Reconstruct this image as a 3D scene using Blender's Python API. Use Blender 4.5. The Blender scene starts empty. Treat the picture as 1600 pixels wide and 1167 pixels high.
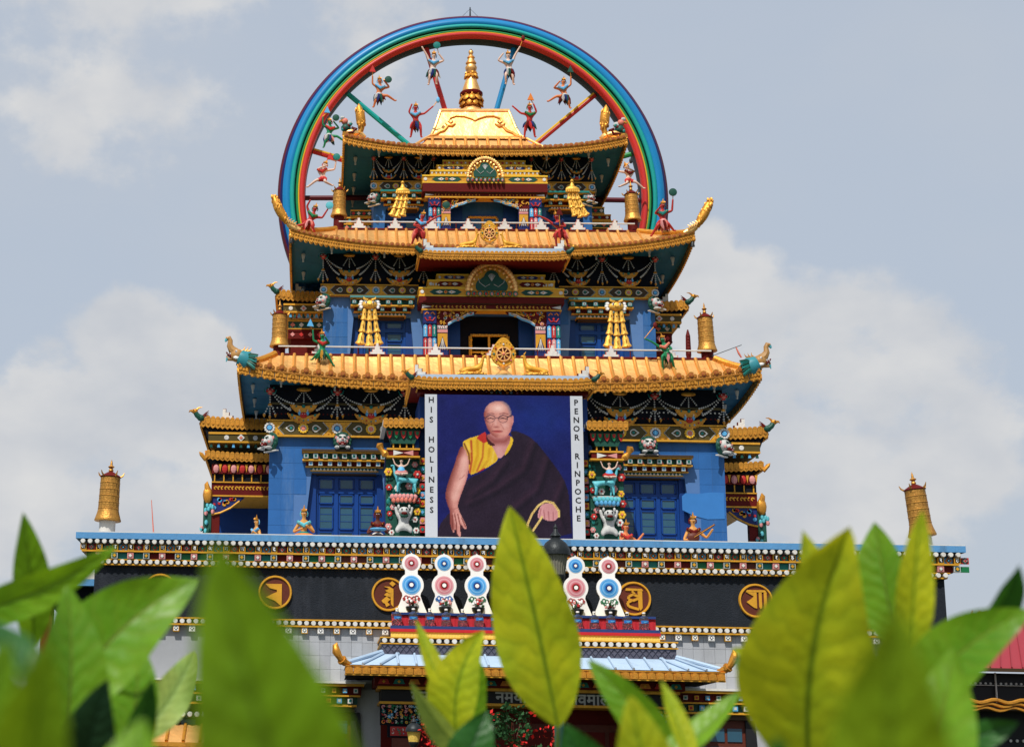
import bpy, math, random
import numpy as np
from mathutils import Vector, Matrix
random.seed(11)
scene = bpy.context.scene
COL = scene.collection
PI = math.pi

# ------------------------------------------------------------------ camera
CAM = Vector((-5.657, -48.887, 1.694))
def camera_axes(yaw, pitch, roll):
    f = Vector((math.sin(yaw) * math.cos(pitch), math.cos(yaw) * math.cos(pitch), math.sin(pitch)))
    r = Vector((math.cos(yaw), -math.sin(yaw), 0))
    u = r.cross(f)
    return f, r * math.cos(roll) + u * math.sin(roll), u * math.cos(roll) - r * math.sin(roll)
FWD, RGT, UPV = camera_axes(-0.0459, 0.2262, 0.0221)
cd = bpy.data.cameras.new('camera')
cam = bpy.data.objects.new('camera', cd)
COL.objects.link(cam)
m3 = Matrix((RGT, UPV, -FWD)).transposed()
cam.matrix_world = Matrix.Translation(CAM) @ m3.to_4x4()
cd.sensor_width = 36.0
cd.lens = 2694.86 * 36.0 / 1600.0
cd.shift_x = 423.0 / 1600.0
cd.clip_start = 0.02
cd.clip_end = 5000
cd.dof.use_dof = True
cd.dof.focus_distance = 58.0
cd.dof.aperture_fstop = 13.5
scene.camera = cam

# ------------------------------------------------------------------ sky, sun, exposure
SUN_EL, SUN_AZ = math.radians(55), math.radians(203)      # azimuth clockwise from +Y
world = bpy.data.worlds.new('World')
scene.world = world
world.use_nodes = True
wn, wl = world.node_tree.nodes, world.node_tree.links
wn.clear()
w_out = wn.new('ShaderNodeOutputWorld')
w_bg = wn.new('ShaderNodeBackground')
w_bg.inputs['Strength'].default_value = 0.1
sky = wn.new('ShaderNodeTexSky')
sky.sky_type = 'NISHITA'
sky.sun_disc = False
sky.sun_elevation = SUN_EL
sky.sun_rotation = SUN_AZ
sky.air_density = 1.3
sky.dust_density = 3.0
sky.ozone_density = 2.0
w_tc = wn.new('ShaderNodeTexCoord')
def w_math(op, a, b=None, clamp=False):
    n = wn.new('ShaderNodeMath'); n.operation = op; n.use_clamp = clamp
    for i, x in enumerate((a, b)):
        if x is None: continue
        if isinstance(x, (int, float)): n.inputs[i].default_value = x
        else: wl.new(x, n.inputs[i])
    return n.outputs[0]
def w_mix(fac, a, b):
    n = wn.new('ShaderNodeMix'); n.data_type = 'RGBA'
    for i, x in ((0, fac), (6, a), (7, b)):
        if isinstance(x, (int, float)): n.inputs[i].default_value = x
        elif isinstance(x, tuple): n.inputs[i].default_value = (*x, 1)
        else: wl.new(x, n.inputs[i])
    return n.outputs[2]
def w_noise(scale, detail, rough, squash=1.6):
    mp = wn.new('ShaderNodeMapping'); mp.inputs['Scale'].default_value = (1, 1, squash)
    wl.new(w_tc.outputs['Generated'], mp.inputs['Vector'])
    n = wn.new('ShaderNodeTexNoise'); n.inputs['Scale'].default_value = scale
    n.inputs['Detail'].default_value = detail; n.inputs['Roughness'].default_value = rough
    wl.new(mp.outputs[0], n.inputs['Vector'])
    return n.outputs['Fac']
def w_blob(d, inner, outer, top=1.0):
    """soft lump of cloud round direction d (angles in degrees)"""
    n = wn.new('ShaderNodeVectorMath'); n.operation = 'DOT_PRODUCT'
    wl.new(w_tc.outputs['Generated'], n.inputs[0]); n.inputs[1].default_value = d
    mr = wn.new('ShaderNodeMapRange'); mr.clamp = False
    mr.inputs['From Min'].default_value = math.cos(math.radians(outer))
    mr.inputs['From Max'].default_value = math.cos(math.radians(inner))
    mr.inputs['To Max'].default_value = top
    wl.new(n.outputs['Value'], mr.inputs['Value'])
    return mr.outputs[0]
n_big, n_fine, n_shade = w_noise(11, 8, .58, 1.3), w_noise(3.5, 5, .55), w_noise(14, 5, .5, 1.5)
haze = w_mix(.84, sky.outputs[0], (5.2, 5.85, 6.85))      # thin high haze over the blue
lumps = None
CLOUD_LUMPS = [((-0.1101, 0.968, 0.2254), 0.6, 2.8, 1.0), ((-0.0769, 0.9722, 0.2211), 0.4, 2.4, 1.0), ((-0.1426, 0.9707, 0.1935), 0.8, 3.2, 1.0), ((-0.0581, 0.9788, 0.1962), 0.4, 2.6, 1.0), ((-0.1745, 0.971, 0.1631), 1, 4, 1.0), ((-0.0983, 0.98, 0.1733), 1, 4, 1.0), ((0.2268, 0.9393, 0.2576), 0.4, 2.6, 1.0), ((0.2585, 0.936, 0.2387), 0.6, 2.8, 1.0), ((0.2908, 0.9292, 0.2283), 0.6, 3.0, 1.0), ((0.3159, 0.9249, 0.2116), 0.6, 3.1, 1.0), ((0.3372, 0.9241, 0.18), 0.6, 2.7, 1.0), ((0.2426, 0.949, 0.2015), 1, 3.6, 1.0), ((0.2943, 0.9402, 0.1718), 1, 4, 1.0), ((0.2176, 0.9312, 0.2923), 0.2, 1.3, 1.0), ((-0.139, 0.9035, 0.4054), 0.8, 5, 0.42), ((-0.0886, 0.9058, 0.4144), 0.4, 4, 0.42), ((0.0202, 0.9076, 0.4194), 0.4, 3, 0.42)]
for d, a, b, top in CLOUD_LUMPS:
    o = w_math('MINIMUM', w_blob(d, a, b, top), top)
    lumps = o if lumps is None else w_math('MAXIMUM', lumps, o)
n_mid, n_tiny = w_noise(5.5, 4, .6, 1.2), w_noise(28, 6, .6, 1.2)
cum = w_math('ADD', w_math('MINIMUM', lumps, .8), w_math('MULTIPLY', w_math('SUBTRACT', n_big, .5), 2.2))
cum = w_math('ADD', cum, w_math('MULTIPLY', w_math('SUBTRACT', n_mid, .5), 1.0))
cum = w_math('ADD', cum, w_math('MULTIPLY', w_math('SUBTRACT', n_tiny, .5), .9))
mr = wn.new('ShaderNodeMapRange'); mr.interpolation_type = 'SMOOTHSTEP'
mr.inputs['From Min'].default_value = .10; mr.inputs['From Max'].default_value = .60
wl.new(cum, mr.inputs['Value'])
veil = wn.new('ShaderNodeMapRange'); veil.interpolation_type = 'SMOOTHSTEP'
veil.inputs['From Min'].default_value = .45; veil.inputs['From Max'].default_value = .75
wl.new(n_fine, veil.inputs['Value'])
c1 = w_mix(w_math('MULTIPLY', veil.outputs[0], .30), haze, (5.7, 5.95, 6.3))
shade = w_mix(w_math('MULTIPLY_ADD' if 0 else 'ADD', w_math('MULTIPLY', w_math('SUBTRACT', n_shade, .5), 2.6), .5, True), (5.5, 5.75, 6.2), (7.5, 7.4, 7.25))
c2 = w_mix(w_math('MULTIPLY', mr.outputs[0], .85), c1, shade)
wl.new(c2, w_bg.inputs['Color'])
wl.new(w_bg.outputs[0], w_out.inputs['Surface'])

sd = bpy.data.lights.new('sun', 'SUN')
sd.energy = 4.9
sd.angle = math.radians(.6)
sd.color = (1.0, .955, .88)
sun = bpy.data.objects.new('sun', sd)
COL.objects.link(sun)
sdir = Vector((math.sin(SUN_AZ) * math.cos(SUN_EL), math.cos(SUN_AZ) * math.cos(SUN_EL), math.sin(SUN_EL)))
sun.rotation_euler = sdir.to_track_quat('Z', 'Y').to_euler()
sun.location = sdir * 80

vs = scene.view_settings
vs.view_transform = 'Standard'
vs.look = 'None'
vs.exposure = 0.0
vs.gamma = 1.0
vs.use_curve_mapping = False
scene.render.engine = 'CYCLES'
scene.cycles.max_bounces = 7
scene.cycles.diffuse_bounces = 2
scene.cycles.glossy_bounces = 3
scene.cycles.transmission_bounces = 4
scene.cycles.use_denoising = True

# ------------------------------------------------------------------ materials
def srgb(r, g, b):
    f = lambda c: c / 12.92 if c <= .04045 else ((c + .055) / 1.055) ** 2.4
    return (f(r / 255), f(g / 255), f(b / 255))
def mat(name, col, rough=.5, metal=0.0, var=.18, scale=3.0, bump=.0, bscale=30.0, stain=None, spec=.22):
    m = bpy.data.materials.new(name)
    m.use_nodes = True
    nt = m.node_tree; N, L = nt.nodes, nt.links
    p = N['Principled BSDF']
    p.inputs['Roughness'].default_value = rough
    p.inputs['Metallic'].default_value = metal
    p.inputs['Specular IOR Level'].default_value = spec
    geo = N.new('ShaderNodeNewGeometry')
    no = N.new('ShaderNodeTexNoise'); no.inputs['Scale'].default_value = scale
    no.inputs['Detail'].default_value = 6; no.inputs['Roughness'].default_value = .65
    L.new(geo.outputs['Position'], no.inputs['Vector'])
    oi = N.new('ShaderNodeObjectInfo')
    a = N.new('ShaderNodeMath'); a.operation = 'MULTIPLY_ADD'
    L.new(no.outputs['Fac'], a.inputs[0]); a.inputs[1].default_value = 2 * var; a.inputs[2].default_value = 1 - var - .07
    b = N.new('ShaderNodeMath'); b.operation = 'MULTIPLY_ADD'
    L.new(oi.outputs['Random'], b.inputs[0]); b.inputs[1].default_value = .14; L.new(a.outputs[0], b.inputs[2])
    v = N.new('ShaderNodeVectorMath'); v.operation = 'SCALE'
    v.inputs[0].default_value = col; L.new(b.outputs[0], v.inputs['Scale'])
    out = v.outputs[0]
    if stain:
        scol, amount, sscale, stretch = stain
        mp = N.new('ShaderNodeMapping'); mp.inputs['Scale'].default_value = (1, 1, stretch)
        L.new(geo.outputs['Position'], mp.inputs['Vector'])
        n2 = N.new('ShaderNodeTexNoise'); n2.inputs['Scale'].default_value = sscale
        n2.inputs['Detail'].default_value = 8; n2.inputs['Roughness'].default_value = .7
        L.new(mp.outputs[0], n2.inputs['Vector'])
        r = N.new('ShaderNodeMapRange'); r.interpolation_type = 'SMOOTHSTEP'
        r.inputs['From Min'].default_value = .5; r.inputs['From Max'].default_value = .72
        r.inputs['To Max'].default_value = amount
        L.new(n2.outputs['Fac'], r.inputs['Value'])
        mx = N.new('ShaderNodeMix'); mx.data_type = 'RGBA'
        L.new(r.outputs[0], mx.inputs[0]); L.new(out, mx.inputs[6]); mx.inputs[7].default_value = (*scol, 1)
        out = mx.outputs[2]
        rr = N.new('ShaderNodeMath'); rr.operation = 'MULTIPLY_ADD'; rr.use_clamp = True
        L.new(r.outputs[0], rr.inputs[0]); rr.inputs[1].default_value = .3; rr.inputs[2].default_value = rough
        L.new(rr.outputs[0], p.inputs['Roughness'])
    L.new(out, p.inputs['Base Color'])
    if bump:
        n3 = N.new('ShaderNodeTexNoise'); n3.inputs['Scale'].default_value = bscale
        n3.inputs['Detail'].default_value = 4
        L.new(geo.outputs['Position'], n3.inputs['Vector'])
        bp = N.new('ShaderNodeBump'); bp.inputs['Strength'].default_value = bump; bp.inputs['Distance'].default_value = .03
        L.new(n3.outputs['Fac'], bp.inputs['Height']); L.new(bp.outputs[0], p.inputs['Normal'])
    return m
GRIME = (.10, .05, .03)
M = dict(
    gold=mat('polished_gold', (.98, .56, .195), .41, .78, .22, 2.6, .9, 3.2, ((.52, .18, .045), .7, 3.2, .45)),
    gold_deep=mat('aged_gold', (.56, .25, .034), .42, .5, .3, 6, .3, 40, ((.17, .055, .015), .7, 5, 1)),
    gold_paint=mat('gold_paint', (.60, .295, .026), .45, .15, .22, 6, .15, 40, (GRIME, .4, 4, .7)),
    gold_rib=mat('gilt_rib', (.82, .39, .09), .36, .7, .2, 4, .2, 20, ((.35, .12, .03), .5, 4, 1)),
    bronze=mat('woven_gilt_copper', (.52, .26, .055), .45, .55, .3, 7, .5, 22, ((.16, .06, .02), .7, 6, .6)),
    stone=mat('grey_stone_tile', (.34, .35, .37), .7, 0, .12, 2.5, .25, 40, ((.2, .2, .21), .4, 1.2, .4)),
    stone_light=mat('pale_stone_tile', (.40, .41, .42), .7, 0, .12, 2.5, .2, 40),
    grout=mat('grey_grout', (.30, .31, .33), .85, 0, .1),
    black=mat('black_stucco', (.011, .0145, .021), .85, 0, .45, 2.2, .7, 28, ((.036, .040, .050), .75, 1.3, .25), .25),
    black_paint=mat('black_paint', (.012, .012, .014), .5, 0, .2),
    slate=mat('slate_scale', (.075, .075, .105), .6, 0, .35, 9, .5, 30),
    strip=mat('banner_grey_white', (.50, .52, .56), .6, 0, .05, 3, 0, 30, None, .1),
    slab=mat('pale_blue_concrete', (.085, .25, .48), .6, 0, .2, 2, .2, 20, ((.06, .11, .18), .65, 2.5, .15)),
    roof_blue=mat('pale_blue_sheet_metal', (.36, .47, .60), .5, .1, .14, 2, .15, 8, ((.22, .30, .38), .55, 2.2, .3)),
    white=mat('white_paint', (.60, .585, .55), .55, 0, .08, 4, .1, 30, ((.36, .32, .27), .5, 5, .5)),
    white_clean=mat('white_board', (.78, .77, .75), .5, 0, .05, 3),
    wall_blue=mat('blue_glazed_tile', (.021, .105, .305), .42, 0, .22, 1.4, .06, 20, ((.07, .155, .32), .8, 1.6, .18), .25),
    wall_joint=mat('blue_tile_joint', (.07, .16, .36), .7, 0, .1),
    patch_blue=mat('repainted_blue_patch', (.03, .15, .40), .6, 0, .1),
    deep_blue=mat('deep_blue_paint', (.005, .036, .17), .45, 0, .15, 2, .08, 20),
    frame_blue=mat('window_frame_blue', (.005, .045, .22), .4, 0, .15, 3),
    glass=mat('dim_window_glass', (.02, .075, .12), .12, 0, .3, 2, 0, 1, None, .5),
    soffit=mat('soffit_teal_blue', (.015, .12, .205), .6, 0, .2, 1.2, .1, 20, ((.01, .05, .11), .5, 1.0, .6)),
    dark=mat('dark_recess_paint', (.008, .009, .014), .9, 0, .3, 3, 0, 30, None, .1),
    brown=mat('dark_umber_paint', (.055, .030, .012), .55, 0, .25, 5),
    olive=mat('olive_brown_paint', (.075, .055, .012), .5, 0, .2, 5),
    maroon=mat('maroon_paint', (.105, .007, .005), .55, 0, .2, 3, .1, 20, None, .12),
    red=mat('red_paint', (.42, .025, .022), .45, 0, .15, 5),
    pink=mat('pink_paint', (.58, .24, .23), .5, 0, .12, 6),
    salmon=mat('salmon_paint', (.60, .17, .12), .5, 0, .12, 6),
    orange=mat('orange_paint', (.62, .19, .03), .45, 0, .15, 6),
    yellow=mat('yellow_paint', (.70, .42, .03), .45, 0, .12, 5),
    teal=mat('teal_paint', (.012, .17, .15), .45, 0, .18, 5),
    green=mat('green_paint', (.012, .16, .06), .45, 0, .2, 5),
    dark_green=mat('dark_green_paint', (.010, .065, .045), .5, 0, .2, 5),
    sky_blue=mat('sky_blue_paint', (.10, .36, .62), .45, 0, .12, 5),
    turq=mat('turquoise_paint', (.10, .42, .48), .42, 0, .15, 6),
    navy=mat('navy_paint', (.012, .022, .12), .45, 0, .15, 4),
    skin_pale=mat('pale_painted_skin', (.60, .42, .34), .5, 0, .12, 8),
    skin_orange=mat('orange_painted_skin', (.55, .17, .06), .5, 0, .15, 8),
    skin_red=mat('red_painted_skin', (.40, .030, .024), .45, 0, .15, 8),
    skin_green=mat('green_painted_skin', (.012, .19, .08), .45, 0, .15, 8),
    skin_gold=mat('ochre_painted_skin', (.58, .27, .07), .45, 0, .15, 8),
    hair=mat('black_painted_hair', (.015, .014, .016), .5, 0, .2, 8),
    iron=mat('dark_cast_iron', (.022, .026, .028), .45, .4, .2, 10, .2, 30),
    lamp_glass=mat('ribbed_lamp_glass', (.20, .19, .15), .25, 0, .2, 6, .2, 60),
    post_green=mat('blue_green_iron', (.03, .075, .085), .5, .3, .15, 8),
    brocade_y=mat('yellow_brocade', (.72, .51, .11), .75, 0, .2, 12, .5, 30),
    cloth_red=mat('red_cloth', (.42, .018, .028), .8, 0, .2, 6, .3, 30),
    cloth_blue=mat('blue_cloth', (.018, .045, .17), .8, 0, .2, 6, .3, 30),
    paving=mat('garden_ground', (.050, .060, .032), .9, 0, .3, 1.0, .3, 20),
    roof_red=mat('red_sheet_metal', (.26, .025, .035), .5, .1, .12, 2),
    wood=mat('red_brown_wood', (.10, .022, .012), .5, 0, .25, 5, .2, 30),
    plant=mat('dark_shrub_leaf', (.022, .075, .022), .5, 0, .4, 9),
    petal=mat('red_flower_petal', (.62, .020, .018), .5, 0, .25, 9),
    stem=mat('green_stem', (.10, .17, .03), .5, 0, .25, 40),
    arch_violet=mat('rainbow_plum', (.085, .006, .014), .5, 0, .15, 2),
    arch_navy=mat('rainbow_navy', (.006, .009, .085), .45, 0, .12, 2),
    arch_blue=mat('rainbow_blue', (.008, .175, .40), .38, 0, .12, 1.5),
    arch_teal=mat('rainbow_teal', (.010, .27, .25), .38, 0, .12, 1.5),
    arch_dark=mat('rainbow_dark_green', (.003, .030, .022), .45, 0, .12, 2),
    arch_green=mat('rainbow_green', (.020, .22, .06), .45, 0, .12, 2),
    arch_yellow=mat('rainbow_yellow', (.62, .36, .02), .45, 0, .12, 2),
    arch_red=mat('rainbow_red', (.48, .032, .030), .36, 0, .12, 1.5),
    arch_under=mat('rainbow_underside', (.014, .018, .026), .6, 0, .2, 2),
)
def plain(name, build):
    m = bpy.data.materials.new(name); m.use_nodes = True
    build(m.node_tree.nodes, m.node_tree.links, m.node_tree.nodes['Principled BSDF']); return m
def _water(N, L, p):
    p.inputs['Base Color'].default_value = (.86, .92, .95, 1); p.inputs['Roughness'].default_value = .04
    p.inputs['Transmission Weight'].default_value = .97; p.inputs['IOR'].default_value = 1.12
M['bottle'] = plain('clear_water_bottle', _water)
def _print(N, L, p):
    a = N.new('ShaderNodeAttribute'); a.attribute_name = 'Col'
    L.new(a.outputs['Color'], p.inputs['Base Color']); p.inputs['Roughness'].default_value = .6; p.inputs['Specular IOR Level'].default_value = .12
M['print'] = plain('printed_banner', _print)

# ------------------------------------------------------------------ mesh builder
class MB:
    def __init__(s):
        s.v, s.f, s.m = [], [], []
    def add(s, vs, fs, mi=0):
        o = len(s.v)
        s.v += [tuple(v) for v in vs]
        s.f += [tuple(i + o for i in f) for f in fs]
        s.m += [mi] * len(fs)
        return s
    def box(s, x0, x1, y0, y1, z0, z1, mi=0):
        vs = [(x, y, z) for x in (x0, x1) for y in (y0, y1) for z in (z0, z1)]
        return s.add(vs, [(0, 1, 3, 2), (4, 6, 7, 5), (0, 4, 5, 1), (2, 3, 7, 6), (0, 2, 6, 4), (1, 5, 7, 3)], mi)
    def prism(s, poly, y0, y1, mi=0):
        """polygon of (x, z), anticlockwise seen from the front, from y0 (front) back to y1"""
        n = len(poly)
        vs = [(x, y0, z) for x, z in poly] + [(x, y1, z) for x, z in poly]
        fs = [tuple(range(n)), tuple(range(2 * n - 1, n - 1, -1))]
        fs += [((i + 1) % n, i, n + i, n + (i + 1) % n) for i in range(n)]
        return s.add(vs, fs, mi)
    def lathe(s, prof, c=(0, 0, 0), n=16, mi=0, axis='z', ripple=None):
        """prof: (radius, height) pairs; axis z up, or y towards the viewer"""
        vs = []
        for k, (r, h) in enumerate(prof):
            for i in range(n):
                a = 2 * PI * i / n
                rr = r
                if ripple and ripple[0] <= k <= ripple[1]: rr = r * (1 + ripple[2] * (1 if i % 2 else -1))
                if axis == 'z': vs.append((c[0] + rr * math.cos(a), c[1] + rr * math.sin(a), c[2] + h))
                else: vs.append((c[0] + rr * math.cos(a), c[1] - h, c[2] + rr * math.sin(a)))
        fs = []
        for k in range(len(prof) - 1):
            for i in range(n):
                j = (i + 1) % n
                fs.append((k * n + i, k * n + j, (k + 1) * n + j, (k + 1) * n + i))
        fs.append(tuple(range(n - 1, -1, -1)))
        fs.append(tuple((len(prof) - 1) * n + i for i in range(n)))
        return s.add(vs, fs, mi)
    def disc(s, x, y, z, r, d, n=12, mi=0):
        return s.lathe([(r, 0), (r, d * .6), (r * .82, d)], (x, y, z), n, mi, 'y')
    def ball(s, c, r, nu=8, nv=5, mi=0):
        if isinstance(r, (int, float)): r = (r, r, r)
        vs = [(c[0], c[1], c[2] - r[2])]
        for j in range(1, nv):
            t = -PI / 2 + PI * j / nv
            for i in range(nu):
                a = 2 * PI * i / nu
                vs.append((c[0] + r[0] * math.cos(t) * math.cos(a), c[1] + r[1] * math.cos(t) * math.sin(a), c[2] + r[2] * math.sin(t)))
        vs.append((c[0], c[1], c[2] + r[2]))
        top = len(vs) - 1
        fs = [(0, 1 + (i + 1) % nu, 1 + i) for i in range(nu)]
        for j in range(nv - 2):
            for i in range(nu):
                a, b = 1 + j * nu + i, 1 + j * nu + (i + 1) % nu
                fs.append((a, b, b + nu, a + nu))
        l = 1 + (nv - 2) * nu
        fs += [(l + i, l + (i + 1) % nu, top) for i in range(nu)]
        return s.add(vs, fs, mi)
    def tube(s, pts, r, n=6, mi=0):
        pts = [Vector(p) for p in pts]
        rs = list(r) if isinstance(r, (list, tuple)) else [r] * len(pts)
        vs, up = [], None
        for i, p in enumerate(pts):
            t = (pts[min(i + 1, len(pts) - 1)] - pts[max(i - 1, 0)]).normalized()
            if up is None:
                up = Vector((0, -1, 0)) if abs(t.y) < .9 else Vector((0, 0, 1))
            x = t.cross(up)
            if x.length < 1e-5: x = t.orthogonal()
            x.normalize(); up = x.cross(t).normalized()
            for k in range(n):
                a = 2 * PI * k / n
                vs.append(p + (x * math.cos(a) + up * math.sin(a)) * rs[i])
        fs = []
        for i in range(len(pts) - 1):
            for k in range(n):
                j = (k + 1) % n
                fs.append((i * n + k, (i + 1) * n + k, (i + 1) * n + j, i * n + j))
        fs.append(tuple(range(n)))
        fs.append(tuple((len(pts) - 1) * n + k for k in range(n - 1, -1, -1)))
        return s.add(vs, fs, mi)
    def mesh(s, name, mats, smooth=False, angle=40):
        me = bpy.data.meshes.new(name)
        me.from_pydata(s.v, [], s.f)
        for k in mats: me.materials.append(M[k] if isinstance(k, str) else k)
        me.polygons.foreach_set('material_index', s.m)
        if smooth:
            me.polygons.foreach_set('use_smooth', [True] * len(s.f))
            me.update()
            me.set_sharp_from_angle(angle=math.radians(angle))
        me.update()
        return me
    def build(s, name, mats, parent=None, smooth=False, loc=(0, 0, 0), rz=0, kind=None, angle=40):
        return put(s.mesh(name, mats, smooth, angle), name, parent, loc, rz, kind=kind)
def put(me, name, parent=None, loc=(0, 0, 0), rz=0, scale=None, kind=None, rot=None):
    o = bpy.data.objects.new(name, me)
    COL.objects.link(o)
    o.location = loc
    o.rotation_euler = rot if rot else (0, 0, rz)
    if scale is not None: o.scale = scale if isinstance(scale, tuple) else (scale,) * 3
    if parent is not None: o.parent = parent
    if kind: o['kind'] = kind
    return o
def tag(o, label, cat, group=None):
    o['label'] = label; o['category'] = cat
    if group: o['group'] = group
    return o
def thing(name, label, cat, loc=(0, 0, 0), rz=0, group=None):
    o = bpy.data.objects.new(name, None)
    o.empty_display_size = .2
    COL.objects.link(o)
    o.location = loc; o.rotation_euler = (0, 0, rz)
    return tag(o, label, cat, group)
_glyphs = {}
def glyph(text, size, depth, key):
    """flat lettering standing in the XZ plane, centred, facing the front"""
    k = (text, size, depth, key)
    if k in _glyphs: return _glyphs[k]
    c = bpy.data.curves.new('lettering', 'FONT')
    c.body = text; c.size = size; c.extrude = depth; c.align_x = 'CENTER'; c.resolution_u = 2; c.offset = size * .022
    o = bpy.data.objects.new('lettering', c); COL.objects.link(o)
    me = bpy.data.meshes.new_from_object(o.evaluated_get(bpy.context.evaluated_depsgraph_get()))
    bpy.data.objects.remove(o)
    co = [v.co.copy() for v in me.vertices]
    zc = (max(v.y for v in co) + min(v.y for v in co)) / 2 if co else 0
    for v in me.vertices: v.co = (v.co.x, -v.co.z, v.co.y - zc)
    me.materials.clear(); me.materials.append(M[key])
    _glyphs[k] = me
    return me
def arc(cx, cz, r, a0, a1, n):
    return [(cx + r * math.cos(math.radians(a0 + (a1 - a0) * i / n)), cz + r * math.sin(math.radians(a0 + (a1 - a0) * i / n))) for i in range(n + 1)]
def mirror(poly):
    return [(-x, z) for x, z in reversed(poly)]
def lerp(a, b, t):
    return a + (b - a) * t

YC = 12.69           # depth of the temple's axis behind the parapet front

# ------------------------------------------------------------------ ground
g = MB(); g.add([(-1500, -400, 0), (1500, -400, 0), (1500, 2500, 0), (-1500, 2500, 0)], [(0, 1, 2, 3)])
g.build('ground', ['paving'], kind='structure')

# ================================================================== TEMPLE
temple = thing('temple', 'blue and gold tiered temple with golden roofs and a black banded base', 'temple')

# ------------------------------------------------------------------ base storey
PZ = 8.29
b = MB(); b.box(-11.96, 11.96, .70, 25, 0, 8.0)
base_wall = b.build('base_wall', ['grout'], temple)
# stone facing tiles between the dot band and the window heads
tile_a = MB().box(-.147, .147, -.03, .03, -.187, .187).mesh('stone_tile', ['stone'])
tile_b = MB().box(-.147, .147, -.032, .03, -.187, .187).mesh('stone_tile', ['stone_light'])
for row in range(5):
    if row > 3: continue
    for k in range(-29, 30):
        x = k * .30 + .02
        if abs(x - .1) < 3.6: continue
        pale = (row == 2 and k % 3 != 0) or (row == 3 and k % 3 == 1)
        put(tile_b if pale else tile_a, 'stone_tile', base_wall, (x, .68 + random.uniform(-.002, .002), 5.50 - row * .38), rot=(random.uniform(-.004, .004), 0, random.uniform(-.004, .004)))
b = MB(); b.box(-11.98, 11.98, .6, .69, 0, 4.0)
b.build('plinth', ['stone'], temple)
b = MB(); b.box(-12.03, 12.03, .56, 24.9, 5.935, 7.372)
b.build('black_band', ['black'], temple)
b = MB()
b.box(-12.57, 12.57, .23, 25.4, 8.105, 8.285)
slab = b.build('parapet_slab', ['slab'], temple)
b = MB(); b.box(-12.56, 12.56, .24, .55, 8.286, 8.312)
b.build('white_coping', ['white'], slab)
b = MB(); b.box(-12.4, 12.4, .60, 25.3, 8.286, 8.32)
b.build('terrace', ['stone'], temple)

b = MB()
b.box(-12.44, 12.44, .30, 25.2, 7.975, 8.104, 0)         # behind the upper discs
b.box(-12.42, 12.42, .44, 25.2, 7.792, 7.974, 1)         # behind the letter blocks
b.box(-12.40, 12.40, .33, 25.2, 7.745, 7.790, 2)
b.box(-12.26, 12.26, .47, 25.1, 7.545, 7.744, 3)
b.box(-12.16, 12.16, .40, 25.1, 7.515, 7.544, 2)
b.box(-12.10, 12.10, .44, 25.0, 7.415, 7.514, 0)
b.box(-12.08, 12.08, .42, 25.0, 7.374, 7.414, 2)
cornice = b.build('cornice', ['black_paint', 'maroon', 'gold_paint', 'dark_green'], temple)
disc_me = MB().disc(0, 0, 0, .074, .07, 12).mesh('disc', ['white'], True)
n_disc = 0
def discs(x0, x1, step, y, z, parent):
    global n_disc
    n = int((x1 - x0) / step)
    s = (x1 - x0) / n
    for i in range(n + 1):
        put(disc_me, 'disc', parent, (x0 + i * s, y, z)); n_disc += 1
discs(-12.36, 12.36, .2045, .30, 8.035, cornice)
discs(-12.02, 12.02, .199, .44, 7.467, cornice)
# letter blocks with diamonds between them
frame_me = MB()
frame_me.box(-.088, .088, -.10, .02, -.088, .088, 0).box(-.064, .064, -.106, -.09, -.064, .064, 1)
frame_me = frame_me.mesh('letter_block', ['gold_paint', 'black_paint'])
LET = ['\u0905', '\u092e', '\u0939', '\u0935', '\u091c', '\u0930', '\u0938', '\u0917', '\u0926', '\u0923']
def diamond(r, y0, y1, mi, mb):
    return mb.prism([(0, -r), (r, 0), (0, r), (-r, 0)], y0, y1, mi)
dia = []
for cs in (('red', 'teal', 'pink'), ('teal', 'red', 'green'), ('sky_blue', 'orange', 'dark_green'), ('pink', 'teal', 'red')):
    q = MB(); q.box(-.115, .115, -.02, .02, -.088, .088, 0)
    diamond(.095, -.045, -.02, 1, q); diamond(.058, -.065, -.045, 2, q); diamond(.024, -.08, -.065, 0, q)
    dia.append(q.mesh('diamond_panel', [cs[0], cs[1], cs[2]]))
M['bead_white'] = mat('bead_white', (.46, .455, .43), .5, 0, .15, 6); M['lion_white'] = mat('weathered_white', (.46, .465, .45), .6, 0, .25, 9, .2, 30, ((.2, .19, .17), .6, 9, .5)); M['rose_dim'] = mat('dim_rose_paint', (.34, .13, .12), .5, 0, .15, 6); M['grey_white'] = mat('greyed_white_paint', (.42, .43, .42), .5, 0, .12, 6)
low = []
for cs in (('pink', 'rose_dim', 'white'), ('grey_white', 'dark_green', 'gold_paint')):
    q = MB(); q.box(-.088, .088, -.12, .02, -.085, .085, 0); q.box(-.066, .066, -.126, -.11, -.064, .064, 1)
    diamond(.052, -.140, -.126, 2, q)
    low.append(q.mesh('carved_block', list(cs)))
fill = [MB().box(-.13, .13, -.03, .02, -.08, .08).mesh('colour_panel', [c]) for c in ('teal', 'wood', 'green', 'maroon')]
for k in range(-27, 28):
    x = k * .4575
    o = put(frame_me, 'letter_block', cornice, (x, .43, 7.884))
    if 1:
        gl = glyph(LET[(k * 7 + 3) % 10], .15, .004, 'white_clean')
        put(gl, 'letter', cornice, (x, .322, 7.884))
    put(dia[(k * 5 + (k // 3)) % 4], 'diamond_panel', cornice, (x + .2287, .43, 7.884))
    if k > -27:
        put(low[k % 2], 'carved_block', cornice, (x - .01, .47, 7.645))
        put(fill[(k * 3 + k // 2) % 4], 'colour_panel', cornice, (x + .2187, .47, 7.645))

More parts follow.
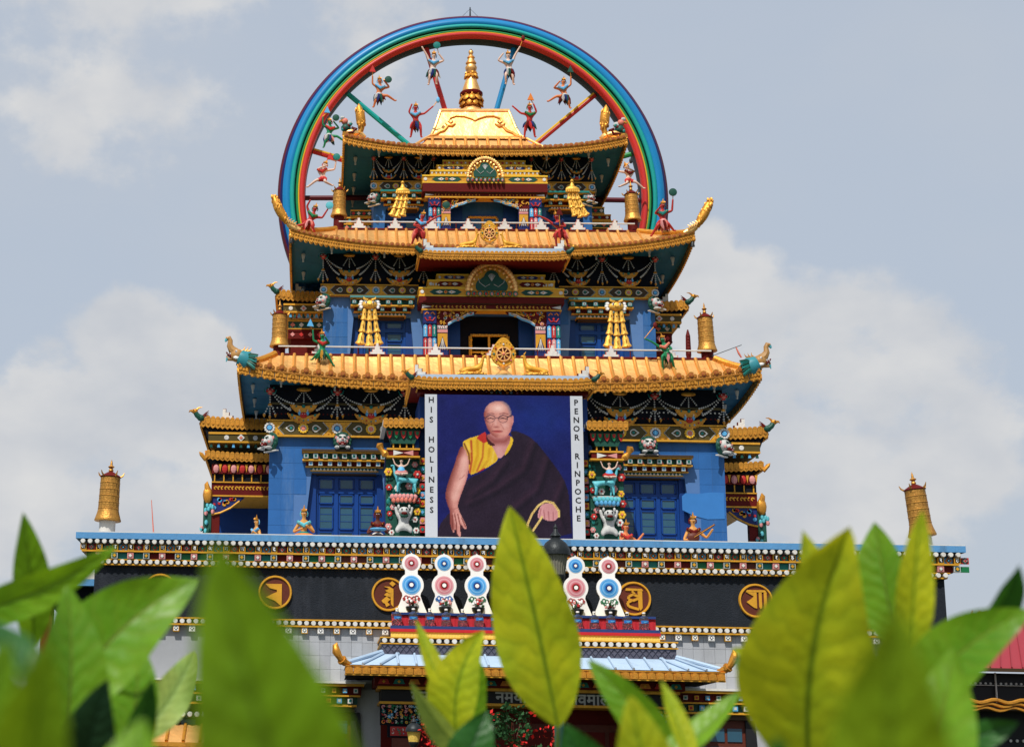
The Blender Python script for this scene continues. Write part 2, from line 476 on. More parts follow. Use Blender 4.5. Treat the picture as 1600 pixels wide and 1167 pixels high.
b = MB()
b.box(-12.06, 12.06, .50, .66, 5.890, 5.932, 1)
b.box(-12.05, 12.05, .56, .66, 5.756, 5.889, 0)
b.box(-12.06, 12.06, .50, .66, 5.712, 5.755, 1)
dot_band = b.build('dot_band', ['black_paint', 'gold_paint'], temple)
rest = MB()
k = -60
while k <= 60:
    x = k * .197
    seen = -9.9 < x < -3.75 or 3.6 < x < 6.9
    if seen and n_disc < 298:
        put(disc_me, 'disc', dot_band, (x, .56, 5.822)); n_disc += 1
    else:
        rest.disc(x, .56, 5.822, .074, .07, 12)
    k += 1
rest.build('outer_disc', ['white'], dot_band, True, kind='stuff')
blk = []
for c0, c1, c2 in (('white', 'white_clean', 'black_paint'), ('gold_paint', 'white_clean', 'dark_green')):
    q = MB(); q.box(-.088, .088, -.16, .02, -.088, .088, 0); q.box(-.068, .068, -.166, -.15, -.068, .068, 1)
    diamond(.058, -.174, -.166, 2, q); diamond(.034, -.182, -.174, 1, q)
    blk.append(q.mesh('carved_block', [c0, c1, c2]))
for k in range(-26, 27):
    put(blk[k % 2], 'carved_block', dot_band, (k * .4575 - .02, .70, 5.622))

# round gilt letters on the black band
def flag_letter(q):
    q.prism([(-.28, .24), (-.16, .12), (.05, .07), (.05, .01), (-.05, -.03), (-.26, -.14), (.0, -.24), (.19, -.40), (.19, .24)], -.03, .0, 1)
def ribbon(q, pts, w, y0, y1, mi=1):
    for (xa, za), (xb, zb) in zip(pts, pts[1:]):
        L = math.hypot(xb - xa, zb - za); nx_, nz_ = -(zb - za) / L * w, (xb - xa) / L * w
        q.prism([(xa - nx_, za - nz_), (xb - nx_, zb - nz_), (xb + nx_, zb + nz_), (xa + nx_, za + nz_)], y0, y1, mi)
        y0 -= .0012
def a_letter(q):
    q.prism([(-.24, .22), (.26, .22), (.22, .28), (-.22, .29)], -.03, 0, 1)
    q.prism([(.10, .215), (.12, -.26), (.17, -.34), (.23, -.26), (.23, .215)], -.031, 0, 1)
    ribbon(q, [(.11, .06), (-.02, .12), (-.15, .06), (-.16, -.02), (-.04, -.06), (.11, .0)], .035, -.03, 0)
    ribbon(q, [(-.08, -.06), (-.20, -.12), (-.16, -.22), (.0, -.27), (.13, -.30)], .036, -.036, 0)
    ribbon(q, [(-.06, .21), (.02, .13)], .03, -.04, 0)
def m_letter(q):
    q.prism([(-.28, .24), (.30, .24), (.26, .30), (-.24, .30)], -.03, 0, 1)
    q.prism([(-.26, .235), (.02, .235), (.02, -.22), (-.06, -.20), (-.27, -.04), (-.12, .06), (-.06, .12)], -.031, 0, 1)
    q.prism([(.08, .235), (.08, -.18), (.12, -.24), (.16, -.18), (.16, .235)], -.031, 0, 1)
    q.prism([(.22, .235), (.22, -.26), (.26, -.34), (.30, -.26), (.30, .235)], -.031, 0, 1)
def stack_letter(q):
    q.prism([(.02, .30), (.10, .38), (.20, .30), (.12, .22)], -.03, 0, 1)
    q.prism([(-.14, .22), (.02, .22), (.14, .15), (.14, -.36), (.07, -.28), (.05, .02), (-.10, .10), (.02, .16)], -.031, 0, 1)
    q.prism([(-.13, -.02), (-.05, .05), (.05, .01), (.05, -.08), (-.04, -.06)], -.03, 0, 1)
    q.prism([(-.20, -.18), (-.06, -.06), (.06, -.14), (-.03, -.22), (.04, -.30), (-.06, -.36), (-.10, -.27), (-.16, -.24)], -.03, 0, 1)
for i, (x, kind) in enumerate(((-10.12, 'flag'), (-6.82, 'flag'), (-3.59, 'stack'), (3.34, 'A'), (6.75, 'M'), (10.05, 'A'))):
    q = MB(); q.lathe([(.45, 0), (.45, .03)], (0, 0, 0), 40, 0, 'y')
    med = q.build('medallion', ['wood'], temple, loc=(x, .56, 6.68))
    q = MB()
    n = 40
    vs, fs = [], []
    for j in range(n):
        a = 2 * PI * j / n
        for r, y in ((.415, -.03), (.43, -.075), (.47, -.075), (.485, -.0)):
            vs.append((r * math.cos(a), y, r * math.sin(a)))
    for j in range(n):
        for s_ in range(3):
            fs.append((j * 4 + s_, j * 4 + s_ + 1, ((j + 1) % n) * 4 + s_ + 1, ((j + 1) % n) * 4 + s_))
    q.add(vs, fs)
    q.build('rim', ['gold_paint'], med, True)
    q = MB(); dict(flag=flag_letter, stack=stack_letter, A=a_letter, M=m_letter)[kind](q)
    q.build('letter', ['gold_paint', 'gold_paint'], med, loc=(0, -.03, 0))

# ------------------------------------------------------------------ window heads of the ground storey
sq = []
for c0, c1 in (('white', 'teal'), ('gold_paint', 'red'), ('sky_blue', 'white')):
    q = MB(); q.box(-.07, .07, -.10, .02, -.07, .07, 0); q.box(-.035, .035, -.106, -.09, -.035, .035, 1)
    sq.append(q.mesh('carved_block', [c0, c1]))
def ground_window(xc, hw):
    b = MB()
    b.box(xc - hw - .12, xc + hw + .12, .02, .7, 4.13, 4.19, 3)
    b.box(xc - hw - .08, xc + hw + .08, .06, .7, 4.06, 4.128, 1)
    b.box(xc - hw, xc + hw, .24, .7, 3.82, 4.058, 0)
    b.box(xc - hw + .02, xc + hw - .02, .16, .7, 3.775, 3.818, 1)
    b.box(xc - hw + .10, xc + hw - .10, .30, .7, 3.56, 3.773, 2)
    b.box(xc - hw + .12, xc + hw - .12, .24, .7, 3.50, 3.558, 1)
    b.box(xc - hw + .18, xc + hw - .18, .36, .7, 3.36, 3.498, 4)
    head = b.build('window_head', ['maroon', 'gold_paint', 'dark_green', 'white', 'brown'], temple)
    n = int(2 * hw / .30)
    for i in range(n):
        x = xc - hw + .15 + i * (2 * hw - .3) / (n - 1)
        put(sq[i % 3], 'carved_block', head, (x, .24, 3.94), scale=.85)
        if i < n - 1: put(sq[(i + 1) % 3], 'carved_block', head, (x + .15, .30, 3.665))
    for s in (-1, 1):
        b = MB()
        p = [(xc + s * (hw + .10), 1.0), (xc + s * (hw - .02), 3.358), (xc + s * (hw - .28), 3.358), (xc + s * (hw - .28), 1.0)]
        b.prism(p if s < 0 else p[::-1], .48, .7, 0)
        w = b.build('window_surround', ['black_paint'], temple)
    b = MB(); b.box(xc - hw + .281, xc + hw - .281, .56, .72, 1.0, 3.356, 0)
    b.build('window_leaf', ['wood'], w)
    for i in range(3):
        x = xc + (i - 1) * (hw - .28) * .62
        for z in (2.95, 2.45, 1.95):
            q = MB(); q.box(x - .20, x + .20, .53, .57, z - .18, z + .18)
            q.build('pane', ['glass'], w)
ground_window(-5.42, 1.06)
ground_window(5.52, 1.06)
ground_window(-9.2, 1.5)
ground_window(9.3, 1.5)

# low gilt canopy over the left ground storey window
b = MB()
b.box(-10.6, -7.4, -.35, .5, 3.10, 3.26, 0)
can = b.build('window_canopy', ['black_paint'], temple)
for i in range(16):
    put(disc_me, 'white_stud', can, (-10.5 + i * .2, -.35, 3.19))
b = MB(); b.add([(-10.7, -1.0, 2.42), (-7.3, -1.0, 2.42), (-7.3, -.2, 2.92), (-10.7, -.2, 2.92), (-10.7, -.2, 2.3), (-7.3, -.2, 2.3)],
                [(0, 1, 2, 3), (0, 3, 4), (1, 5, 2), (0, 4, 5, 1)])
b.build('canopy_roof', ['gold'], can)
for i in range(8):
    x = -10.6 + i * .46
    MB().tube([(x, -1.02, 2.45), (x, -.62, 2.70), (x, -.22, 2.94)], .045, 8).build('roof_rib', ['gold_deep'], can, True)
b = MB(); b.box(-10.7, -7.3, -1.04, -.98, 2.30, 2.42)
b.build('canopy_fringe', ['gold_deep'], can)

# ------------------------------------------------------------------ entrance porch
PX = .10
b = MB()
b.add([(PX - 4.95, -2.62, 4.50), (PX + 4.95, -2.62, 4.50), (PX + 3.95, -1.56, 4.86), (PX - 3.95, -1.56, 4.86)], [(0, 1, 2, 3)])
b.add([(PX - 4.95, -2.62, 4.50), (PX - 3.95, -1.56, 4.86), (PX - 3.95, .6, 4.86), (PX - 4.95, .6, 4.50)], [(0, 1, 2, 3)])
b.add([(PX + 4.95, -2.62, 4.50), (PX + 4.95, .6, 4.50), (PX + 3.95, .6, 4.86), (PX + 3.95, -1.56, 4.86)], [(0, 1, 2, 3)])
porch_roof = b.build('porch_roof', ['roof_blue'], temple)
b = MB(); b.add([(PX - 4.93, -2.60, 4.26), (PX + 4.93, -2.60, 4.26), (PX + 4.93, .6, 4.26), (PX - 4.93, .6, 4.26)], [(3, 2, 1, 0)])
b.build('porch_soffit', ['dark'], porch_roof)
for i in range(20):
    x = PX - 4.5 + i * 9.0 / 19
    xt = PX + (x - PX) * .87 if abs(x - PX) > 3.6 else x
    MB().tube([(x, -2.64, 4.53), (xt, -1.6, 4.88)], .035, 6).build('roof_rib', ['roof_blue'], porch_roof, True)
for s in (-1, 1):
    MB().tube([(PX + s * 4.95, -2.6, 4.54), (PX + s * 3.95, -1.56, 4.92)], .06, 8).build('hip_ridge', ['roof_blue'], porch_roof, True)
    q = MB(); q.tube([(PX + s * 4.82, -2.5, 4.50), (PX + s * 4.98, -2.62, 4.55), (PX + s * 5.10, -2.7, 4.66), (PX + s * 5.20, -2.72, 4.82), (PX + s * 5.22, -2.72, 4.98), (PX + s * 5.18, -2.72, 5.06)],
                     [.07, .10, .085, .12, .085, .01], 8)
    q.tube([(PX + s * 5.02, -2.64, 4.58), (PX + s * 5.06, -2.68, 4.62)], [.13, .13], 8)
    q.build('corner_finial', ['gold_deep'], porch_roof, True)
def carved_valance(x0, x1, y, z0, z1, parent, n, name='carved_tile', key='gold_deep'):
    """gilt fascia of n carved tiles, each with an arched lotus in relief"""
    w = (x1 - x0) / n
    q = MB()
    q.prism([(-w / 2 + .006, z0 - z1), (w / 2 - .006, z0 - z1), (w / 2 - .006, 0), (-w / 2 + .006, 0)], -.03, .03, 0)
    h = z1 - z0
    q.prism([(-w * .5, -h * .12), (w * .5, -h * .12), (w * .5, 0), (-w * .5, 0)], -.055, -.03, 0)
    for r, d in ((.46, .045), (.32, .06), (.18, .075)):
        q.prism([(-w * r, -h * .98)] + [(w * r, -h * .98)] + arc(0, -h * .62, w * r * .99, 0, 180, 8), -.03 - d, -.03, 0)
    me = q.mesh(name, [key])
    for i in range(n):
        put(me, name, parent, (x0 + w * (i + .5), y, z1))
carved_valance(PX - 4.97, PX + 4.97, -2.64, 4.255, 4.478, porch_roof, 44)
b = MB(); b.box(PX - 4.97, PX + 4.97, -2.70, -2.6, 4.22, 4.253)
b.build('eave_moulding', ['gold_paint'], porch_roof)

b = MB(); b.box(PX - 3.95, PX + 3.95, -1.55, .69, 4.6, 5.13)
lw = b.build('ledge_wall', ['slate'], temple)
q = MB()
for r in range(3):
    for i in range(46):
        x = PX - 3.88 + (i + (r % 2) * .5) * .169
        if x > PX + 3.92: continue
        q.prism([(x - .08, 5.12 - r * .11), (x, 5.02 - r * .11), (x + .08, 5.12 - r * .11)], -1.575 + r * .004, -1.545)
q.build('slate_scale', ['slate'], lw, kind='stuff')
b = MB()
b.box(PX - 4.0, PX + 4.0, -1.60, .69, 5.13, 5.16, 1)
b.box(PX - 3.97, PX + 3.97, -1.54, .69, 5.16, 5.29, 0)
b.box(PX - 4.0, PX + 4.0, -1.60, .69, 5.29, 5.325, 1)
lb = b.build('ledge_band', ['black_paint', 'gold_paint'], temple)
for i in range(38):
    put(disc_me, 'white_stud', lb, (PX - 3.88 + i * 7.76 / 37, -1.54, 5.225))

# recess, lintel and columns under the porch roof
b = MB()
b.box(PX - 4.15, PX + 4.15, -1.55, .6, 4.02, 4.25, 0)
b.box(PX - 4.05, PX + 4.05, -1.35, .6, 3.94, 4.018, 1)
b.box(PX - 3.95, PX + 3.95, -1.10, .6, 3.62, 3.938, 2)
b.box(PX - 4.0, PX + 4.0, -1.25, .6, 3.55, 3.618, 1)
lint = b.build('porch_lintel', ['maroon', 'gold_paint', 'black_paint'], temple)
MANTRA = '\u0928\u092e\u0917\u0928 \u0939\u092f\u093e\u0935\u092f\u093e\u0935\u092e\u093e\u0932 \u0915\u094d\u0930'
for xx, tx in ((-.15, '\u0928\u092e\u092f\u093e\u0928 \u0939'), (1.62, '\u092f\u093e\u0935\u092e\u093e\u0932'), (2.95, '\u0915\u094d\u0930'), (-1.75, '\u0935\u092f\u093e\u0917'), (-2.9, '\u0917\u0928')):
    put(glyph(tx, .42, .008, 'grey_white'), 'inscription', lint, (PX + xx, -1.11, 3.76))
for i in range(20):
    q = MB(); q.prism([(-.16, -.06), (.16, -.06), (.10, .07), (-.10, .07)], -.05, .02, 0); diamond(.045, -.07, -.05, 1, q)
    q.build('lintel_petal', [('red', 'teal', 'orange')[i % 3], 'gold_paint'], lint, loc=(PX - 3.9 + i * 7.8 / 19, -1.55, 4.13))
b = MB(); b.box(PX - 3.9, PX + 3.9, .45, .66, .05, 3.55, 0)
b.build('porch_back_wall', ['maroon'], temple)
for i in range(3):
    x = PX + (i - 1) * 2.35
    q = MB(); q.box(-.95, .95, -.06, .06, 0, 3.1, 0); q.box(-.80, -.06, -.10, -.05, .2, 2.9, 1); q.box(.06, .80, -.10, -.05, .2, 2.9, 1)
    d = q.build('porch_door', ['wood', 'maroon'], temple, loc=(x, .40, .05))
    for s in (-1, 1):
        MB().ball((s * .14, -.13, 1.4), .06).build('handle', ['gold_deep'], d, True)
PAL = ['red', 'teal', 'gold_paint', 'sky_blue', 'pink', 'green', 'white', 'orange']
def carved_panel(mb, x0, x1, z0, z1, y, nx, nz, rnd, base=0):
    """raised knots, curls and petals of many colours on a flat board"""
    for i in range(nx):
        for j in range(nz):
            x = lerp(x0, x1, (i + .5 + rnd.uniform(-.18, .18)) / nx)
            z = lerp(z0, z1, (j + .5 + rnd.uniform(-.18, .18)) / nz)
            r = min((x1 - x0) / nx, (z1 - z0) / nz) * rnd.uniform(.30, .48)
            k = rnd.randrange(len(PAL))
            if rnd.random() < .5:
                n = 7
                pts = [(x + r * (1 if t % 2 else .6) * math.cos(PI * t / n), z + r * (1 if t % 2 else .6) * math.sin(PI * t / n)) for t in range(2 * n)]
                mb.prism(pts, y - .03, y, base + k)
                mb.disc(x, y - .03, z, r * .35, .02, 6, base + (k + 3) % 8)
            else:
                a0 = rnd.uniform(0, 360)
                pts = arc(x, z, r, a0, a0 + 250, 7) + arc(x, z, r * .5, a0 + 250, a0, 6)
                mb.prism(pts, y - .035, y, base + k)
rnd = random.Random(5)
for i, x in enumerate((-3.25, 3.42)):
    q = MB(); q.box(-.30, .30, -.25, .25, 0, 2.6, 0)
    col = q.build('porch_column', ['wood'], temple, loc=(x, -.95, .05))
    q = MB(); q.box(-.62, .62, -.28, .28, 2.95, 3.50, 8); carved_panel(q, -.60, .60, 2.97, 3.49, -.28, 10, 5, rnd); carved_panel(q, -.60, .60, 2.97, 3.49, -.30, 8, 4, rnd)
    q.build('capital', PAL + ['dark'], col)
    q = MB(); q.box(-.42, .42, -.28, .28, 2.62, 2.94, 8); q.box(-.36, .36, -.30, -.27, 2.66, 2.90, 0); carved_panel(q, -.34, .34, 2.68, 2.88, -.30, 5, 2, rnd)
    q.build('bracket', PAL + ['dark'], col)

# ------------------------------------------------------------------ offering ledge in front of the black band
ledge = thing('offering_table', 'long altar ledge draped in yellow, red and blue brocade above the porch', 'altar table', (PX, 0, 5.325))
b = MB(); b.box(-3.66, 3.66, -.74, .55, 0, .36); b.box(-3.6, 3.6, -.40, .55, .36, .74)
b.build('table', ['wood'], ledge)
def pleats(x0, x1, y, z0, z1, n, amp, rnd, sag=0):
    mb = MB(); cols = n * 4
    vs = []
    for i in range(cols + 1):
        x = lerp(x0, x1, i / cols)
        yy = y - amp * (math.sin(i * PI / 2) * .5 + .5) * rnd.uniform(.6, 1.2)
        zb = z0 + rnd.uniform(0, .012)
        vs += [(x, yy, zb), (x, yy * .3 + y * .7, (z0 + z1) / 2), (x, y, z1 - sag * math.sin(PI * ((i / cols * 6) % 1)))]
    fs = []
    for i in range(cols):
        for j in range(2):
            a = i * 3 + j
            fs.append((a, a + 3, a + 4, a + 1))
    return mb.add(vs, fs)
rnd = random.Random(3)
pleats(-3.68, 3.68, -.76, -.04, .215, 90, .035, rnd).build('yellow_valance', ['brocade_y'], ledge, True, angle=80)
b = MB(); b.box(-3.70, 3.70, -.80, -.74, .205, .285); b.build('red_band', ['cloth_red'], ledge)
b = MB(); b.box(-3.69, 3.69, -.79, -.74, .286, .372); b.build('blue_band', ['cloth_blue'], ledge)
pleats(-3.64, 3.64, -.42, .37, .72, 60, .05, rnd, .05).build('red_drape', ['cloth_red'], ledge, True, angle=80)
b = MB(); b.box(-3.62, 3.62, -.46, .3, .742, .765); b.build('yellow_runner', ['brocade_y'], ledge)
b = MB(); b.box(-3.64, 3.64, -.475, -.462, .70, .765); b.build('blue_edging', ['cloth_blue'], ledge)

# seven flat offering boards, each of two ringed discs
def torma_outline():
    r = []
    r += [(.44, 0), (.40, .10), (.31, .32), (.25, .49)]
    r += [(.345 * math.cos(math.radians(a)), .79 + .345 * math.sin(math.radians(a))) for a in range(-40, 56, 12)]
    r += [(.175, 1.09), (.175, 1.17)]
    r += [(.265 * math.cos(math.radians(a)), 1.40 + .265 * math.sin(math.radians(a))) for a in range(-48, 73, 12)]
    r += [(.03, 1.665), (0, 1.70)]
    return r
half = torma_outline()
board_poly = half + [(-x, z) for x, z in reversed(half[:-1])]
board_me = MB().prism(board_poly, -.04, .04).mesh('board', ['white_clean'])
def ring_mesh(R, cols):
    q = MB()
    for i, c in enumerate(cols):
        r = R * (1 - i / len(cols) * .92)
        q.lathe([(r, 0), (r, .008 + .006 * i)], (0, 0, 0), 28, i, 'y')
    return q.mesh('ring_disc', list(cols))
M['pink2'] = mat('rose_ring', (.62, .34, .36), .5, 0, .06); M['red2'] = mat('crimson_ring', (.45, .05, .06), .5, 0, .06)
M['rose3'] = mat('dusty_rose_ring', (.55, .20, .24), .5, 0, .06)
M['blue2'] = mat('azure_ring', (.06, .30, .62), .5, 0, .06); M['blue3'] = mat('cornflower_ring', (.18, .42, .72), .5, 0, .06)
M['blue4'] = mat('cobalt_ring', (.015, .13, .42), .5, 0, .06)
PINKS = ('pink2', 'rose3', 'pink2', 'rose3', 'red2', 'maroon', 'white_clean')
BLUES = ('blue3', 'blue2', 'blue3', 'blue2', 'blue4', 'navy', 'white_clean')
rings = {(k, big): ring_mesh(.265 if big else .195, PINKS if k == 'p' else BLUES) for k in 'pb' for big in (0, 1)}
def curl_motif(key):
    q = MB()
    for s in (-1, 1):
        for x, z, r in ((.07, .42, .05), (.15, .44, .055), (.11, .34, .045), (.21, .40, .035)):
            q.tube([(s * (x + r * math.cos(t)), -.052, z + r * math.sin(t)) for t in [i * .7 for i in range(9)]], .010, 5, 0)
        q.tube([(s * .02, -.052, .22), (s * .06, -.052, .30), (s * .16, -.052, .34), (s * .23, -.052, .43)], .011, 5, 0)
    q.ball((0, -.05, .40), (.035, .02, .035), 6, 4, 1)
    return q.mesh('painted_curl', [key, 'red'])
curls = [curl_motif(k) for k in ('red', 'blue4', 'green')]
TORMA_HOW = ['leftmost, with red curls, pink ring over blue', 'second from the left, with blue curls, blue ring over pink',
             'third from the left, with green curls, beside the centre leaf', 'in the middle of the row behind the centre leaf',
             'third from the right, behind the street lamp', 'second from the right, blue ring over pink, red curls',
             'rightmost, pink ring over blue, beside the gilt letter']
for i in range(7):
    x = -2.98 + i * .917
    t = thing('offering_board', 'white double disc offering board, ' + TORMA_HOW[i], 'offering', (x, -.16, 6.092), 0, 'offering boards in a row on the altar ledge')
    put(board_me, 'board', t)
    up, lo = ('p', 'b') if i % 2 == 0 else ('b', 'p')
    put(rings[(up, 0)], 'ring_disc', t, (0, -.041, 1.40))
    put(rings[(lo, 1)], 'ring_disc', t, (0, -.041, .79))
    put(curls[(0, 1, 2, 1, 2, 0, 2)[i]], 'painted_curl', t)
    p = thing('flower_pot', 'dark flower bowl before the offering board ' + TORMA_HOW[i].split(',')[0].replace(' behind the centre leaf', ''), 'flower pot', (x + .01, -.36, 6.092), 0, 'bowls of flowers on the altar ledge')
    MB().lathe([(.07, 0), (.12, .05), (.135, .12), (.12, .13)], n=12).build('bowl', ['iron'], p, True); p.scale = (1.35,) * 3
    q = MB(); rr = random.Random(i)
    for k in range(26):
        a, r = rr.uniform(0, 6.28), rr.uniform(0, .12)
        q.ball((r * math.cos(a), r * math.sin(a), .14 + rr.uniform(0, .11) + (.05 - r * .3)), rr.uniform(.022, .040), 5, 3, rr.choice((0, 0, 1, 1, 2, 3)))
    q.build('flowers', ['plant', 'white_clean', 'red', 'pink'], p)

# water bottles along the ledge
bot = MB().lathe([(.125, 0), (.135, .02), (.135, .12), (.128, .14), (.135, .16), (.135, .30), (.11, .36), (.05, .41), (.042, .43), (.042, .47)], n=14).mesh('bottle_body', ['bottle'], True)
capm = MB().lathe([(.047, .462), (.047, .50), (.03, .505)], n=10).mesh('cap', ['white_clean'], True)
lab = MB()
for k in range(5):
    a0, a1 = math.radians(-140 + k * 20), math.radians(-120 + k * 20)
    lab.add([(.138 * math.cos(a0), .138 * math.sin(a0), .19), (.138 * math.cos(a1), .138 * math.sin(a1), .19), (.138 * math.cos(a1), .138 * math.sin(a1), .27), (.138 * math.cos(a0), .138 * math.sin(a0), .27)], [(0, 1, 2, 3)], 0)
lab.prism([(-.06, .24), (-.02, .205), (.05, .225), (.07, .25), (.0, .235)], -.1405, -.1385, 1)
lab = lab.mesh('label', ['blue4', 'sky_blue'])
wat = MB().lathe([(.118, .01), (.126, .03), (.126, .30), (.10, .345)], n=12).mesh('water', ['bottle'], True)
ORD = ['first', 'second', 'third', 'fourth', 'fifth', 'sixth', 'seventh', 'eighth']
BOTTLE = [o + ' from the left end' for o in ORD] + [o + ' from the right end' for o in reversed(ORD)]
BOTTLE[0], BOTTLE[15] = 'at the left end', 'at the right end'
for i in range(16):
    x = -3.40 + i * .4525
    t = thing('water_bottle', 'clear water bottle with a blue label, %s on the altar ledge' % BOTTLE[i], 'water bottle', (x, -.60, 5.690), random.uniform(-.3, .3), 'water bottles in a row on the altar ledge')
    put(bot, 'bottle_body', t); put(capm, 'cap', t); put(lab, 'label', t)

# ------------------------------------------------------------------ repeated painted details
def flower_mesh(r, petals, petal_key, heart, ring):
    q = MB()
    for k in range(petals):
        a = 2 * PI * k / petals
        q.ball((r * .72 * math.cos(a), -.02, r * .72 * math.sin(a)), (r * .24, .025, r * .24), 6, 3, 0)
    q.disc(0, 0, 0, r * .60, .03, 14, 2); q.disc(0, -.02, 0, r * .42, .03, 12, 1)
    return q.mesh('rosette', [petal_key, heart, ring])
def drop_mesh(r):
    q = MB()
    out = [(-r * 1.25, 0)] + arc(.1 * r, 0, r * .85, 215, 505, 12)
    q.prism(out, -.02, 0, 0)
    q.prism([(-r * .8, 0)] + arc(.12 * r, 0, r * .58, 215, 505, 10), -.03, -.02, 1)
    q.disc(.15 * r, -.03, 0, r * .36, .012, 8, 2)
    return q.mesh('teardrop', ['white', 'olive', 'teal'])
_fr = {}
def frieze(y, x0, x1, z0, z1, period, x_blue, body='olive', parent=temple):
    """gold-railed beam with rosettes, teardrops and bow-tie lattice panels; x_blue = list of blue rosette places"""
    h = z1 - z0
    b = MB()
    b.box(x0, x1, y, y + .3, z0 + .10 * h, z1 - .08 * h, 0)
    b.box(x0 - .02, x1 + .02, y - .06, y + .3, z0, z0 + .10 * h, 1)
    b.box(x0 - .02, x1 + .02, y - .05, y + .3, z1 - .08 * h, z1, 1)
    f = b.build('frieze', [body, 'gold_paint'], parent)
    key = round(h, 2)
    if key not in _fr:
        r = h * .33
        lat = MB()
        w = period * .205
        lat.prism([(-w, -h * .38), (-w * .55, 0), (-w, h * .38), (w, h * .38), (w * .55, 0), (w, -h * .38)], -.012, 0, 0)
        for s in (-1, 1):
            lat.tube([(s * w * 1.04, -.014, -h * .38), (s * w * .62, -.014, 0), (s * w * 1.04, -.014, h * .38)], .012, 4, 1)
            for a, c in ((.35, .2), (.35, -.2), (.62, .28), (.62, -.28)):
                lat.disc(s * w * a, -.012, h * c, h * .06, .02, 6, 2)
        _fr[key] = (flower_mesh(r * 1.05, 12, 'white', 'sky_blue', 'navy'), flower_mesh(r, 12, 'yellow', 'salmon', 'white'), drop_mesh(r * .75),
                    lat.mesh('lattice_panel', ['gold_paint', 'grey_white', 'gold_deep']))
        for side in (1, -1):
            hl = MB(); pl = [(0, -h * .38), (w, -h * .38), (w * .55, 0), (w, h * .38), (0, h * .38)]
            hl.prism(pl if side > 0 else mirror(pl), -.012, 0, 0)
            hl.tube([(side * w * 1.04, -.014, -h * .38), (side * w * .62, -.014, 0), (side * w * 1.04, -.014, h * .38)], .012, 4, 1)
            for a, c in ((.35, .2), (.35, -.2), (.62, .28), (.62, -.28)): hl.disc(side * w * a, -.012, h * c, h * .06, .02, 6, 2)
            _fr[(key, side)] = hl.mesh('lattice_panel', ['gold_paint', 'grey_white', 'gold_deep'])
    fb, fr_, dr, lat = _fr[key]
    zc = z0 + .51 * h
    for xb in x_blue:
        if x0 - .05 <= xb <= x1 + .05:
            put(_fr[(key, 1)] if xb - x0 < .3 else _fr[(key, -1)] if x1 - xb < .3 else lat, 'lattice_panel', f, (xb, y, zc)); put(fb, 'rosette', f, (xb, y - .01, zc))
        xr = xb + period / 2
        if x0 < xr - .2 and xr < x1 - .05:
            put(fr_, 'rosette', f, (xr, y - .005, zc))
            if xr - period * .19 > x0: put(dr, 'teardrop', f, (xr - period * .19, y, zc))
            if xr + period * .19 < x1: put(dr, 'teardrop', f, (xr + period * .19, y, zc), rot=(0, PI, 0), scale=(1, 1, 1))
    return f
bead_cache = {}
def beads(mb, p0, p1, sag, r0, r1, mi=0, side=0):
    """string of beads from p0 to p1 hanging with the given sag"""
    p0, p1 = Vector(p0), Vector(p1)
    L = (p1 - p0).length + sag
    n = max(3, int(L / ((r0 + r1) * 1.30)))
    for i in range(n + 1):
        t = i / n
        p = p0.lerp(p1, t); p.z -= sag * 4 * t * (1 - t) * .6 + 0
        r = lerp(r0, r1, t)
        mb.ball(p, r, 6, 4, mi)
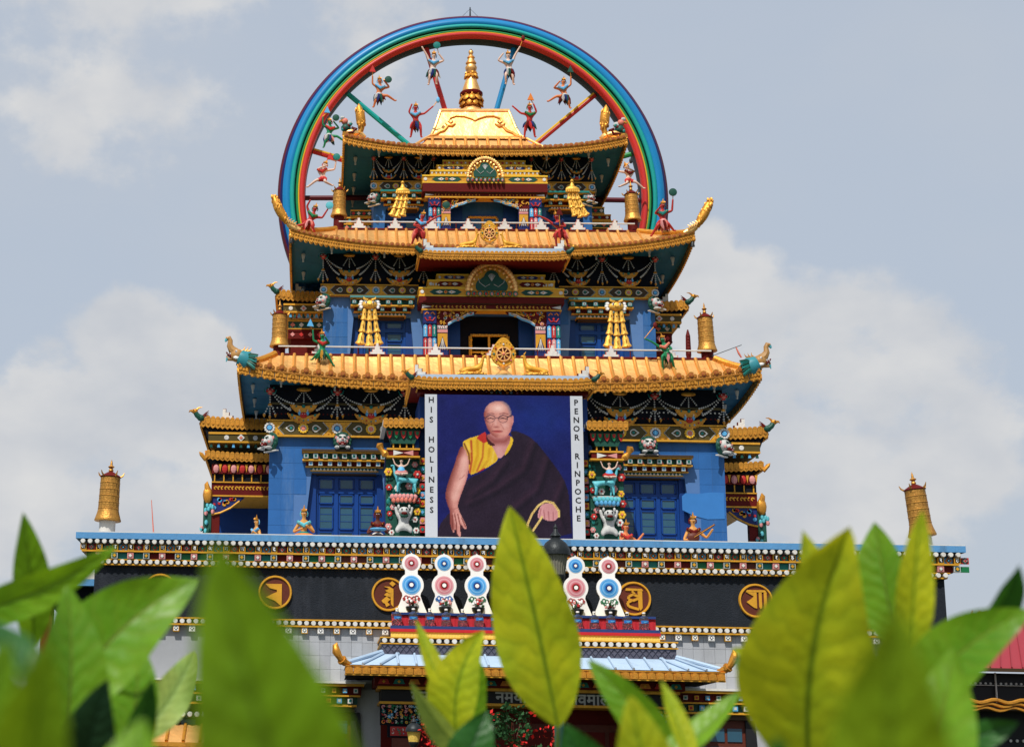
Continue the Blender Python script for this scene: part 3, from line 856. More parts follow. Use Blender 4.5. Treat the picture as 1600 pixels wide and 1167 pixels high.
def garland(y, nodes, z0, z1, parent=temple, k=1.0):
    """row of lion bosses with swags of white beads and gilt crescents between them"""
    h = z1 - z0
    per = nodes[1] - nodes[0]
    bm = MB(); bm.ball((0, -.05, 0), (.14 * k, .10, .12 * k), 8, 6, 0); bm.ball((0, -.13, -.03 * k), (.07 * k, .06, .05 * k), 6, 4, 1)
    for s in (-1, 1):
        bm.ball((s * .06 * k, -.13, .04 * k), .02 * k, 5, 3, 2); bm.ball((s * .11 * k, -.06, .10 * k), .04 * k, 5, 3, 3)
        bm.tube([(s * .05 * k, -.1, -.08 * k), (s * .17 * k, -.08, -.05 * k), (s * .20 * k, -.05, .05 * k)], .02 * k, 5, 3)
    boss = bm.mesh('lion_boss', ['red', 'salmon', 'white', 'teal'], True)
    cm = MB()
    w = per * .27
    cm.prism(arc(0, .30 * k, w, 205, 335, 14) + [(w * .55, .02 * k), (0, -.06 * k), (-w * .55, .02 * k)], -.06, 0, 0)
    for i in range(15):
        a = math.radians(207 + i * 9)
        cm.ball((w * .97 * math.cos(a), -.06, .30 * k + w * .97 * math.sin(a)), (.035 * k, .03, .04 * k), 5, 3, 0)
        if i % 2: cm.ball((w * .82 * math.cos(a), -.07, .30 * k + w * .82 * math.sin(a)), (.03 * k, .02, .03 * k), 5, 3, (2, 4, 1)[i % 3])
    cm.ball((0, -.07, .0), (.12 * k, .06, .10 * k), 8, 5, 1)
    for s in (-1, 1):
        cm.ball((s * .13 * k, -.07, .06 * k), (.05 * k, .03, .07 * k), 6, 4, 2)
        cm.tube([(s * .10 * k, -.08, .10 * k), (s * .15 * k, -.09, .16 * k), (s * .11 * k, -.09, .18 * k)], .016 * k, 5, 3)
        cm.disc(s * w * .62, -.06, .0, .04 * k, .02, 6, 4)
        cm.ball((s * .04 * k, -.13, .03 * k), .016 * k, 5, 3, 3)
    cres = cm.mesh('gilt_crescent', ['gold_deep', 'red', 'sky_blue', 'white', 'teal'], True)
    cm = MB(); w2 = per * .22
    cm.prism(arc(0, .22 * k, w2, 200, 340, 12) + [(w2 * .5, .04 * k), (0, .0), (-w2 * .5, .04 * k)], -.05, 0, 0)
    cm.ball((0, -.05, .0), (.06 * k, .04, .06 * k), 6, 4, 1)
    for s in (-1, 1): cm.disc(s * w2 * .5, -.05, -.0, .035 * k, .02, 6, 1)
    for i in range(9):
        a = math.radians(206 + i * 16)
        cm.ball((w2 * .95 * math.cos(a), -.05, .22 * k + w2 * .95 * math.sin(a)), (.03 * k, .03, .035 * k), 5, 3, 0)
    cres2 = cm.mesh('upper_crescent', ['gold_deep', 'teal'], True)
    rb = .036 * k
    for i, x in enumerate(nodes):
        put(boss, 'lion_boss', parent, (x, y - .06, z1 - .12 * k))
        mb = MB()
        zt = z1 - .22 * k
        zk = z0 + h * .46
        beads(mb, (x, y - .05, zt), (x, y - .06, zk), 0, rb * .8, rb * .9)
        mb.ball((x, y - .05, zk), (.07 * k, .05, .05 * k), 6, 4, 1)
        for s in (-.17, 0, .17):
            zl = z0 + h * (.16 if s else .10)
            beads(mb, (x + s * .3 * k, y - .06, zk - .05), (x + s * k, y - .08, zl), .0, rb * .7, rb * .95)
            mb.lathe([(.0, -.13 * k), (.04 * k, -.06 * k), (.045 * k, -.02 * k), (.01, .02)], (x + s * k * 1.06, y - .08, zl), 6, 1)
        mb.build('bead_tassel', ['bead_white', 'gold_deep'], parent, True)
        for dirn in (-1, 1):
            xn = x + dirn * per / 2
            if not (nodes[0] - .1 < xn < nodes[-1] + .1): continue
            mb = MB()
            beads(mb, (x + dirn * .10 * k, y - .06, zt), (xn - dirn * per * .20, y - .07, z0 + h * .30), h * .10, rb * .75, rb * 1.15)
            beads(mb, (x + dirn * .14 * k, y - .08, zt + .02), (xn - dirn * per * .15, y - .07, z0 + h * .50), h * .08, rb * .7, rb)
            mb.build('bead_swag', ['bead_white'], parent, True)
    for a, c in zip(nodes, nodes[1:]):
        xm = (a + c) / 2
        put(cres, 'gilt_crescent', parent, (xm, y - .02, z0 + .13 * h))
        put(cres2, 'upper_crescent', parent, (xm, y - .0, z0 + .42 * h))
        mb = MB()
        for s in (-1, 0, 1):
            beads(mb, (xm + s * .03 * k, y - .05, z1 - .10 * k), (xm + s * per * .11, y - .05, z0 + h * (.62 if s else .56)), 0, rb * .6, rb * .8)
        mb.build('bead_tassel', ['bead_white'], parent, True)
        MB().ball((xm, y - .05, z1 - .04 * k), (.24 * k, .06, .08 * k), 8, 5).build('gilt_boss', ['gold_deep'], parent, True)

# ------------------------------------------------------------------ golden roofs
def on_side(side, a, bdist):
    """a = along the side, bdist = distance of the side line from the axis"""
    return ((a, YC - bdist), (bdist, YC + a), (-a, YC + bdist), (-bdist, YC - a))[side]
def roof(e, zm, zc, r, zr, rib, fr_h, plates, antefix, label, bow=.58, pw=3.4, name='golden_roof'):
    n_u, n_v = 48, 8
    zeave = lambda u: zm + (zc - zm) * abs(u) ** pw
    def P(side, u, v):
        bd = lerp(e, r, v)
        w = (1 - bow) * v + bow * v * v
        z = lerp(zeave(u), zr, w) 
        x, y = on_side(side, u * bd, bd)
        return (x, y, z)
    mb = MB()
    for side in (range(1, 4) if plates else range(4)):
        vs = [P(side, -1 + 2 * i / n_u, j / n_v) for i in range(n_u + 1) for j in range(n_v + 1)]
        fs = [(i * (n_v + 1) + j, (i + 1) * (n_v + 1) + j, (i + 1) * (n_v + 1) + j + 1, i * (n_v + 1) + j + 1) for i in range(n_u) for j in range(n_v)]
        mb.add(vs, fs)
    mb.add([(-r, YC - r, zr - .01), (r, YC - r, zr - .01), (r, YC + r, zr - .01), (-r, YC + r, zr - .01)], [(0, 1, 2, 3)])
    ro = mb.build(name, ['gold'], temple, True, angle=30)
    if label: ro['label'] = label
    n_r = int(2 * e / rib)
    xs = [-e + (i + .5) * 2 * e / n_r for i in range(n_r)]
    edges = [-e] + [(p + q) / 2 for p, q in zip(xs, xs[1:])] + [e]
    rr = random.Random(int(e * 100))
    def front(x, v):
        bd = lerp(e, r, v)
        u = max(-1, min(1, x / bd))
        w = (1 - bow) * v + bow * v * v
        return (x, YC - bd, lerp(zeave(x / e if abs(x) <= e else 1), zr, w)), abs(x) <= bd
    if plates:
        for k, (a, c) in enumerate(zip(edges, edges[1:])):
            q = MB(); vs = []
            tilt = rr.uniform(-.012, .012); ty = rr.uniform(-.006, .006)
            for j in range(n_v + 1):
                v = j / n_v
                bd = lerp(e, r, v)
                for x, t in ((a, tilt), (c, -tilt)):
                    xx = max(-bd, min(bd, x))
                    w = (1 - bow) * v + bow * v * v
                    vs.append((xx, YC - bd + ty, lerp(zeave(xx / bd), zr, w) + t * (1 - v) * v * 4))
            q.add(vs, [(2 * j, 2 * j + 1, 2 * j + 3, 2 * j + 2) for j in range(n_v)])
            q.build('roof_plate', ['gold'], ro, True, angle=30)
    for x in xs:
        pts = []
        for j in range(n_v + 1):
            p, ok = front(x, j / n_v)
            if ok: pts.append((p[0], p[1] - .015, p[2] + .03))
        if len(pts) > 1:
            pts[0] = (pts[0][0], pts[0][1] - .03, pts[0][2])
            MB().tube(pts, rib * .155, 8).build('roof_rib', ['gold_rib'], ro, True)
    side_mb = MB()
    for side in (1, 3):
        for x in xs[::2]:
            pts = []
            for j in range(0, n_v + 1, 2):
                v = j / n_v; bd = lerp(e, r, v)
                if abs(x) <= bd:
                    px_, py_ = on_side(side, x, bd)
                    pts.append((px_, py_, lerp(zeave(x / e), zr, (1 - bow) * v + bow * v * v) + .03))
            if len(pts) > 1: side_mb.tube(pts, rib * .135, 6)
    side_mb.build('side_rib', ['gold'], ro, True, kind='stuff')
    for sx in (-1, 1):
        pts = []
        for j in range(n_v + 1):
            v = j / n_v; bd = lerp(e, r, v)
            pts.append((sx * bd, YC - bd, lerp(zc, zr, (1 - bow) * v + bow * v * v) + .04))
        MB().tube(pts, [rib * .3] * len(pts), 8).build('hip_ridge', ['gold_deep'], ro, True)
    # fringe: scalloped gilt tiles under the eave
    w = .165 if not antefix else rib
    q = MB()
    if antefix:
        q.prism([(-w / 2 + .006, 0), (-w / 2 + .006, -fr_h * .8), (-w * .25, -fr_h), (0, -fr_h * .86), (w * .25, -fr_h), (w / 2 - .006, -fr_h * .8), (w / 2 - .006, 0)], -.02, .02)
        q.prism([(-w / 2, -fr_h * .14), (w / 2, -fr_h * .14), (w / 2, 0), (-w / 2, 0)], -.045, -.02)
        q.prism([(-w / 2, -fr_h * .80), (w / 2, -fr_h * .80), (w / 2, -fr_h * .70), (-w / 2, -fr_h * .70)], -.04, -.02)
        for a in (-.26, 0, .26):
            q.disc(a * w, -.02, -fr_h * .42, w * .13, .035, 7)
        q.prism(arc(0, -fr_h * .55, w * .40, 0, 180, 8) + arc(0, -fr_h * .55, w * .30, 180, 0, 8), -.05, -.02)
        for a in (-.25, .25): q.disc(a * w, -.02, -fr_h * .86, w * .10, .03, 6)
    else:
        q.prism([(-w / 2, 0), (-w / 2, -fr_h * .72), (-w * .3, -fr_h * .92), (0, -fr_h), (w * .3, -fr_h * .92), (w / 2, -fr_h * .72), (w / 2, 0)], -.02, .02)
        q.disc(0, -.02, -fr_h * .72, w * .3, .04, 7)
        q.disc(-w * .25, -.02, -fr_h * .38, w * .2, .035, 6); q.disc(w * .25, -.02, -fr_h * .38, w * .2, .035, 6)
        q.prism([(-w / 2, -fr_h * .14), (w / 2, -fr_h * .14), (w / 2, .0), (-w / 2, 0)], -.05, -.02)
    tile = q.mesh('fringe_tile', ['gold_deep'])
    n_f = int(2 * e / w)
    other = MB()
    tv = [tuple(v.co) for v in tile.vertices]; tf = [tuple(p.vertices) for p in tile.polygons]
    for side in range(4):
        for i in range(n_f):
            x = -e + (i + .5) * 2 * e / n_f
            sl = math.atan2(zeave((x + .05) / e) - zeave((x - .05) / e), .1)
            px_, py_ = on_side(side, x, e)
            if side == 0:
                put(tile, 'fringe_tile', ro, (px_, py_, zeave(x / e)), rot=(0, -sl, 0))
            else:
                a = side * PI / 2
                mt = Matrix.Translation((px_, py_, zeave(x / e))) @ Matrix.Rotation(a, 4, 'Z') @ Matrix.Rotation(-sl, 4, 'Y')
                if side != 2 or i % 2 == 0: other.add([mt @ Vector(v) for v in tv], tf)
    other.build('side_fringe', ['gold_deep'], ro, kind='stuff')
    # row of lotus end tiles standing on the eave, over each rib
    q = MB()
    if 'end_tile' not in M:
        M['end_tile'] = mat('rusty_gilt', (.33, .125, .016), .5, 0, .3, 7, .2, 40); M['rust'] = mat('rust_red_gilt', (.30, .075, .025), .5, .2, .2, 7)
    if antefix:
        R = rib * .46
        pts = [(-R, -.05), (R, -.05), (R, .05)] + arc(R * .62, .07, R * .40, -20, 130, 5) + arc(0, .13, R * .52, 20, 160, 6) + arc(-R * .62, .07, R * .40, 50, 200, 5) + [(-R, .05)]
        q.prism(pts, -.03, .03, 0)
        q.disc(0, -.03, .09, R * .40, .03, 10, 1); q.disc(0, -.06, .09, R * .2, .02, 8, 0)
        for s in (-1, 1): q.disc(s * R * .6, -.03, .06, R * .22, .02, 7, 0)
        am = q.mesh('lotus_end_tile', ['end_tile', 'rust'])
        ax = xs
    else:
        R = .088
        q.prism([(-R, -.03), (R, -.03)] + arc(0, 0, R * .98, 0, 180, 8), -.035, .04, 0); q.disc(0, -.035, .01, R * .5, .015, 7, 1)
        am = q.mesh('wave_end_tile', ['end_tile', 'rust'])
        nn = int(2 * e / .18); ax = [-e + (i + .5) * 2 * e / nn for i in range(nn)]
    for x in ax:
        sl = math.atan2(zeave((x + .05) / e) - zeave((x - .05) / e), .1)
        put(am, am.name.split('.')[0], ro, (x, YC - e - .03, zeave(x / e) + .005), rot=(0, -sl, 0))
    # soffit
    mb = MB()
    wi = r - .9 if r > 2.5 else 3.0
    return ro, zeave
def soffit(e, zeave, w_in, z_in, parent, drops):
    mb = MB()
    n_u = 40
    for side in range(4):
        vs = []
        for i in range(n_u + 1):
            u = -1 + 2 * i / n_u
            for v in (0, .5, 1):
                bd = lerp(e - .03, w_in, v)
                x, y = on_side(side, u * bd, bd)
                z = lerp(zeave(u) - .06, z_in, v)
                vs.append((x, y, z))
        fs = [(i * 3 + j, i * 3 + j + 1, (i + 1) * 3 + j + 1, (i + 1) * 3 + j) for i in range(n_u) for j in range(2)]
        mb.add(vs, fs)
    so = mb.build('soffit', ['soffit'], parent, True)
    dm = MB().lathe([(.0, -.30), (.035, -.28), (.025, -.22), (.055, -.12), (.07, -.03), (.045, 0)], n=8).mesh('lotus_drop', ['white'], True)
    for side in (0, 1, 3):
        for i in range(drops):
            x = (-1 + 2 * (i + .5) / drops) * (e - .5)
            px_, py_ = on_side(side, x, e - .42)
            put(dm, 'lotus_drop', so, (px_, py_, lerp(zeave(x / e), z_in, .4) - .04))
    return so

# ------------------------------------------------------------------ tier walls
def wall_front(name, w, z0, z1, openings, tile=None):
    """front wall of a tier with trapezoid window openings (xc, half_top, half_bottom, zb, zt); core behind"""
    yf = YC - w
    mb = MB()
    mb.box(-w, w, yf + .42, YC + w, z0, z1)
    ops = sorted(openings)
    x_prev_t = x_prev_b = -w
    for xc, ht, hb, zb, zt in ops:
        mb.prism([(x_prev_b, z0), (xc - hb, z0), (xc - ht, zt), (x_prev_t, zt)], yf, yf + .42)
        x_prev_t, x_prev_b = xc + ht, xc + hb
    zt = ops[0][4]
    mb.prism([(x_prev_b, z0), (w, z0), (w, zt), (x_prev_t, zt)], yf, yf + .42)
    mb.box(-w, w, yf, yf + .42, zt, z1)
    return mb.build(name, ['wall_joint' if tile else 'wall_blue'], temple)
rnd = random.Random(21)
def wall_tiles(wall, w, z0, z1, cw, ch, free):
    me = MB().box(-cw / 2 + .004, cw / 2 - .004, -.010, .02, -ch / 2 + .004, ch / 2 - .004).mesh('glazed_tile', ['wall_blue'])
    nz = int((z1 - z0) / ch)
    nx = int(2 * w / cw)
    for j in range(nz):
        z = z0 + (j + .5) * ch
        for i in range(nx):
            x = -w + (i + .5) * 2 * w / nx
            if not free(x, z): continue
            put(me, 'glazed_tile', wall, (x, YC - w, z), scale=(2 * w / nx / cw, 1, 1), rot=(rnd.uniform(-.003, .003), 0, rnd.uniform(-.003, .003)))
def pane_door(parent, xc, hw, z0, z1, y, cols, transom):
    """blue door-window: leaves with glazed panes"""
    mb = MB(); mb.box(xc - hw, xc + hw, y, y + .06, z0, z1)
    f = mb.build('window_frame', ['frame_blue'], parent)
    n = cols
    pw = 2 * hw / n
    q = MB()
    q.box(xc - hw, xc + hw, y - .06, y - .002, transom - .06, transom + .06)
    q.box(xc - hw, xc + hw, y - .06, y - .002, z1 - .07, z1)
    for i in range(n + 1):
        x = xc - hw + i * pw
        q.box(x - .06, x + .06, y - .05, y - .001, z0, z1 - .07)
    q.build('mullion', ['frame_blue'], f)
    zs = [z0 + .1]
    while zs[-1] + .78 < transom: zs.append(zs[-1] + .82)
    for i in range(n):
        x = xc - hw + (i + .5) * pw
        rows = [(z, min(z + .68, transom - .12)) for z in zs] + [(transom + .1, z1 - .12)]
        for a, c in rows:
            if c - a < .1: continue
            g_ = MB(); g_.box(x - pw * .30, x + pw * .30, y - .018, y - .003, a, c, 0)
            pn = g_.build('pane', ['glass'], f)
            q = MB(); X = pw * .30
            for (xa, xb, za, zb) in ((x - X - .035, x - X, a, c), (x + X, x + X + .035, a, c), (x - X, x + X, a - .035, a), (x - X, x + X, c, c + .035)):
                q.box(xa, xb, y - .05, y - .002, za, zb)
            nb = max(1, int((c - a) / .17))
            for t in range(1, nb): q.box(x - X, x + X, y - .028, y - .019, a + (c - a) * t / nb - .008, a + (c - a) * t / nb + .008)
            q.build('pane_bar', ['frame_blue'], f)
    return f
M['dull_turq'] = mat('dull_turquoise', (.07, .22, .22), .5, 0, .2, 6)
sqw = []
for c0, c1 in (('grey_white', 'teal'), ('grey_white', 'sky_blue'), ('dull_turq', 'grey_white')):
    q = MB(); q.box(-.085, .085, -.14, .02, -.085, .085, 0); q.box(-.05, .05, -.146, -.13, -.05, .05, 1); q.box(-.022, .022, -.152, -.14, -.022, .022, 2)
    sqw.append(q.mesh('carved_block', [c0, c1, 'black_paint']))
def lintel(parent, xc, hw, zt, zb, yf, n, top='brown', var=0):
    h = zt - zb
    mb = MB()
    mb.box(xc - hw, xc + hw, yf - .40, yf + .3, zt - h * .10, zt, 0)
    mb.box(xc - hw + .02, xc + hw - .02, yf - .36, yf + .3, zt - h * .15, zt - h * .101, 1)
    mb.box(xc - hw + .04, xc + hw - .04, yf - .20, yf + .3, zt - h * .42, zt - h * .151, 2)
    mb.box(xc - hw + .02, xc + hw - .02, yf - .30, yf + .3, zt - h * .49, zt - h * .421, 1)
    mb.box(xc - hw + .14, xc + hw - .14, yf - .10, yf + .3, zt - h * .70, zt - h * .491, 3)
    mb.box(xc - hw + .12, xc + hw - .12, yf - .16, yf + .3, zt - h * .74, zt - h * .701, 1)
    mb.box(xc - hw + .30, xc + hw - .30, yf - .04, yf + .3, zt - h * .86, zt - h * .741, 4)
    mb.box(xc - hw + .28, xc + hw - .28, yf - .08, yf + .3, zt - h * .90, zt - h * .861, 1)
    mb.box(xc - hw + .34, xc + hw - .34, yf + .02, yf + .3, zb, zt - h * .901, 5)
    l = mb.build('window_head', [top, 'gold_paint', 'dark_green', 'maroon', 'teal', 'brown'], parent)
    s = h * .20 / .17
    for i in range(n):
        x = xc - hw + .14 + i * (2 * hw - .28) / (n - 1)
        put(sqw[var], 'carved_block', l, (x, yf - .20, zt - h * .285), scale=(s, 1, s))
        if i < n - 1:
            put(sqw[1 if var == 0 else var], 'carved_block', l, (x + (hw - .14) / (n - 1), yf - .10, zt - h * .595), scale=(s * .9, 1, s * .9))
            q = MB(); q.prism([(-.05, -.05), (.05, -.05), (0, .05)], -.06, .02)
            put(q.mesh('petal_block', ['salmon' if i % 2 else 'green']), 'petal_block', l, (x + .1, yf - .20, zt - h * .33))
    m_ = 2 * n
    q = MB()
    for i in range(m_):
        x = xc - hw + .38 + i * (2 * hw - .76) / (m_ - 1)
        q.prism([(x - .045, zt - h * .86), (x + .045, zt - h * .86), (x, zt - h * .75)], yf - .09, yf - .03)
    q.build('small_dentil', ['white'], l, kind='stuff')
    return l
def jambs(parent, xc, ht, hb, hw, zb, zt, yf):
    """splayed dark blue surround inside the opening"""
    for s in (-1, 1):
        p = [(xc + s * hb, zb), (xc + s * hw, zb), (xc + s * hw, zt), (xc + s * ht, zt)]
        if s > 0: p = p[::-1]
        MB().prism(p, yf + .20, yf + .42).build('window_surround', ['deep_blue'], parent)

# -- tier three (lowest)
W3, Z3 = 7.2, 12.16
op3 = [(-4.72, 1.12, 1.42, 8.3, 11.0), (4.82, 1.12, 1.42, 8.3, 11.0)]
wall3 = wall_front('lower_wall', W3, 8.3, 13.9, op3, True)
def free3(x, z):
    if abs(x) < 3.0: return False
    for xc, ht, hb, zb, zt in op3:
        if z < zt + .1 and abs(x - xc) < lerp(hb, ht, max(0, min(1, (z - zb) / (zt - zb)))) + .26: return False
    return True
wall_tiles(wall3, W3, 8.3, 12.3, .40, .50, free3)
q = MB(); q.prism([(5.83, 9.98), (5.83, 10.42), (5.95, 10.52), (6.3, 10.50), (6.75, 10.56), (7.14, 10.55), (7.14, 9.72), (6.6, 9.70), (6.2, 9.80)][::-1], 5.464, 5.474)
q.build('repainted_patch', ['patch_blue'], wall3)
for xc, ht, hb, zb, zt in op3:
    jambs(temple, xc, ht, hb, .97, 8.3, 11.0, YC - W3)
    pane_door(temple, xc, .97, 8.35, 10.95, YC - W3 + .34, 3, 10.45)
lintel(temple, -4.80, 1.36, 11.70, 10.97, YC - W3, 9)
lintel(temple, 4.80, 1.36, 11.66, 10.97, YC - W3, 9)
P3 = 2.16
for s in (-1, 1):
    xs_ = [s * (W3 - .04), s * (W3 - .04 - P3)]
    x0, x1 = (-7.27, -3.25) if s < 0 else (3.25, 7.27)
    nodes = sorted([s * 7.2, s * (7.2 - P3), s * (7.2 - 2 * P3)])
    frieze(YC - W3 - .14, x0, x1, 12.13, 12.68, P3, [-7.2, -7.2 + P3, -7.2 + 2 * P3] if s < 0 else [7.2 - 2 * P3 , 7.2 - P3, 7.2])
    garland(YC - W3 - .10, nodes, 12.70, 13.72, temple, 1.0)
b = MB(); b.box(-7.22, 7.22, YC - W3 - .012, YC - W3 - .003, 12.68, 13.86); b.build('dark_frieze', ['dark'], temple)  # dark painted wall panel behind the bead garlands
for s in (-1, 1):
    b = MB()
    for x0, x1, z in ((3.2, 7.1, 12.90), (3.2, 7.1, 13.10)):
        for i in range(30):
            x = lerp(x0, x1, i / 29)
            b.disc(s * x, YC - W3 - .012, z, .03, .02, 6, 0 if z < 13 else 1)
    b.box(min(s * 3.2, s * 7.15), max(s * 3.2, s * 7.15), YC - W3 - .05, YC - W3 - .013, 13.20, 13.27, 2)
    b.build('painted_dots', ['maroon', 'white', 'olive'], temple, kind='stuff')

# -- tier two
W2 = 5.52
op2 = [(-3.55, .95, 1.12, 14.9, 16.62), (3.70, .98, 1.12, 14.9, 16.62)]
wall2 = wall_front('middle_wall', W2, 14.7, 18.85, op2, True)
def free2(x, z):
    if abs(x) < 2.3: return False
    for xc, ht, hb, zb, zt in op2:
        if z < zt + .1 and abs(x - xc) < lerp(hb, ht, max(0, min(1, (z - zb) / (zt - zb)))) + .24: return False
    return True
wall_tiles(wall2, W2, 14.9, 17.4, .40, .50, free2)
for i, (xc, ht, hb, zb, zt) in enumerate(op2):
    jambs(temple, xc, ht, hb, .80, 14.9, 16.62, YC - W2)
    pane_door(temple, xc + (.05 if i == 0 else 0), .74, 14.95, 16.58, YC - W2 + .34, 2, 16.2)
    lintel(temple, xc, 1.08, 17.24, 16.55, YC - W2, 6, 'dull_turq', 2)
P2 = 1.76
for s in (-1, 1):
    x0, x1 = (-5.60, -2.36) if s < 0 else (2.36, 5.60)
    nodes = sorted([s * 5.54, s * (5.54 - P2), s * (5.54 - 2 * P2 + .15)])
    frieze(YC - W2 - .12, x0, x1, 17.29, 17.69, P2, [-5.52, -5.52 + P2, -5.52 + 2 * P2] if s < 0 else [5.52 - 2 * P2, 5.52 - P2, 5.52], 'brown')
    garland(YC - W2 - .10, nodes, 17.72, 18.74, temple, .85)
b = MB(); b.box(-5.54, 5.54, YC - W2 - .012, YC - W2 - .003, 17.69, 18.82); b.build('dark_frieze', ['dark'], temple)  # dark panel behind the middle garlands

# -- tier one (top)
W1 = 3.80
op1 = [(-2.75, .62, .70, 19.8, 21.0), (2.85, .62, .70, 19.8, 21.0)]
wall1 = wall_front('upper_wall', W1, 19.7, 22.95, op1)
for xc, ht, hb, zb, zt in op1:
    jambs(temple, xc, ht, hb, .5, 19.8, 21.0, YC - W1)
    pane_door(temple, xc, .5, 19.85, 20.95, YC - W1 + .34, 2, 20.75)
    lintel(temple, xc, .82, 21.56, 20.92, YC - W1, 5, 'teal', 2)
P1 = 1.55
for s in (-1, 1):
    x0, x1 = (-3.88, -1.9) if s < 0 else (1.9, 3.88)
    nodes = sorted([s * 3.8, s * (3.8 - 1.05), s * (3.8 - 2.1)])
    frieze(YC - W1 - .12, x0, x1, 21.58, 21.96, P1, [-3.80, -3.80 + P1] if s < 0 else [3.80 - P1, 3.80], 'brown')
    garland(YC - W1 - .10, nodes, 21.98, 22.86, temple, .66)
b = MB(); b.box(-3.82, 3.82, YC - W1 - .012, YC - W1 - .003, 21.97, 22.93); b.build('dark_frieze', ['dark'], temple)  # dark panel behind the top garlands

# ------------------------------------------------------------------ roofs
R3, E3 = 7.07, 8.20
ro3, ze3 = roof(E3, 13.80, 14.30, R3, 14.88, .385, .34, True, True, 'widest golden roof, with lotus end tiles')
soffit(E3, ze3, W3 + .02, 13.86, ro3, 9)
ro2, ze2 = roof(6.64, 18.72, 19.30, 5.12, 19.78, .335, .33, True, False, 'middle golden roof, with a wavy eave')
soffit(6.64, ze2, W2 + .02, 18.80, ro2, 7)
E1, R1 = 4.86, 1.78
ZB = 23.42
# gentle lower slope of the top roof, then its steep ribbed band and smooth pyramid
ro1, ze1 = roof(E1, 22.86, 23.30, 2.75, ZB + .01, .36, .32, False, False, 'topmost golden roof under the finial', bow=.0, pw=3.0)
soffit(E1, ze1, W1 + .02, 22.93, ro1, 6)
mb = MB()
for side in range(4):
    vs = []
    for j in range(7):
        v = j / 6; bd = lerp(2.75, R1, v)
        for u in (-1, 1):
            x, y = on_side(side, u * bd, bd); vs.append((x, y, ZB + (24.36 - ZB) * (v * .6 + v * v * .4)))
    mb.add(vs, [(2 * j, 2 * j + 1, 2 * j + 3, 2 * j + 2) for j in range(6)])
band = mb.build('ribbed_slope', ['gold'], temple, True, angle=30)
for i in range(13):
    x = -2.4 + i * .4
    pts = []
    for j in range(7):
        v = j / 6; bd = lerp(2.75, R1, v)
        if abs(x) <= bd - .02: pts.append((x, YC - bd - .02, ZB + .03 + (24.36 - ZB) * (v * .6 + v * v * .4)))
    if len(pts) > 1: MB().tube(pts, .06, 8).build('roof_rib', ['gold_rib'], band, True)
mb = MB()
CZ = lambda z: 24.34 + (z - 24.34) * 1.34
prof = [(R1 + .10, 24.34), (1.62, CZ(24.50)), (1.46, CZ(24.80)), (1.34, CZ(25.10)), (1.24, CZ(25.32))]
for side in range(4):
    vs = []
    for bd, z in prof:
        for u in (-1, 1):
            x, y = on_side(side, u * bd, bd); vs.append((x, y, z))
    mb.add(vs, [(2 * j, 2 * j + 1, 2 * j + 3, 2 * j + 2) for j in range(len(prof) - 1)])
mb.add([(-1.24, YC - 1.24, CZ(25.31)), (1.24, YC - 1.24, CZ(25.31)), (1.24, YC + 1.24, CZ(25.31)), (-1.24, YC + 1.24, CZ(25.31))], [(0, 1, 2, 3)])
pyr = mb.build('pyramid_cap', ['gold'], temple, True, angle=25)
mb = MB(); mb.box(-1.28, 1.28, YC - 1.28, YC + 1.28, CZ(25.32), CZ(25.32) + .08); mb.build('cap_moulding', ['gold'], pyr)
# scrolled relief on the face of the cap
def on_cap(x, z):
    z = CZ(z)
    for (b0, z0), (b1, z1) in zip(prof, prof[1:]):
        if z <= z1: return (x, YC - lerp(b0, b1, (z - z0) / (z1 - z0)) - .03, z)
    return (x, YC - 1.27, z)
for s in (-1, 1):
    q = MB()
    q.tube([on_cap(0, 25.00), on_cap(s * .12, 25.06), on_cap(s * .40, 25.14), on_cap(s * .70, 25.15), on_cap(s * .92, 25.08), on_cap(s * .98, 24.98), on_cap(s * .90, 24.92), on_cap(s * .82, 24.97), on_cap(s * .86, 25.02)],
           [.02, .028, .032, .032, .032, .03, .028, .022, .01], 7, 0)
    q.tube([on_cap(s * .72, 24.90), on_cap(s * .86, 24.82), on_cap(s * 1.02, 24.84), on_cap(s * 1.10, 24.92)], [.02, .06, .05, .02], 7, 0)
    q.tube([on_cap(s * 1.02, 24.80), on_cap(s * 1.16, 24.66), on_cap(s * 1.34, 24.60), on_cap(s * 1.48, 24.50), on_cap(s * 1.66, 24.44)], [.05, .06, .05, .06, .04], 7, 0)
    q.build('scroll_relief', ['gold_rib'], pyr, True)
    MB().tube([(s * 1.26, YC - 1.26, CZ(25.32)), (s * 1.35, YC - 1.35, CZ(25.10)), (s * 1.47, YC - 1.47, CZ(24.80)), (s * 1.63, YC - 1.63, CZ(24.50)), (s * 1.86, YC - 1.86, 24.34), (s * 2.75, YC - 2.75, ZB + .05)], .05, 7).build('hip_ridge', ['gold'], pyr, True)

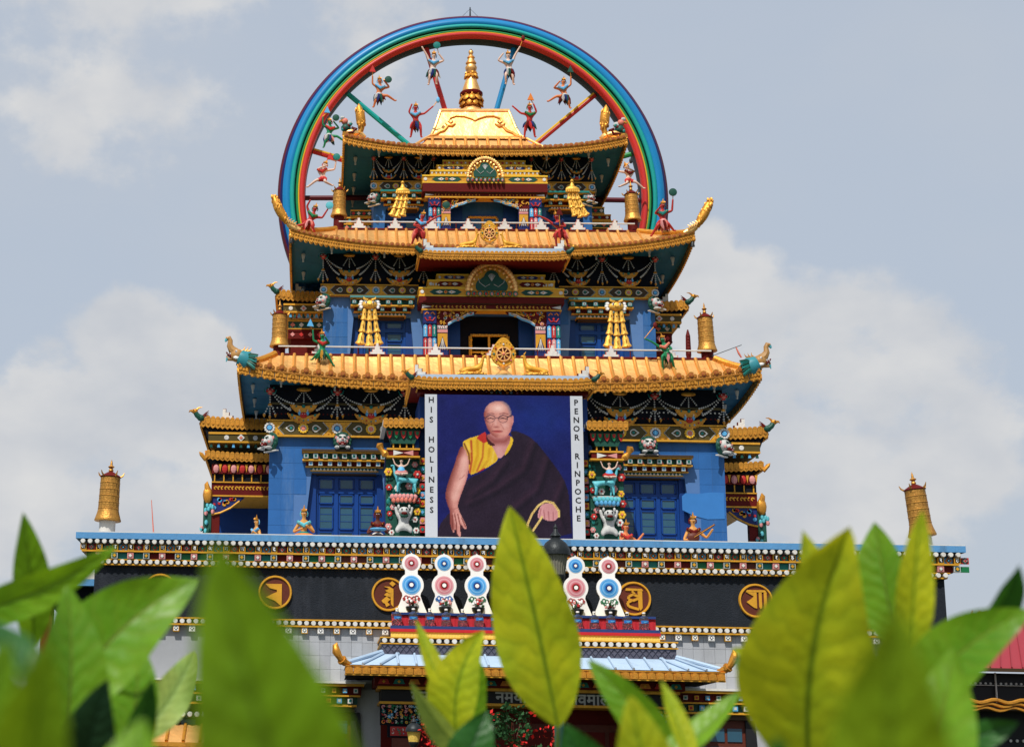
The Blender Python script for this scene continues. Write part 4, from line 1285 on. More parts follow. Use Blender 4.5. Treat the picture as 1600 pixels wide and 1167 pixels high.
# finial
fin_prof = [(.44, 0), (.46, .06), (.30, .10), (.24, .16), (.40, .22)]
q = MB()
q.lathe([(.40, 0), (.42, .08), (.34, .14), (.24, .24), (.20, .30)], n=20)
fz = 25.40
FIN = thing('roof_finial', 'tall gilt finial with lotus tiers on top of the temple', 'finial', (0, YC, fz)); FIN.scale = (1.08, 1.08, 1)
q.lathe([(.40, .55), (.42, .50)], n=20)
base = MB(); base.lathe([(.38, 0), (.38, .55), (.45, .62), (.42, .72), (.30, .84), (.24, .94), (.26, 1.00)], n=20); base.build('base', ['gold'], FIN, True)
for ring, (rz_, zz, n, L, key) in enumerate(((.33, 1.00, 10, .34, 'gold_deep'), (.36, 1.17, 10, .32, 'gold_deep'), (.19, 2.10, 9, .22, 'gold_deep'))):
    for k in range(n):
        a = 2 * PI * (k + .5 * (ring % 2)) / n
        p = MB(); p.ball((0, 0, 0), (.12 if ring < 2 else .075, .05, L * .55), 6, 5); p.ball((0, -.05, L * .42), (.05, .05, L * .22), 5, 4)
        put(p.mesh('lotus_petal', [key], True), 'lotus_petal', FIN, (rz_ * math.cos(a), rz_ * math.sin(a), zz + .05), rot=(-.5, 0, a + PI / 2))
base = MB(); base.lathe([(.28, .98), (.36, 1.05), (.37, 1.22), (.34, 1.30), (.33, 1.34)], n=20, mi=1)
base.lathe([(.35, 1.32), (.40, 1.38), (.40, 1.46), (.36, 1.50)], n=20, mi=1)
base.lathe([(.33, 1.50), (.31, 1.60), (.25, 1.80), (.20, 1.98), (.17, 2.04), (.17, 2.22)], n=20, mi=0)
base.build('bell', ['gold', 'maroon'], FIN, True)
base = MB(); base.lathe([(.13, 2.22), (.14, 2.32), (.19, 2.40), (.21, 2.50), (.16, 2.60), (.13, 2.63), (.19, 2.67), (.17, 2.72), (.13, 2.80), (.10, 2.87), (.14, 2.90), (.10, 2.97), (.05, 3.02), (.07, 3.06), (.09, 3.13), (.06, 3.20), (.0, 3.27)], n=18)
base.build('spire', ['gold'], FIN, True)

# ------------------------------------------------------------------ roof railings with stepped blocks
def stepped(parent, x, y, z, s=1.0, half=0):
    p = [(-.26, 0), (.26, 0), (.26, .08), (.17, .08), (.17, .18), (.09, .18), (.09, .30), (.045, .30), (.045, .40)]
    p = p + [(-a, c) for a, c in reversed(p[2:])]
    if half: p = [(0, 0), (.34, 0), (.34, .09), (.22, .09), (.22, .2), (.11, .2), (.11, .32), (0, .32)]
    if half < 0: p = mirror(p)
    q = MB(); q.prism([(a * s, c * s) for a, c in p], -.05, .05, 0)
    q.prism([(a * s * 1.12, c * s * 1.06 - .004) for a, c in p], -.03, .07, 1)
    q.build('stepped_block', ['white', 'salmon' if not half else 'maroon'], parent, loc=(x, y, z))
def roof_rail(r, zr, spacing, n, xo=0):
    mb = MB(); mb.box(-r, r, YC - r - .03, YC - r + .05, zr, zr + .06)
    c = mb.build('roof_kerb', ['maroon'], temple)
    MB().tube([(-r + .1, YC - r + .02, zr + .30), (r - .1, YC - r + .02, zr + .30)], .028, 6).build('handrail', ['white'], c, True)
    for i in range(n):
        stepped(c, xo + (i - (n - 1) / 2) * spacing, YC - r, zr + .06, .88)
    for s in (-.62, -.2, .2, .62):
        MB().tube([(s * r, YC - r + .03, zr), (s * r, YC - r + .03, zr + .30)], .02, 5).build('rail_post', ['maroon'], c)
roof_rail(R3, 14.88, 1.88, 7, 0)
roof_rail(5.12, 19.78, 1.24, 8, 0)

# ------------------------------------------------------------------ lion heads on the corners and window heads
def lion(x, y, z, rz, s=1.0):
    q = MB()
    q.ball((0, -.10, .12), (.20, .18, .19), 10, 7, 0); q.ball((0, -.26, .07), (.13, .10, .09), 8, 5, 0)
    q.ball((0, -.36, .11), (.045, .03, .03), 6, 4, 4); q.ball((0, -.30, -.03), (.135, .09, .075), 9, 5, 2); q.ball((0, -.27, -.10), (.125, .10, .035), 8, 4, 0)
    q.ball((0, -.37, -.055), (.05, .04, .02), 6, 4, 4)
    for sx in (-1, 1):
        q.ball((sx * .08, -.265, .165), (.026, .02, .018), 6, 4, 3); q.tube([(sx * .03, -.28, .19), (sx * .14, -.24, .22)], .018, 5, 1); q.ball((sx * .19, -.08, .20), (.05, .04, .06), 6, 4, 4); q.ball((sx * .14, -.2, .06), (.05, .05, .05), 6, 4, 4)
        q.ball((sx * .08, -.375, .01), (.014, .012, .032), 4, 3, 0)
    h = q.build('lion_head', ['lion_white', 'dark_green', 'maroon', 'black_paint', 'pink'], temple, True, (x, y, z), rz)
    h.scale = (s, s, s)
    q = MB(); q.lathe([(.30, 0), (.30, .05), (.26, .10)], (0, .04, .10), 14, 0, 'y')
    for k in range(9):
        a = -20 + k * 27.5
        q.ball((.25 * math.cos(math.radians(a)), -.03, .10 + .24 * math.sin(math.radians(a))), (.06, .05, .06), 6, 4, 0)
    q.build('mane', ['dark_green'], h, True)
    for sx in (-1, 1):
        q = MB(); q.ball((0, 0, 0), (.085, .13, .055), 8, 5, 0)
        for t in (-1, 0, 1): q.ball((t * .05, -.11, -.01), (.026, .04, .035), 5, 3, 0)
        q.build('paw', ['lion_white'], h, True, (sx * .17, -.24, -.14))
    MB().box(-.3, .3, -.05, .06, -.22, -.19).build('shelf', ['white'], h)
lion(-4.87, 5.30, 11.90, 0); lion(4.80, 5.30, 11.90, 0)
lion(-7.14, 5.34, 11.86, -.85); lion(7.10, 5.34, 11.90, .85)
lion(-5.50, 7.02, 17.00, -.75, .9); lion(5.46, 7.02, 17.02, .75, .9)
lion(-3.78, 8.78, 21.24, -.7, .82); lion(3.62, 8.75, 21.30, .7, .82)

# ------------------------------------------------------------------ gablet roofs over the centre bay
def gablet(x0, x1, yf, yb, zb, zt, zblue, n, merlons=True):
    mb = MB(); mb.box(x0 + .12, x1 - .12, yf + .10, yb, zt - .02, zblue, 0)
    g_ = mb.build('bay_roof', ['roof_blue'], temple)
    h = zt - zb
    w = (x1 - x0) / n
    q = MB()
    q.prism([(-w / 2 + .004, 0), (-w / 2 + .004, -h * .82), (0, -h), (w / 2 - .004, -h * .82), (w / 2 - .004, 0)], -.02, .02)
    q.disc(0, -.02, -h * .72, w * .26, .03, 6); q.disc(-w * .24, -.02, -h * .42, w * .2, .03, 6); q.disc(w * .24, -.02, -h * .42, w * .2, .03, 6)
    q.prism([(-w / 2, -h * .16), (w / 2, -h * .16), (w / 2, 0), (-w / 2, 0)], -.04, -.02)
    me = q.mesh('fringe_tile', ['gold_deep'])
    q = MB(); q.prism([(-w * .5, -.02), (w * .5, -.02)] + arc(0, 0, w * .48, 0, 180, 8), -.04, .04); q.disc(0, -.04, .02, w * .2, .015, 6)
    wv = q.mesh('wave_end_tile', ['gold_deep'])
    for i in range(n):
        t = abs((i + .5) / n - .5) * 2
        lift = .10 * max(0, t - .7) ** 2 * 8
        x = x0 + (i + .5) * w
        put(me, 'fringe_tile', g_, (x, yf, zt + lift)); put(wv, 'wave_end_tile', g_, (x, yf + .02, zt + lift))
    # short returns of the fringe along both ends
    for xe, sgn in ((x0, 1), (x1, -1)):
        k = int((yb - yf) / w)
        for i in range(k):
            put(me, 'fringe_tile', g_, (xe, yf + (i + .5) * w, zt + .07), rz=sgn * -PI / 2)
    MB().box(x0 + .05, x1 - .05, yf + .04, yb, zt - .14, zt - .07).build('bay_soffit', ['maroon'], g_)
    if merlons:
        stepped(g_, x0 + .14, yf + .2, zblue, .95, 1); stepped(g_, x1 - .14, yf + .2, zblue, .95, -1)
    for xe, s in ((x0, -1), (x1, 1)):
        bird(g_, (xe - s * .02, yf - .05, zt + .02), s, .62)
    return g_
def bird(parent, loc, s, k=1.0, name='bird_head'):
    """small gilt and green bird head ornament looking outward"""
    q = MB()
    q.ball((0, 0, .05), (.16, .12, .14), 8, 5, 1)
    q.tube([(s * .05, 0, .08), (s * .16, -.02, .16), (s * .22, -.02, .26)], [.12, .11, .10], 8, 1)
    q.ball((s * .26, -.02, .32), (.13, .10, .11), 8, 5, 0)
    q.tube([(s * .34, -.02, .33), (s * .46, -.02, .34), (s * .50, -.02, .27)], [.07, .04, .01], 6, 0)
    q.ball((s * .29, -.12, .35), .03, 5, 3, 2)
    q.tube([(s * .18, 0, .40), (s * .08, 0, .48), (s * -.05, 0, .50)], [.05, .03, .01], 5, 0)
    for t in range(3):
        q.tube([(-s * .05, 0, .10), (-s * .20, 0, .14 + .06 * t), (-s * .32, 0, .20 + .08 * t)], [.05, .03, .008], 5, 3)
    o = q.build(name, ['gold_deep', 'dark_green', 'black_paint', 'maroon'], parent, True, loc)
    o.scale = (k, k, k)
    return o
gablet(-2.86, 2.70, 2.40, 5.2, 13.06, 13.40, 13.58, 34)
gablet(-2.42, 2.42, 5.10, 6.8, 17.97, 18.24, 18.44, 34)
for zz, (a, c) in ((13.4, (-2.7, 2.55)), (18.2, (-2.2, 2.2))):
    pass

# -- bay behind the poster on the lowest tier
b = MB()
b.box(-2.55, 2.55, 3.02, 5.39, 8.325, 12.98, 0)
bay = b.build('centre_bay', ['deep_blue'], temple)
b = MB()
b.box(-2.62, 2.56, 2.78, 3.3, 13.06, 13.16, 0); b.box(-2.66, 2.60, 2.70, 3.3, 13.17, 13.20, 1); b.box(-2.60, 2.54, 2.90, 3.3, 13.21, 13.34, 2)
bc = b.build('bay_cornice', ['maroon', 'gold_paint', 'dark_green'], temple)
for i in range(22):
    q = MB(); q.prism([(-.07, -.05), (.07, -.05), (.04, .05), (-.04, .05)], -.04, .02)
    q.build('cornice_petal', [('sky_blue', 'red', 'teal')[i % 3]], bc, loc=(-2.45 + i * 4.85 / 21, 2.90, 13.275))
q = MB(); carved_panel(q, -.6, .6, 13.02, 13.30, 2.76, 8, 2, random.Random(8)); q.build('carved_crest', PAL, bc)

def lotus_mesh(w, h, keys):
    q = MB()
    for row, n in ((0, 7), (1, 6)):
        for k in range(n):
            t = (k - (n - 1) / 2) / (n / 2)
            q.ball((t * w * (.92 - row * .1), -.40 * w * math.sqrt(max(0, 1 - t * t)) - .03, h * (.62 - row * .34)), (w * .17, .06, h * .30), 6, 5, row)
    k0 = len(q.v)
    q.lathe([(w * .55, 0), (w * .8, h * .3), (w * .98, h * .92), (w, h)], (0, 0, 0), 16, 2)
    q.v[k0:] = [(x, y * .38, z) for x, y, z in q.v[k0:]]
    return q.mesh('lotus', list(keys), True)
def skin_mesh(name, joints, edges, mats, sub=1):
    """one continuous surface grown round a skeleton; joints = [(x, y, z, radius)]"""
    me = bpy.data.meshes.new(name)
    me.from_pydata([j[:3] for j in joints], edges, [])
    o = bpy.data.objects.new(name, me); COL.objects.link(o)
    o.modifiers.new('skin', 'SKIN').use_smooth_shade = True
    for v, j in zip(me.skin_vertices[0].data, joints):
        r = j[3]; v.radius = r if isinstance(r, tuple) else (r, r)
    me.skin_vertices[0].data[0].use_root = True
    sb = o.modifiers.new('sub', 'SUBSURF'); sb.levels = sub; sb.render_levels = sub
    dg = bpy.context.evaluated_depsgraph_get(); dg.update()
    out = bpy.data.meshes.new_from_object(o.evaluated_get(dg))
    bpy.data.objects.remove(o)
    out.name = name
    out.materials.clear()
    for k in mats: out.materials.append(M[k])
    out.polygons.foreach_set('material_index', [0] * len(out.polygons))
    return out
def person_mesh(name, J, key, H):
    """J: joint name -> (x, y, z); H standing height used for the thicknesses"""
    V = {k: Vector(v) for k, v in J.items()}
    def mid(a, b_, t): return V[a].lerp(V[b_], t)
    d = (V['chest'] - V['pelvis']).normalized()
    side = Vector((d.z, 0, -d.x))
    sw, hw = H * .115, H * .06
    names = ['pelvis', 'belly', 'chest', 'neck', 'head', 'crown', 'sL', 'eL', 'hL', 'sR', 'eR', 'hR', 'pL', 'kL', 'fL', 'tL', 'pR', 'kR', 'fR', 'tR', 'gL', 'gR']
    V['belly'] = mid('pelvis', 'chest', .45)
    V['neck'] = mid('chest', 'head', .45)
    V['crown'] = V['head'] + (V['head'] - V['neck']).normalized() * H * .05
    V['sL'] = V['chest'] - side * sw; V['sR'] = V['chest'] + side * sw
    V['pL'] = V['pelvis'] - side * hw - d * H * .03; V['pR'] = V['pelvis'] + side * hw - d * H * .03
    for s in 'LR':
        f = (V['f' + s] - V['k' + s]).normalized()
        V['t' + s] = V['f' + s] + f * H * .02 + Vector((0, -H * .07, 0)) + Vector(((-1 if s == 'L' else 1) * H * .03, 0, 0))
        V['g' + s] = V['h' + s] + (V['h' + s] - V['e' + s]).normalized() * H * .055
    R = dict(pelvis=.075, belly=.062, chest=.078, neck=.03, head=.062, crown=.045, s=.042, e=.030, h=.022, p=.058, k=.040, f=.026, t=.02, g=.026)
    idx = {n: i for i, n in enumerate(names)}
    js = []
    for n in names:
        r = R[n] if n in R else R[n[0]]
        js.append((*V[n], r * H * 1.15))
    E = [('pelvis', 'belly'), ('belly', 'chest'), ('chest', 'neck'), ('neck', 'head'), ('head', 'crown')]
    for s in 'LR':
        E += [('chest', 's' + s), ('s' + s, 'e' + s), ('e' + s, 'h' + s), ('h' + s, 'g' + s), ('pelvis', 'p' + s), ('p' + s, 'k' + s), ('k' + s, 'f' + s), ('f' + s, 't' + s)]
    return skin_mesh(name, js, [(idx[a], idx[c]) for a, c in E], [key]), V
def face(parent, V, H, dark='black_paint', lip='red'):
    h = V['head']; f = H
    q = MB()
    for s in (-1, 1):
        q.ball((h.x + s * .024 * f, h.y - .056 * f, h.z + .008 * f), (.011 * f, .008 * f, .007 * f), 6, 4, 0)
        q.tube([(h.x + s * .012 * f, h.y - .058 * f, h.z + .024 * f), (h.x + s * .036 * f, h.y - .052 * f, h.z + .025 * f)], .004 * f, 4, 1)
        q.ball((h.x + s * .060 * f, h.y, h.z), (.012 * f, .014 * f, .022 * f), 6, 4, 3)
    q.ball((h.x, h.y - .064 * f, h.z - .010 * f), (.010 * f, .014 * f, .016 * f), 6, 4, 3)
    q.ball((h.x, h.y - .056 * f, h.z - .032 * f), (.018 * f, .008 * f, .006 * f), 6, 4, 2)
    return q

# -- carved pillars beside the poster: lion, lotus, deer and child rider
DEER = [(-.30, 0, .42, .085), (-.05, 0, .43, .085), (.20, 0, .46, .095), (.32, 0, .62, .055), (.36, 0, .82, .042), (.37, 0, .92, .05), (.47, -.03, .90, .028),
        (-.30, -.06, .20, .045), (-.34, -.07, .0, .028), (-.26, .06, .20, .045), (-.28, .07, .0, .028), (.24, -.06, .22, .04), (.25, -.07, .0, .028), (.20, .06, .22, .04), (.17, .07, .0, .028), (-.42, 0, .46, .03)]
DE = [(0, 1), (1, 2), (2, 3), (3, 4), (4, 5), (5, 6), (0, 7), (7, 8), (0, 9), (9, 10), (2, 11), (11, 12), (2, 13), (13, 14), (0, 15)]
deer_me = skin_mesh('deer', DEER, DE, ['turq'])
SITJ = dict(pelvis=(0, 0, .08), chest=(0, 0, .27), head=(0, -.02, .42), eL=(-.17, -.02, .33), hL=(-.22, -.03, .46), eR=(.17, -.02, .33), hR=(.22, -.03, .46), kL=(-.17, -.14, .06), fL=(.03, -.17, .03), kR=(.17, -.14, .06), fR=(-.03, -.17, .05))
child_me, CV = person_mesh('rider', SITJ, 'skin_pale', .62)
blo = []
for a, c in (('pink', 'white'), ('white', 'red'), ('red', 'white'), ('yellow', 'salmon')):
    q = MB()
    for k in range(6):
        an = 2 * PI * k / 6
        q.ball((.055 * math.cos(an), -.03, .055 * math.sin(an)), (.042, .03, .042), 6, 4, 0)
    q.ball((0, -.055, 0), .03, 6, 4, 1)
    blo.append(q.mesh('carved_flower', [a, c], True))
def pillar(xc, s, y0=2.86):
    mb = MB(); mb.box(xc - .52, xc + .52, y0 + .14, y0 + .7, 8.325, 11.15)
    p = mb.build('carved_pillar', ['dark_green'], temple)
    mb = MB(); mb.box(xc - .54, xc + .54, y0 + .16, y0 + .66, 9.0, 11.1); mb.build('pillar_panel', ['navy'], p)
    put(lotus_mesh(.44, .30, ('pink', 'salmon', 'teal') if s < 0 else ('turq', 'sky_blue', 'white')), 'lotus', p, (xc - s * .02, y0 + .06, 9.66))
    d = put(deer_me, 'deer', p, (xc + (.06 if s < 0 else -.06), y0 - .06, 9.97), scale=(s * .95, .95, .9))
    r = put(child_me, 'rider', p, (xc + .06 * s, y0 - .10, 10.46), scale=1.12)
    q = face(p, CV, .62); q.lathe([(.11, 0), (.10, .06), (.06, .12)], (0, 0, .14), 10, 4)
    q.build('rider_face', ['black_paint', 'black_paint', 'red', 'skin_pale', 'sky_blue'], p, True, (xc + .06 * s, y0 - .10, 10.46)).scale = (1.12,) * 3
    q = MB(); q.ball((0, -.02, .12), (.21, .13, .09), 10, 5, 0); q.build('rider_trousers', ['red' if s > 0 else 'pink'], p, True, (xc + .06 * s, y0 - .08, 10.46))
    # white crouching lion that carries the lotus
    LJ = [(0, 0, .20, .17), (0, -.04, .42, .16), (0, -.08, .62, .12), (-.20, -.06, .52, .06), (-.26, -.06, .74, .05), (.20, -.06, .52, .06), (.26, -.06, .74, .05), (-.20, -.12, .14, .09), (-.22, -.16, 0, .06), (.20, -.12, .14, .09), (.22, -.16, 0, .06)]
    lm = skin_mesh('white_lion', LJ, [(0, 1), (1, 2), (1, 3), (3, 4), (1, 5), (5, 6), (0, 7), (7, 8), (0, 9), (9, 10)], ['lion_white'])
    l = put(lm, 'white_lion', p, (xc + .02, y0 + .02, 8.74), scale=(.98, 1, 1.1))
    q = MB(); q.ball((0, -.18, .66), (.17, .14, .13), 8, 6, 0); q.ball((0, -.27, .58), (.10, .08, .05), 7, 4, 1); q.ball((0, -.22, .52), (.14, .10, .07), 7, 4, 2)
    for t in (-1, 1):
        q.ball((t * .07, -.30, .70), .03, 5, 3, 3); q.ball((t * .16, -.14, .80), (.04, .03, .07), 6, 4, 0)
    q.build('lion_face', ['lion_white', 'maroon', 'dark_green', 'black_paint'], p, True, (xc + .02, y0 + .02, 8.74), 0)
    rr = random.Random(31 + s)
    k = 0
    for (fx, fz) in ((-.44, 8.95), (.40, 8.85), (-.40, 9.35), (.43, 9.42), (-.30, 9.55), (.36, 9.18), (-.42, 10.15), (.42, 10.05), (.20, 9.84 + .36), (-.16, 10.12), (.44, 10.55), (-.44, 10.62), (.36, 10.86), (-.34, 8.78), (.46, 9.75)):
        put(blo[k % 4], 'carved_flower', p, (xc + fx, y0 + .10, fz), scale=rr.uniform(.9, 1.4)); k += 1
    q = MB()
    for k in range(46):
        z = rr.uniform(8.5, 11.0); x = xc + rr.choice((-1, 1)) * rr.uniform(.26, .50)
        q.ball((x, y0 + .12, z), (rr.uniform(.04, .09), .03, rr.uniform(.04, .10)), 5, 4, rr.choice((0, 0, 1)))
    q.build('carved_leaves', ['dark_green', 'teal'], p, True, kind='stuff')
    # painted strip between pillar and poster
    xi = xc - s * .60 if s > 0 else xc + .60
    q = MB(); xa, xb = (xi - .12, xi + .10)
    q.box(xa, xb, y0 + .16, y0 + .5, 8.325, 11.1, 0)
    for t in range(9):
        z = 8.8 + t * .26
        q.box(xa + .03, xb - .03, y0 + .13, y0 + .159, z, z + .2, 1 + t % 5)
        diamond_at(q, (xa + xb) / 2, z + .1, .06, y0 + .11, y0 + .129, 1 + (t + 2) % 5)
    q.build('painted_strip', ['navy', 'red', 'pink', 'teal', 'gold_paint', 'sky_blue'], p)
    # small bracketed roof above the pillar
    x0, x1 = xc - .62, xc + .62
    mb = MB(); mb.box(xc - .50, xc + .50, y0 - .05, 5.2, 11.96, 12.055, 0)
    cr = mb.build('pillar_roof', ['dark'], p)
    n = 8; w = (x1 - x0) / n
    q = MB(); q.prism([(-w / 2 + .004, .02), (-w / 2 + .004, -.20), (0, -.25), (w / 2 - .004, -.20), (w / 2 - .004, .02)], -.03, .03); q.disc(0, -.03, -.12, w * .28, .03, 7)
    q.prism(arc(0, .0, w * .48, 0, 180, 6), -.035, .03)
    me = q.mesh('fringe_tile', ['gold_deep'])
    for i in range(n): put(me, 'fringe_tile', p, (x0 + (i + .5) * w, y0 - .34, 12.14))
    MB().box(x0, x1, y0 - .31, 5.2, 12.06, 12.17).build('roof_board', ['white'], p)
    mb = MB()
    mb.prism([(xc - .34, 11.46), (xc + .34, 11.46), (xc + .52, 11.94), (xc - .52, 11.94)], y0 - .16, y0 + .4, 0)
    for k in range(5):
        t = -.42 + k * .21
        mb.prism([(xc + t - .09, 11.84)] + [(xc + t - .06, 11.68), (xc + t, 11.60), (xc + t + .06, 11.68)] + [(xc + t + .09, 11.84)], y0 - .21, y0 - .15, 1 + k % 2)
        mb.prism([(xc + t - .05, 11.82), (xc + t - .03, 11.72), (xc + t + .03, 11.72), (xc + t + .05, 11.82)], y0 - .235, y0 - .208, 2 - k % 2)
    for k in range(4): mb.box(xc - .30 + k * .2 - .02, xc - .30 + k * .2 + .02, y0 - .12, y0 - .05, 11.34, 11.5, 3)
    mb.box(xc - .36, xc + .36, y0 - .05, y0 + .4, 11.32, 11.455, 4)
    mb.build('petal_capital', ['dark_green', 'red', 'green', 'gold_paint', 'dark'], p)
    mb = MB(); mb.box(xc - .46, xc + .46, y0 - .12, y0 + .6, 11.07, 11.32, 0); mb.box(xc - .50, xc + .50, y0 - .15, y0 + .6, 11.27, 11.325, 1); mb.box(xc - .50, xc + .50, y0 - .15, y0 + .6, 11.04, 11.09, 1)
    mb.prism([(xc - s * .0 - .30, 11.10), (xc + .0, 11.18), (xc - .30, 11.26)], y0 - .14, y0 - .119, 2); mb.prism([(xc + .30, 11.10), (xc + .30, 11.26), (xc, 11.18)], y0 - .14, y0 - .119, 3)
    mb.build('painted_beam', ['maroon', 'gold_paint', 'white', 'pink'], p)
    q = MB(); xo = xc + s * .52
    q.tube([(xo - s * .08, y0 - .05, 11.10), (xo + s * .04, y0 - .06, 11.16), (xo + s * .12, y0 - .06, 11.26), (xo + s * .20, y0 - .06, 11.42), (xo + s * .27, y0 - .06, 11.47)], [.07, .13, .07, .13, .01], 9)
    q.build('bud_finial', ['gold_deep'], p, True)
def diamond_at(mb, x, z, r, y0, y1, mi):
    mb.prism([(x, z - r), (x + r, z), (x, z + r), (x - r, z)], y0, y1, mi)
pillar(-3.06, -1); pillar(3.06, 1)

# ------------------------------------------------------------------ centre portals of the two upper tiers
def eye_panel(mb, x, z, L, h, y, ground, a, c, d):
    """pointed painted panel with an eye-shaped flower"""
    mb.prism([(x - L, z), (x - L * .72, z - h), (x + L * .72, z - h), (x + L, z), (x + L * .72, z + h), (x - L * .72, z + h)], y - .012, y, ground)
    for s in (-1, 1):
        mb.prism([(x + s * L * .62, z), (x + s * L * .36, z + h * .6 * -s), (x + s * L * .16, z), (x + s * L * .36, z + h * .6 * s)], y - .026, y - .012, a)
        mb.disc(x + s * L * .36, y - .026, z, h * .25, .01, 6, c)
    mb.disc(x, y - .012, z, h * .62, .02, 10, c); mb.disc(x, y - .03, z, h * .32, .012, 8, d)
def portal(yf, zs, xs, inner, ped, door):
    """zs: rail heights; stacked beams, pediment, beam with glyphs, spandrels, painted columns"""
    zfloor, zcap, zbeam0, zbeam1, zslab0, zslab1, zA, zB, zC, zD = zs
    xa, xb, xc_, xd = xs
    P = thing_part = MB().box(-xa, xa, yf - .10, yf + 1.4, zslab0, zslab1).build('portal_slab', ['maroon'], temple)
    steps = [(xa, zslab1, zA), (xb, zA, zB), (xc_, zB, zC)] + ([(xd, zC, zD)] if zD else [])
    for i, (hw, z0, z1) in enumerate(steps):
        y = yf - .06 + .07 * i
        mb = MB(); mb.box(-hw, hw, y, yf + 1.3, z0 + .002, z1, 0)
        mb.box(-hw - .015, hw + .015, y - .03, yf + 1.3, z1 - .055, z1 - .001, 1); mb.box(-hw - .015, hw + .015, y - .03, yf + 1.3, z0 + .003, z0 + .045, 1)
        zc, hh = (z0 + z1) / 2, (z1 - z0) * .30
        if zD and i == 1:
            n = 26
            for k in range(n):
                x = -hw + .05 + k * (2 * hw - .1) / (n - 1)
                mb.prism([(x - .05, zc + hh), (x - .0, zc - hh), (x + .05, zc + hh)], y - .016, y, 4)
        elif zD and i == 3:
            for k in range(20):
                x = -hw + .07 + k * (2 * hw - .14) / 19
                mb.disc(x, y, zc, .04, .03, 7, 4 if k % 2 else 5)
        else:
            for s in (-1, 1):
                eye_panel(mb, s * (hw + ped * .75) / 2, zc, (hw - ped * .7) * .30, hh, y, 3 if i != 1 else 6, 4, 2, 5)
                mb.disc(s * (hw - .10), y, zc, hh * .7, .02, 8, 4)
                if i == 1:
                    for k in range(5): mb.disc(s * (hw - .18 - .09 * (k % 3)), y, zc + (-.4 + .4 * (k % 2)) * hh, .03, .02, 5, 4)
        mb.build('painted_beam', ['gold_paint', 'yellow', 'gold_deep', 'dark_green' if i != 2 else 'navy', 'white', 'red', 'maroon'], P)
    # gilt pediment with a trefoil panel over a row of petals
    y = yf - .16
    pz, pt = zslab1 + .05, ped * 1.16
    mb = MB()
    mb.prism([(-ped * .98, pz + .12), (ped * .98, pz + .12)] + [(ped * .98 * math.cos(math.radians(a)), pz + .12 + pt * math.sin(math.radians(a))) for a in range(0, 181, 9)][1:-1], y, y + .16, 0)
    pd = mb.build('pediment', ['gold_paint'], P)
    nl = 26
    lobes = MB()
    for k in range(nl):
        a = math.radians(180 * (k + .5) / nl)
        lobes.ball((ped * .93 * math.cos(a), y - .03, pz + .12 + pt * .95 * math.sin(a)), (ped * .11, .07, ped * .11), 6, 4, 0)
        if k % 2: lobes.ball((ped * .78 * math.cos(a), y - .02, pz + .12 + pt * .79 * math.sin(a)), (ped * .075, .06, ped * .075), 5, 4, 0)
    lobes.build('flame_border', ['gold'], pd, True)
    mb = MB(); R = ped * .36
    tre = arc(R * .95, pz + .20 + R * .30, R * .8, -40, 75, 6) + arc(0, pz + .20 + R * 1.25, R * .82, 10, 170, 9) + arc(-R * .95, pz + .20 + R * .30, R * .8, 105, 220, 6)
    mb.prism(tre, y - .03, y, 0)
    for k in range(7):
        a = math.radians(60 + k * 10)
        mb.prism([(.0 + .006, pz + .3 + R * .5), (R * .75 * math.cos(a) + .009, pz + .25 + R * 1.7 * math.sin(a) * .9), (R * .75 * math.cos(a) - .009, pz + .25 + R * 1.7 * math.sin(a) * .9), (-.006, pz + .3 + R * .5)], y - .042 - .001 * k, y - .03, 1)
    for s in (-1, 1):
        mb.tube([(s * R * .2, y - .04, pz + .35), (s * R * .7, y - .04, pz + .26), (s * R * 1.3, y - .04, pz + .40), (s * R * 1.45, y - .04, pz + .55)], .010, 4, 1)
    mb.build('trefoil_panel', ['dark_green', 'grey_white'], pd)
    npet = 9
    for k in range(npet):
        x = -ped * .92 + k * ped * 1.84 / (npet - 1)
        q = MB(); q.ball((0, 0, 0), (ped * .10, .07, .085), 7, 5, 0); q.ball((0, -.055, -.02), (ped * .055, .03, .055), 6, 4, 1)
        q.build('lotus_petal', ['teal', 'red' if k % 2 else 'pink'], pd, True, (x, y - .03, pz + .03))
    # beam under the slab
    hw = xa - .10
    mb = MB(); mb.box(-hw, hw, yf, yf + .4, zbeam0, zbeam1, 0); mb.box(-hw - .02, hw + .02, yf - .04, yf + .4, zbeam0 - .05, zbeam0 - .001, 1)
    mb.box(-hw - .02, hw + .02, yf - .06, yf + .4, zbeam1 + .001, zslab0 - .001, 2)
    for k in range(30):
        x = -hw + .35 + k * (2 * hw - .7) / 29
        if abs(x) < .16: continue
        z0, z1 = zbeam0 + .03, zbeam1 - .03
        mb.prism(arc(x, (z0 + z1) / 2, (z1 - z0) * .46, 30 + 40 * (k % 3), 300, 6) + arc(x, (z0 + z1) / 2, (z1 - z0) * .2, 300, 30 + 40 * (k % 3), 5), yf - .02, yf, 1)
    for s in (-1, 1):
        mb.prism([(s * hw, zbeam0 + .02), (s * (hw - .30), (zbeam0 + zbeam1) / 2), (s * hw, zbeam1 - .02)][::s], yf - .02, yf, 3)
    mb.build('lettered_beam', ['maroon', 'gold_paint', 'brown', 'white'], P)
    # columns
    rr = random.Random(int(yf * 100))
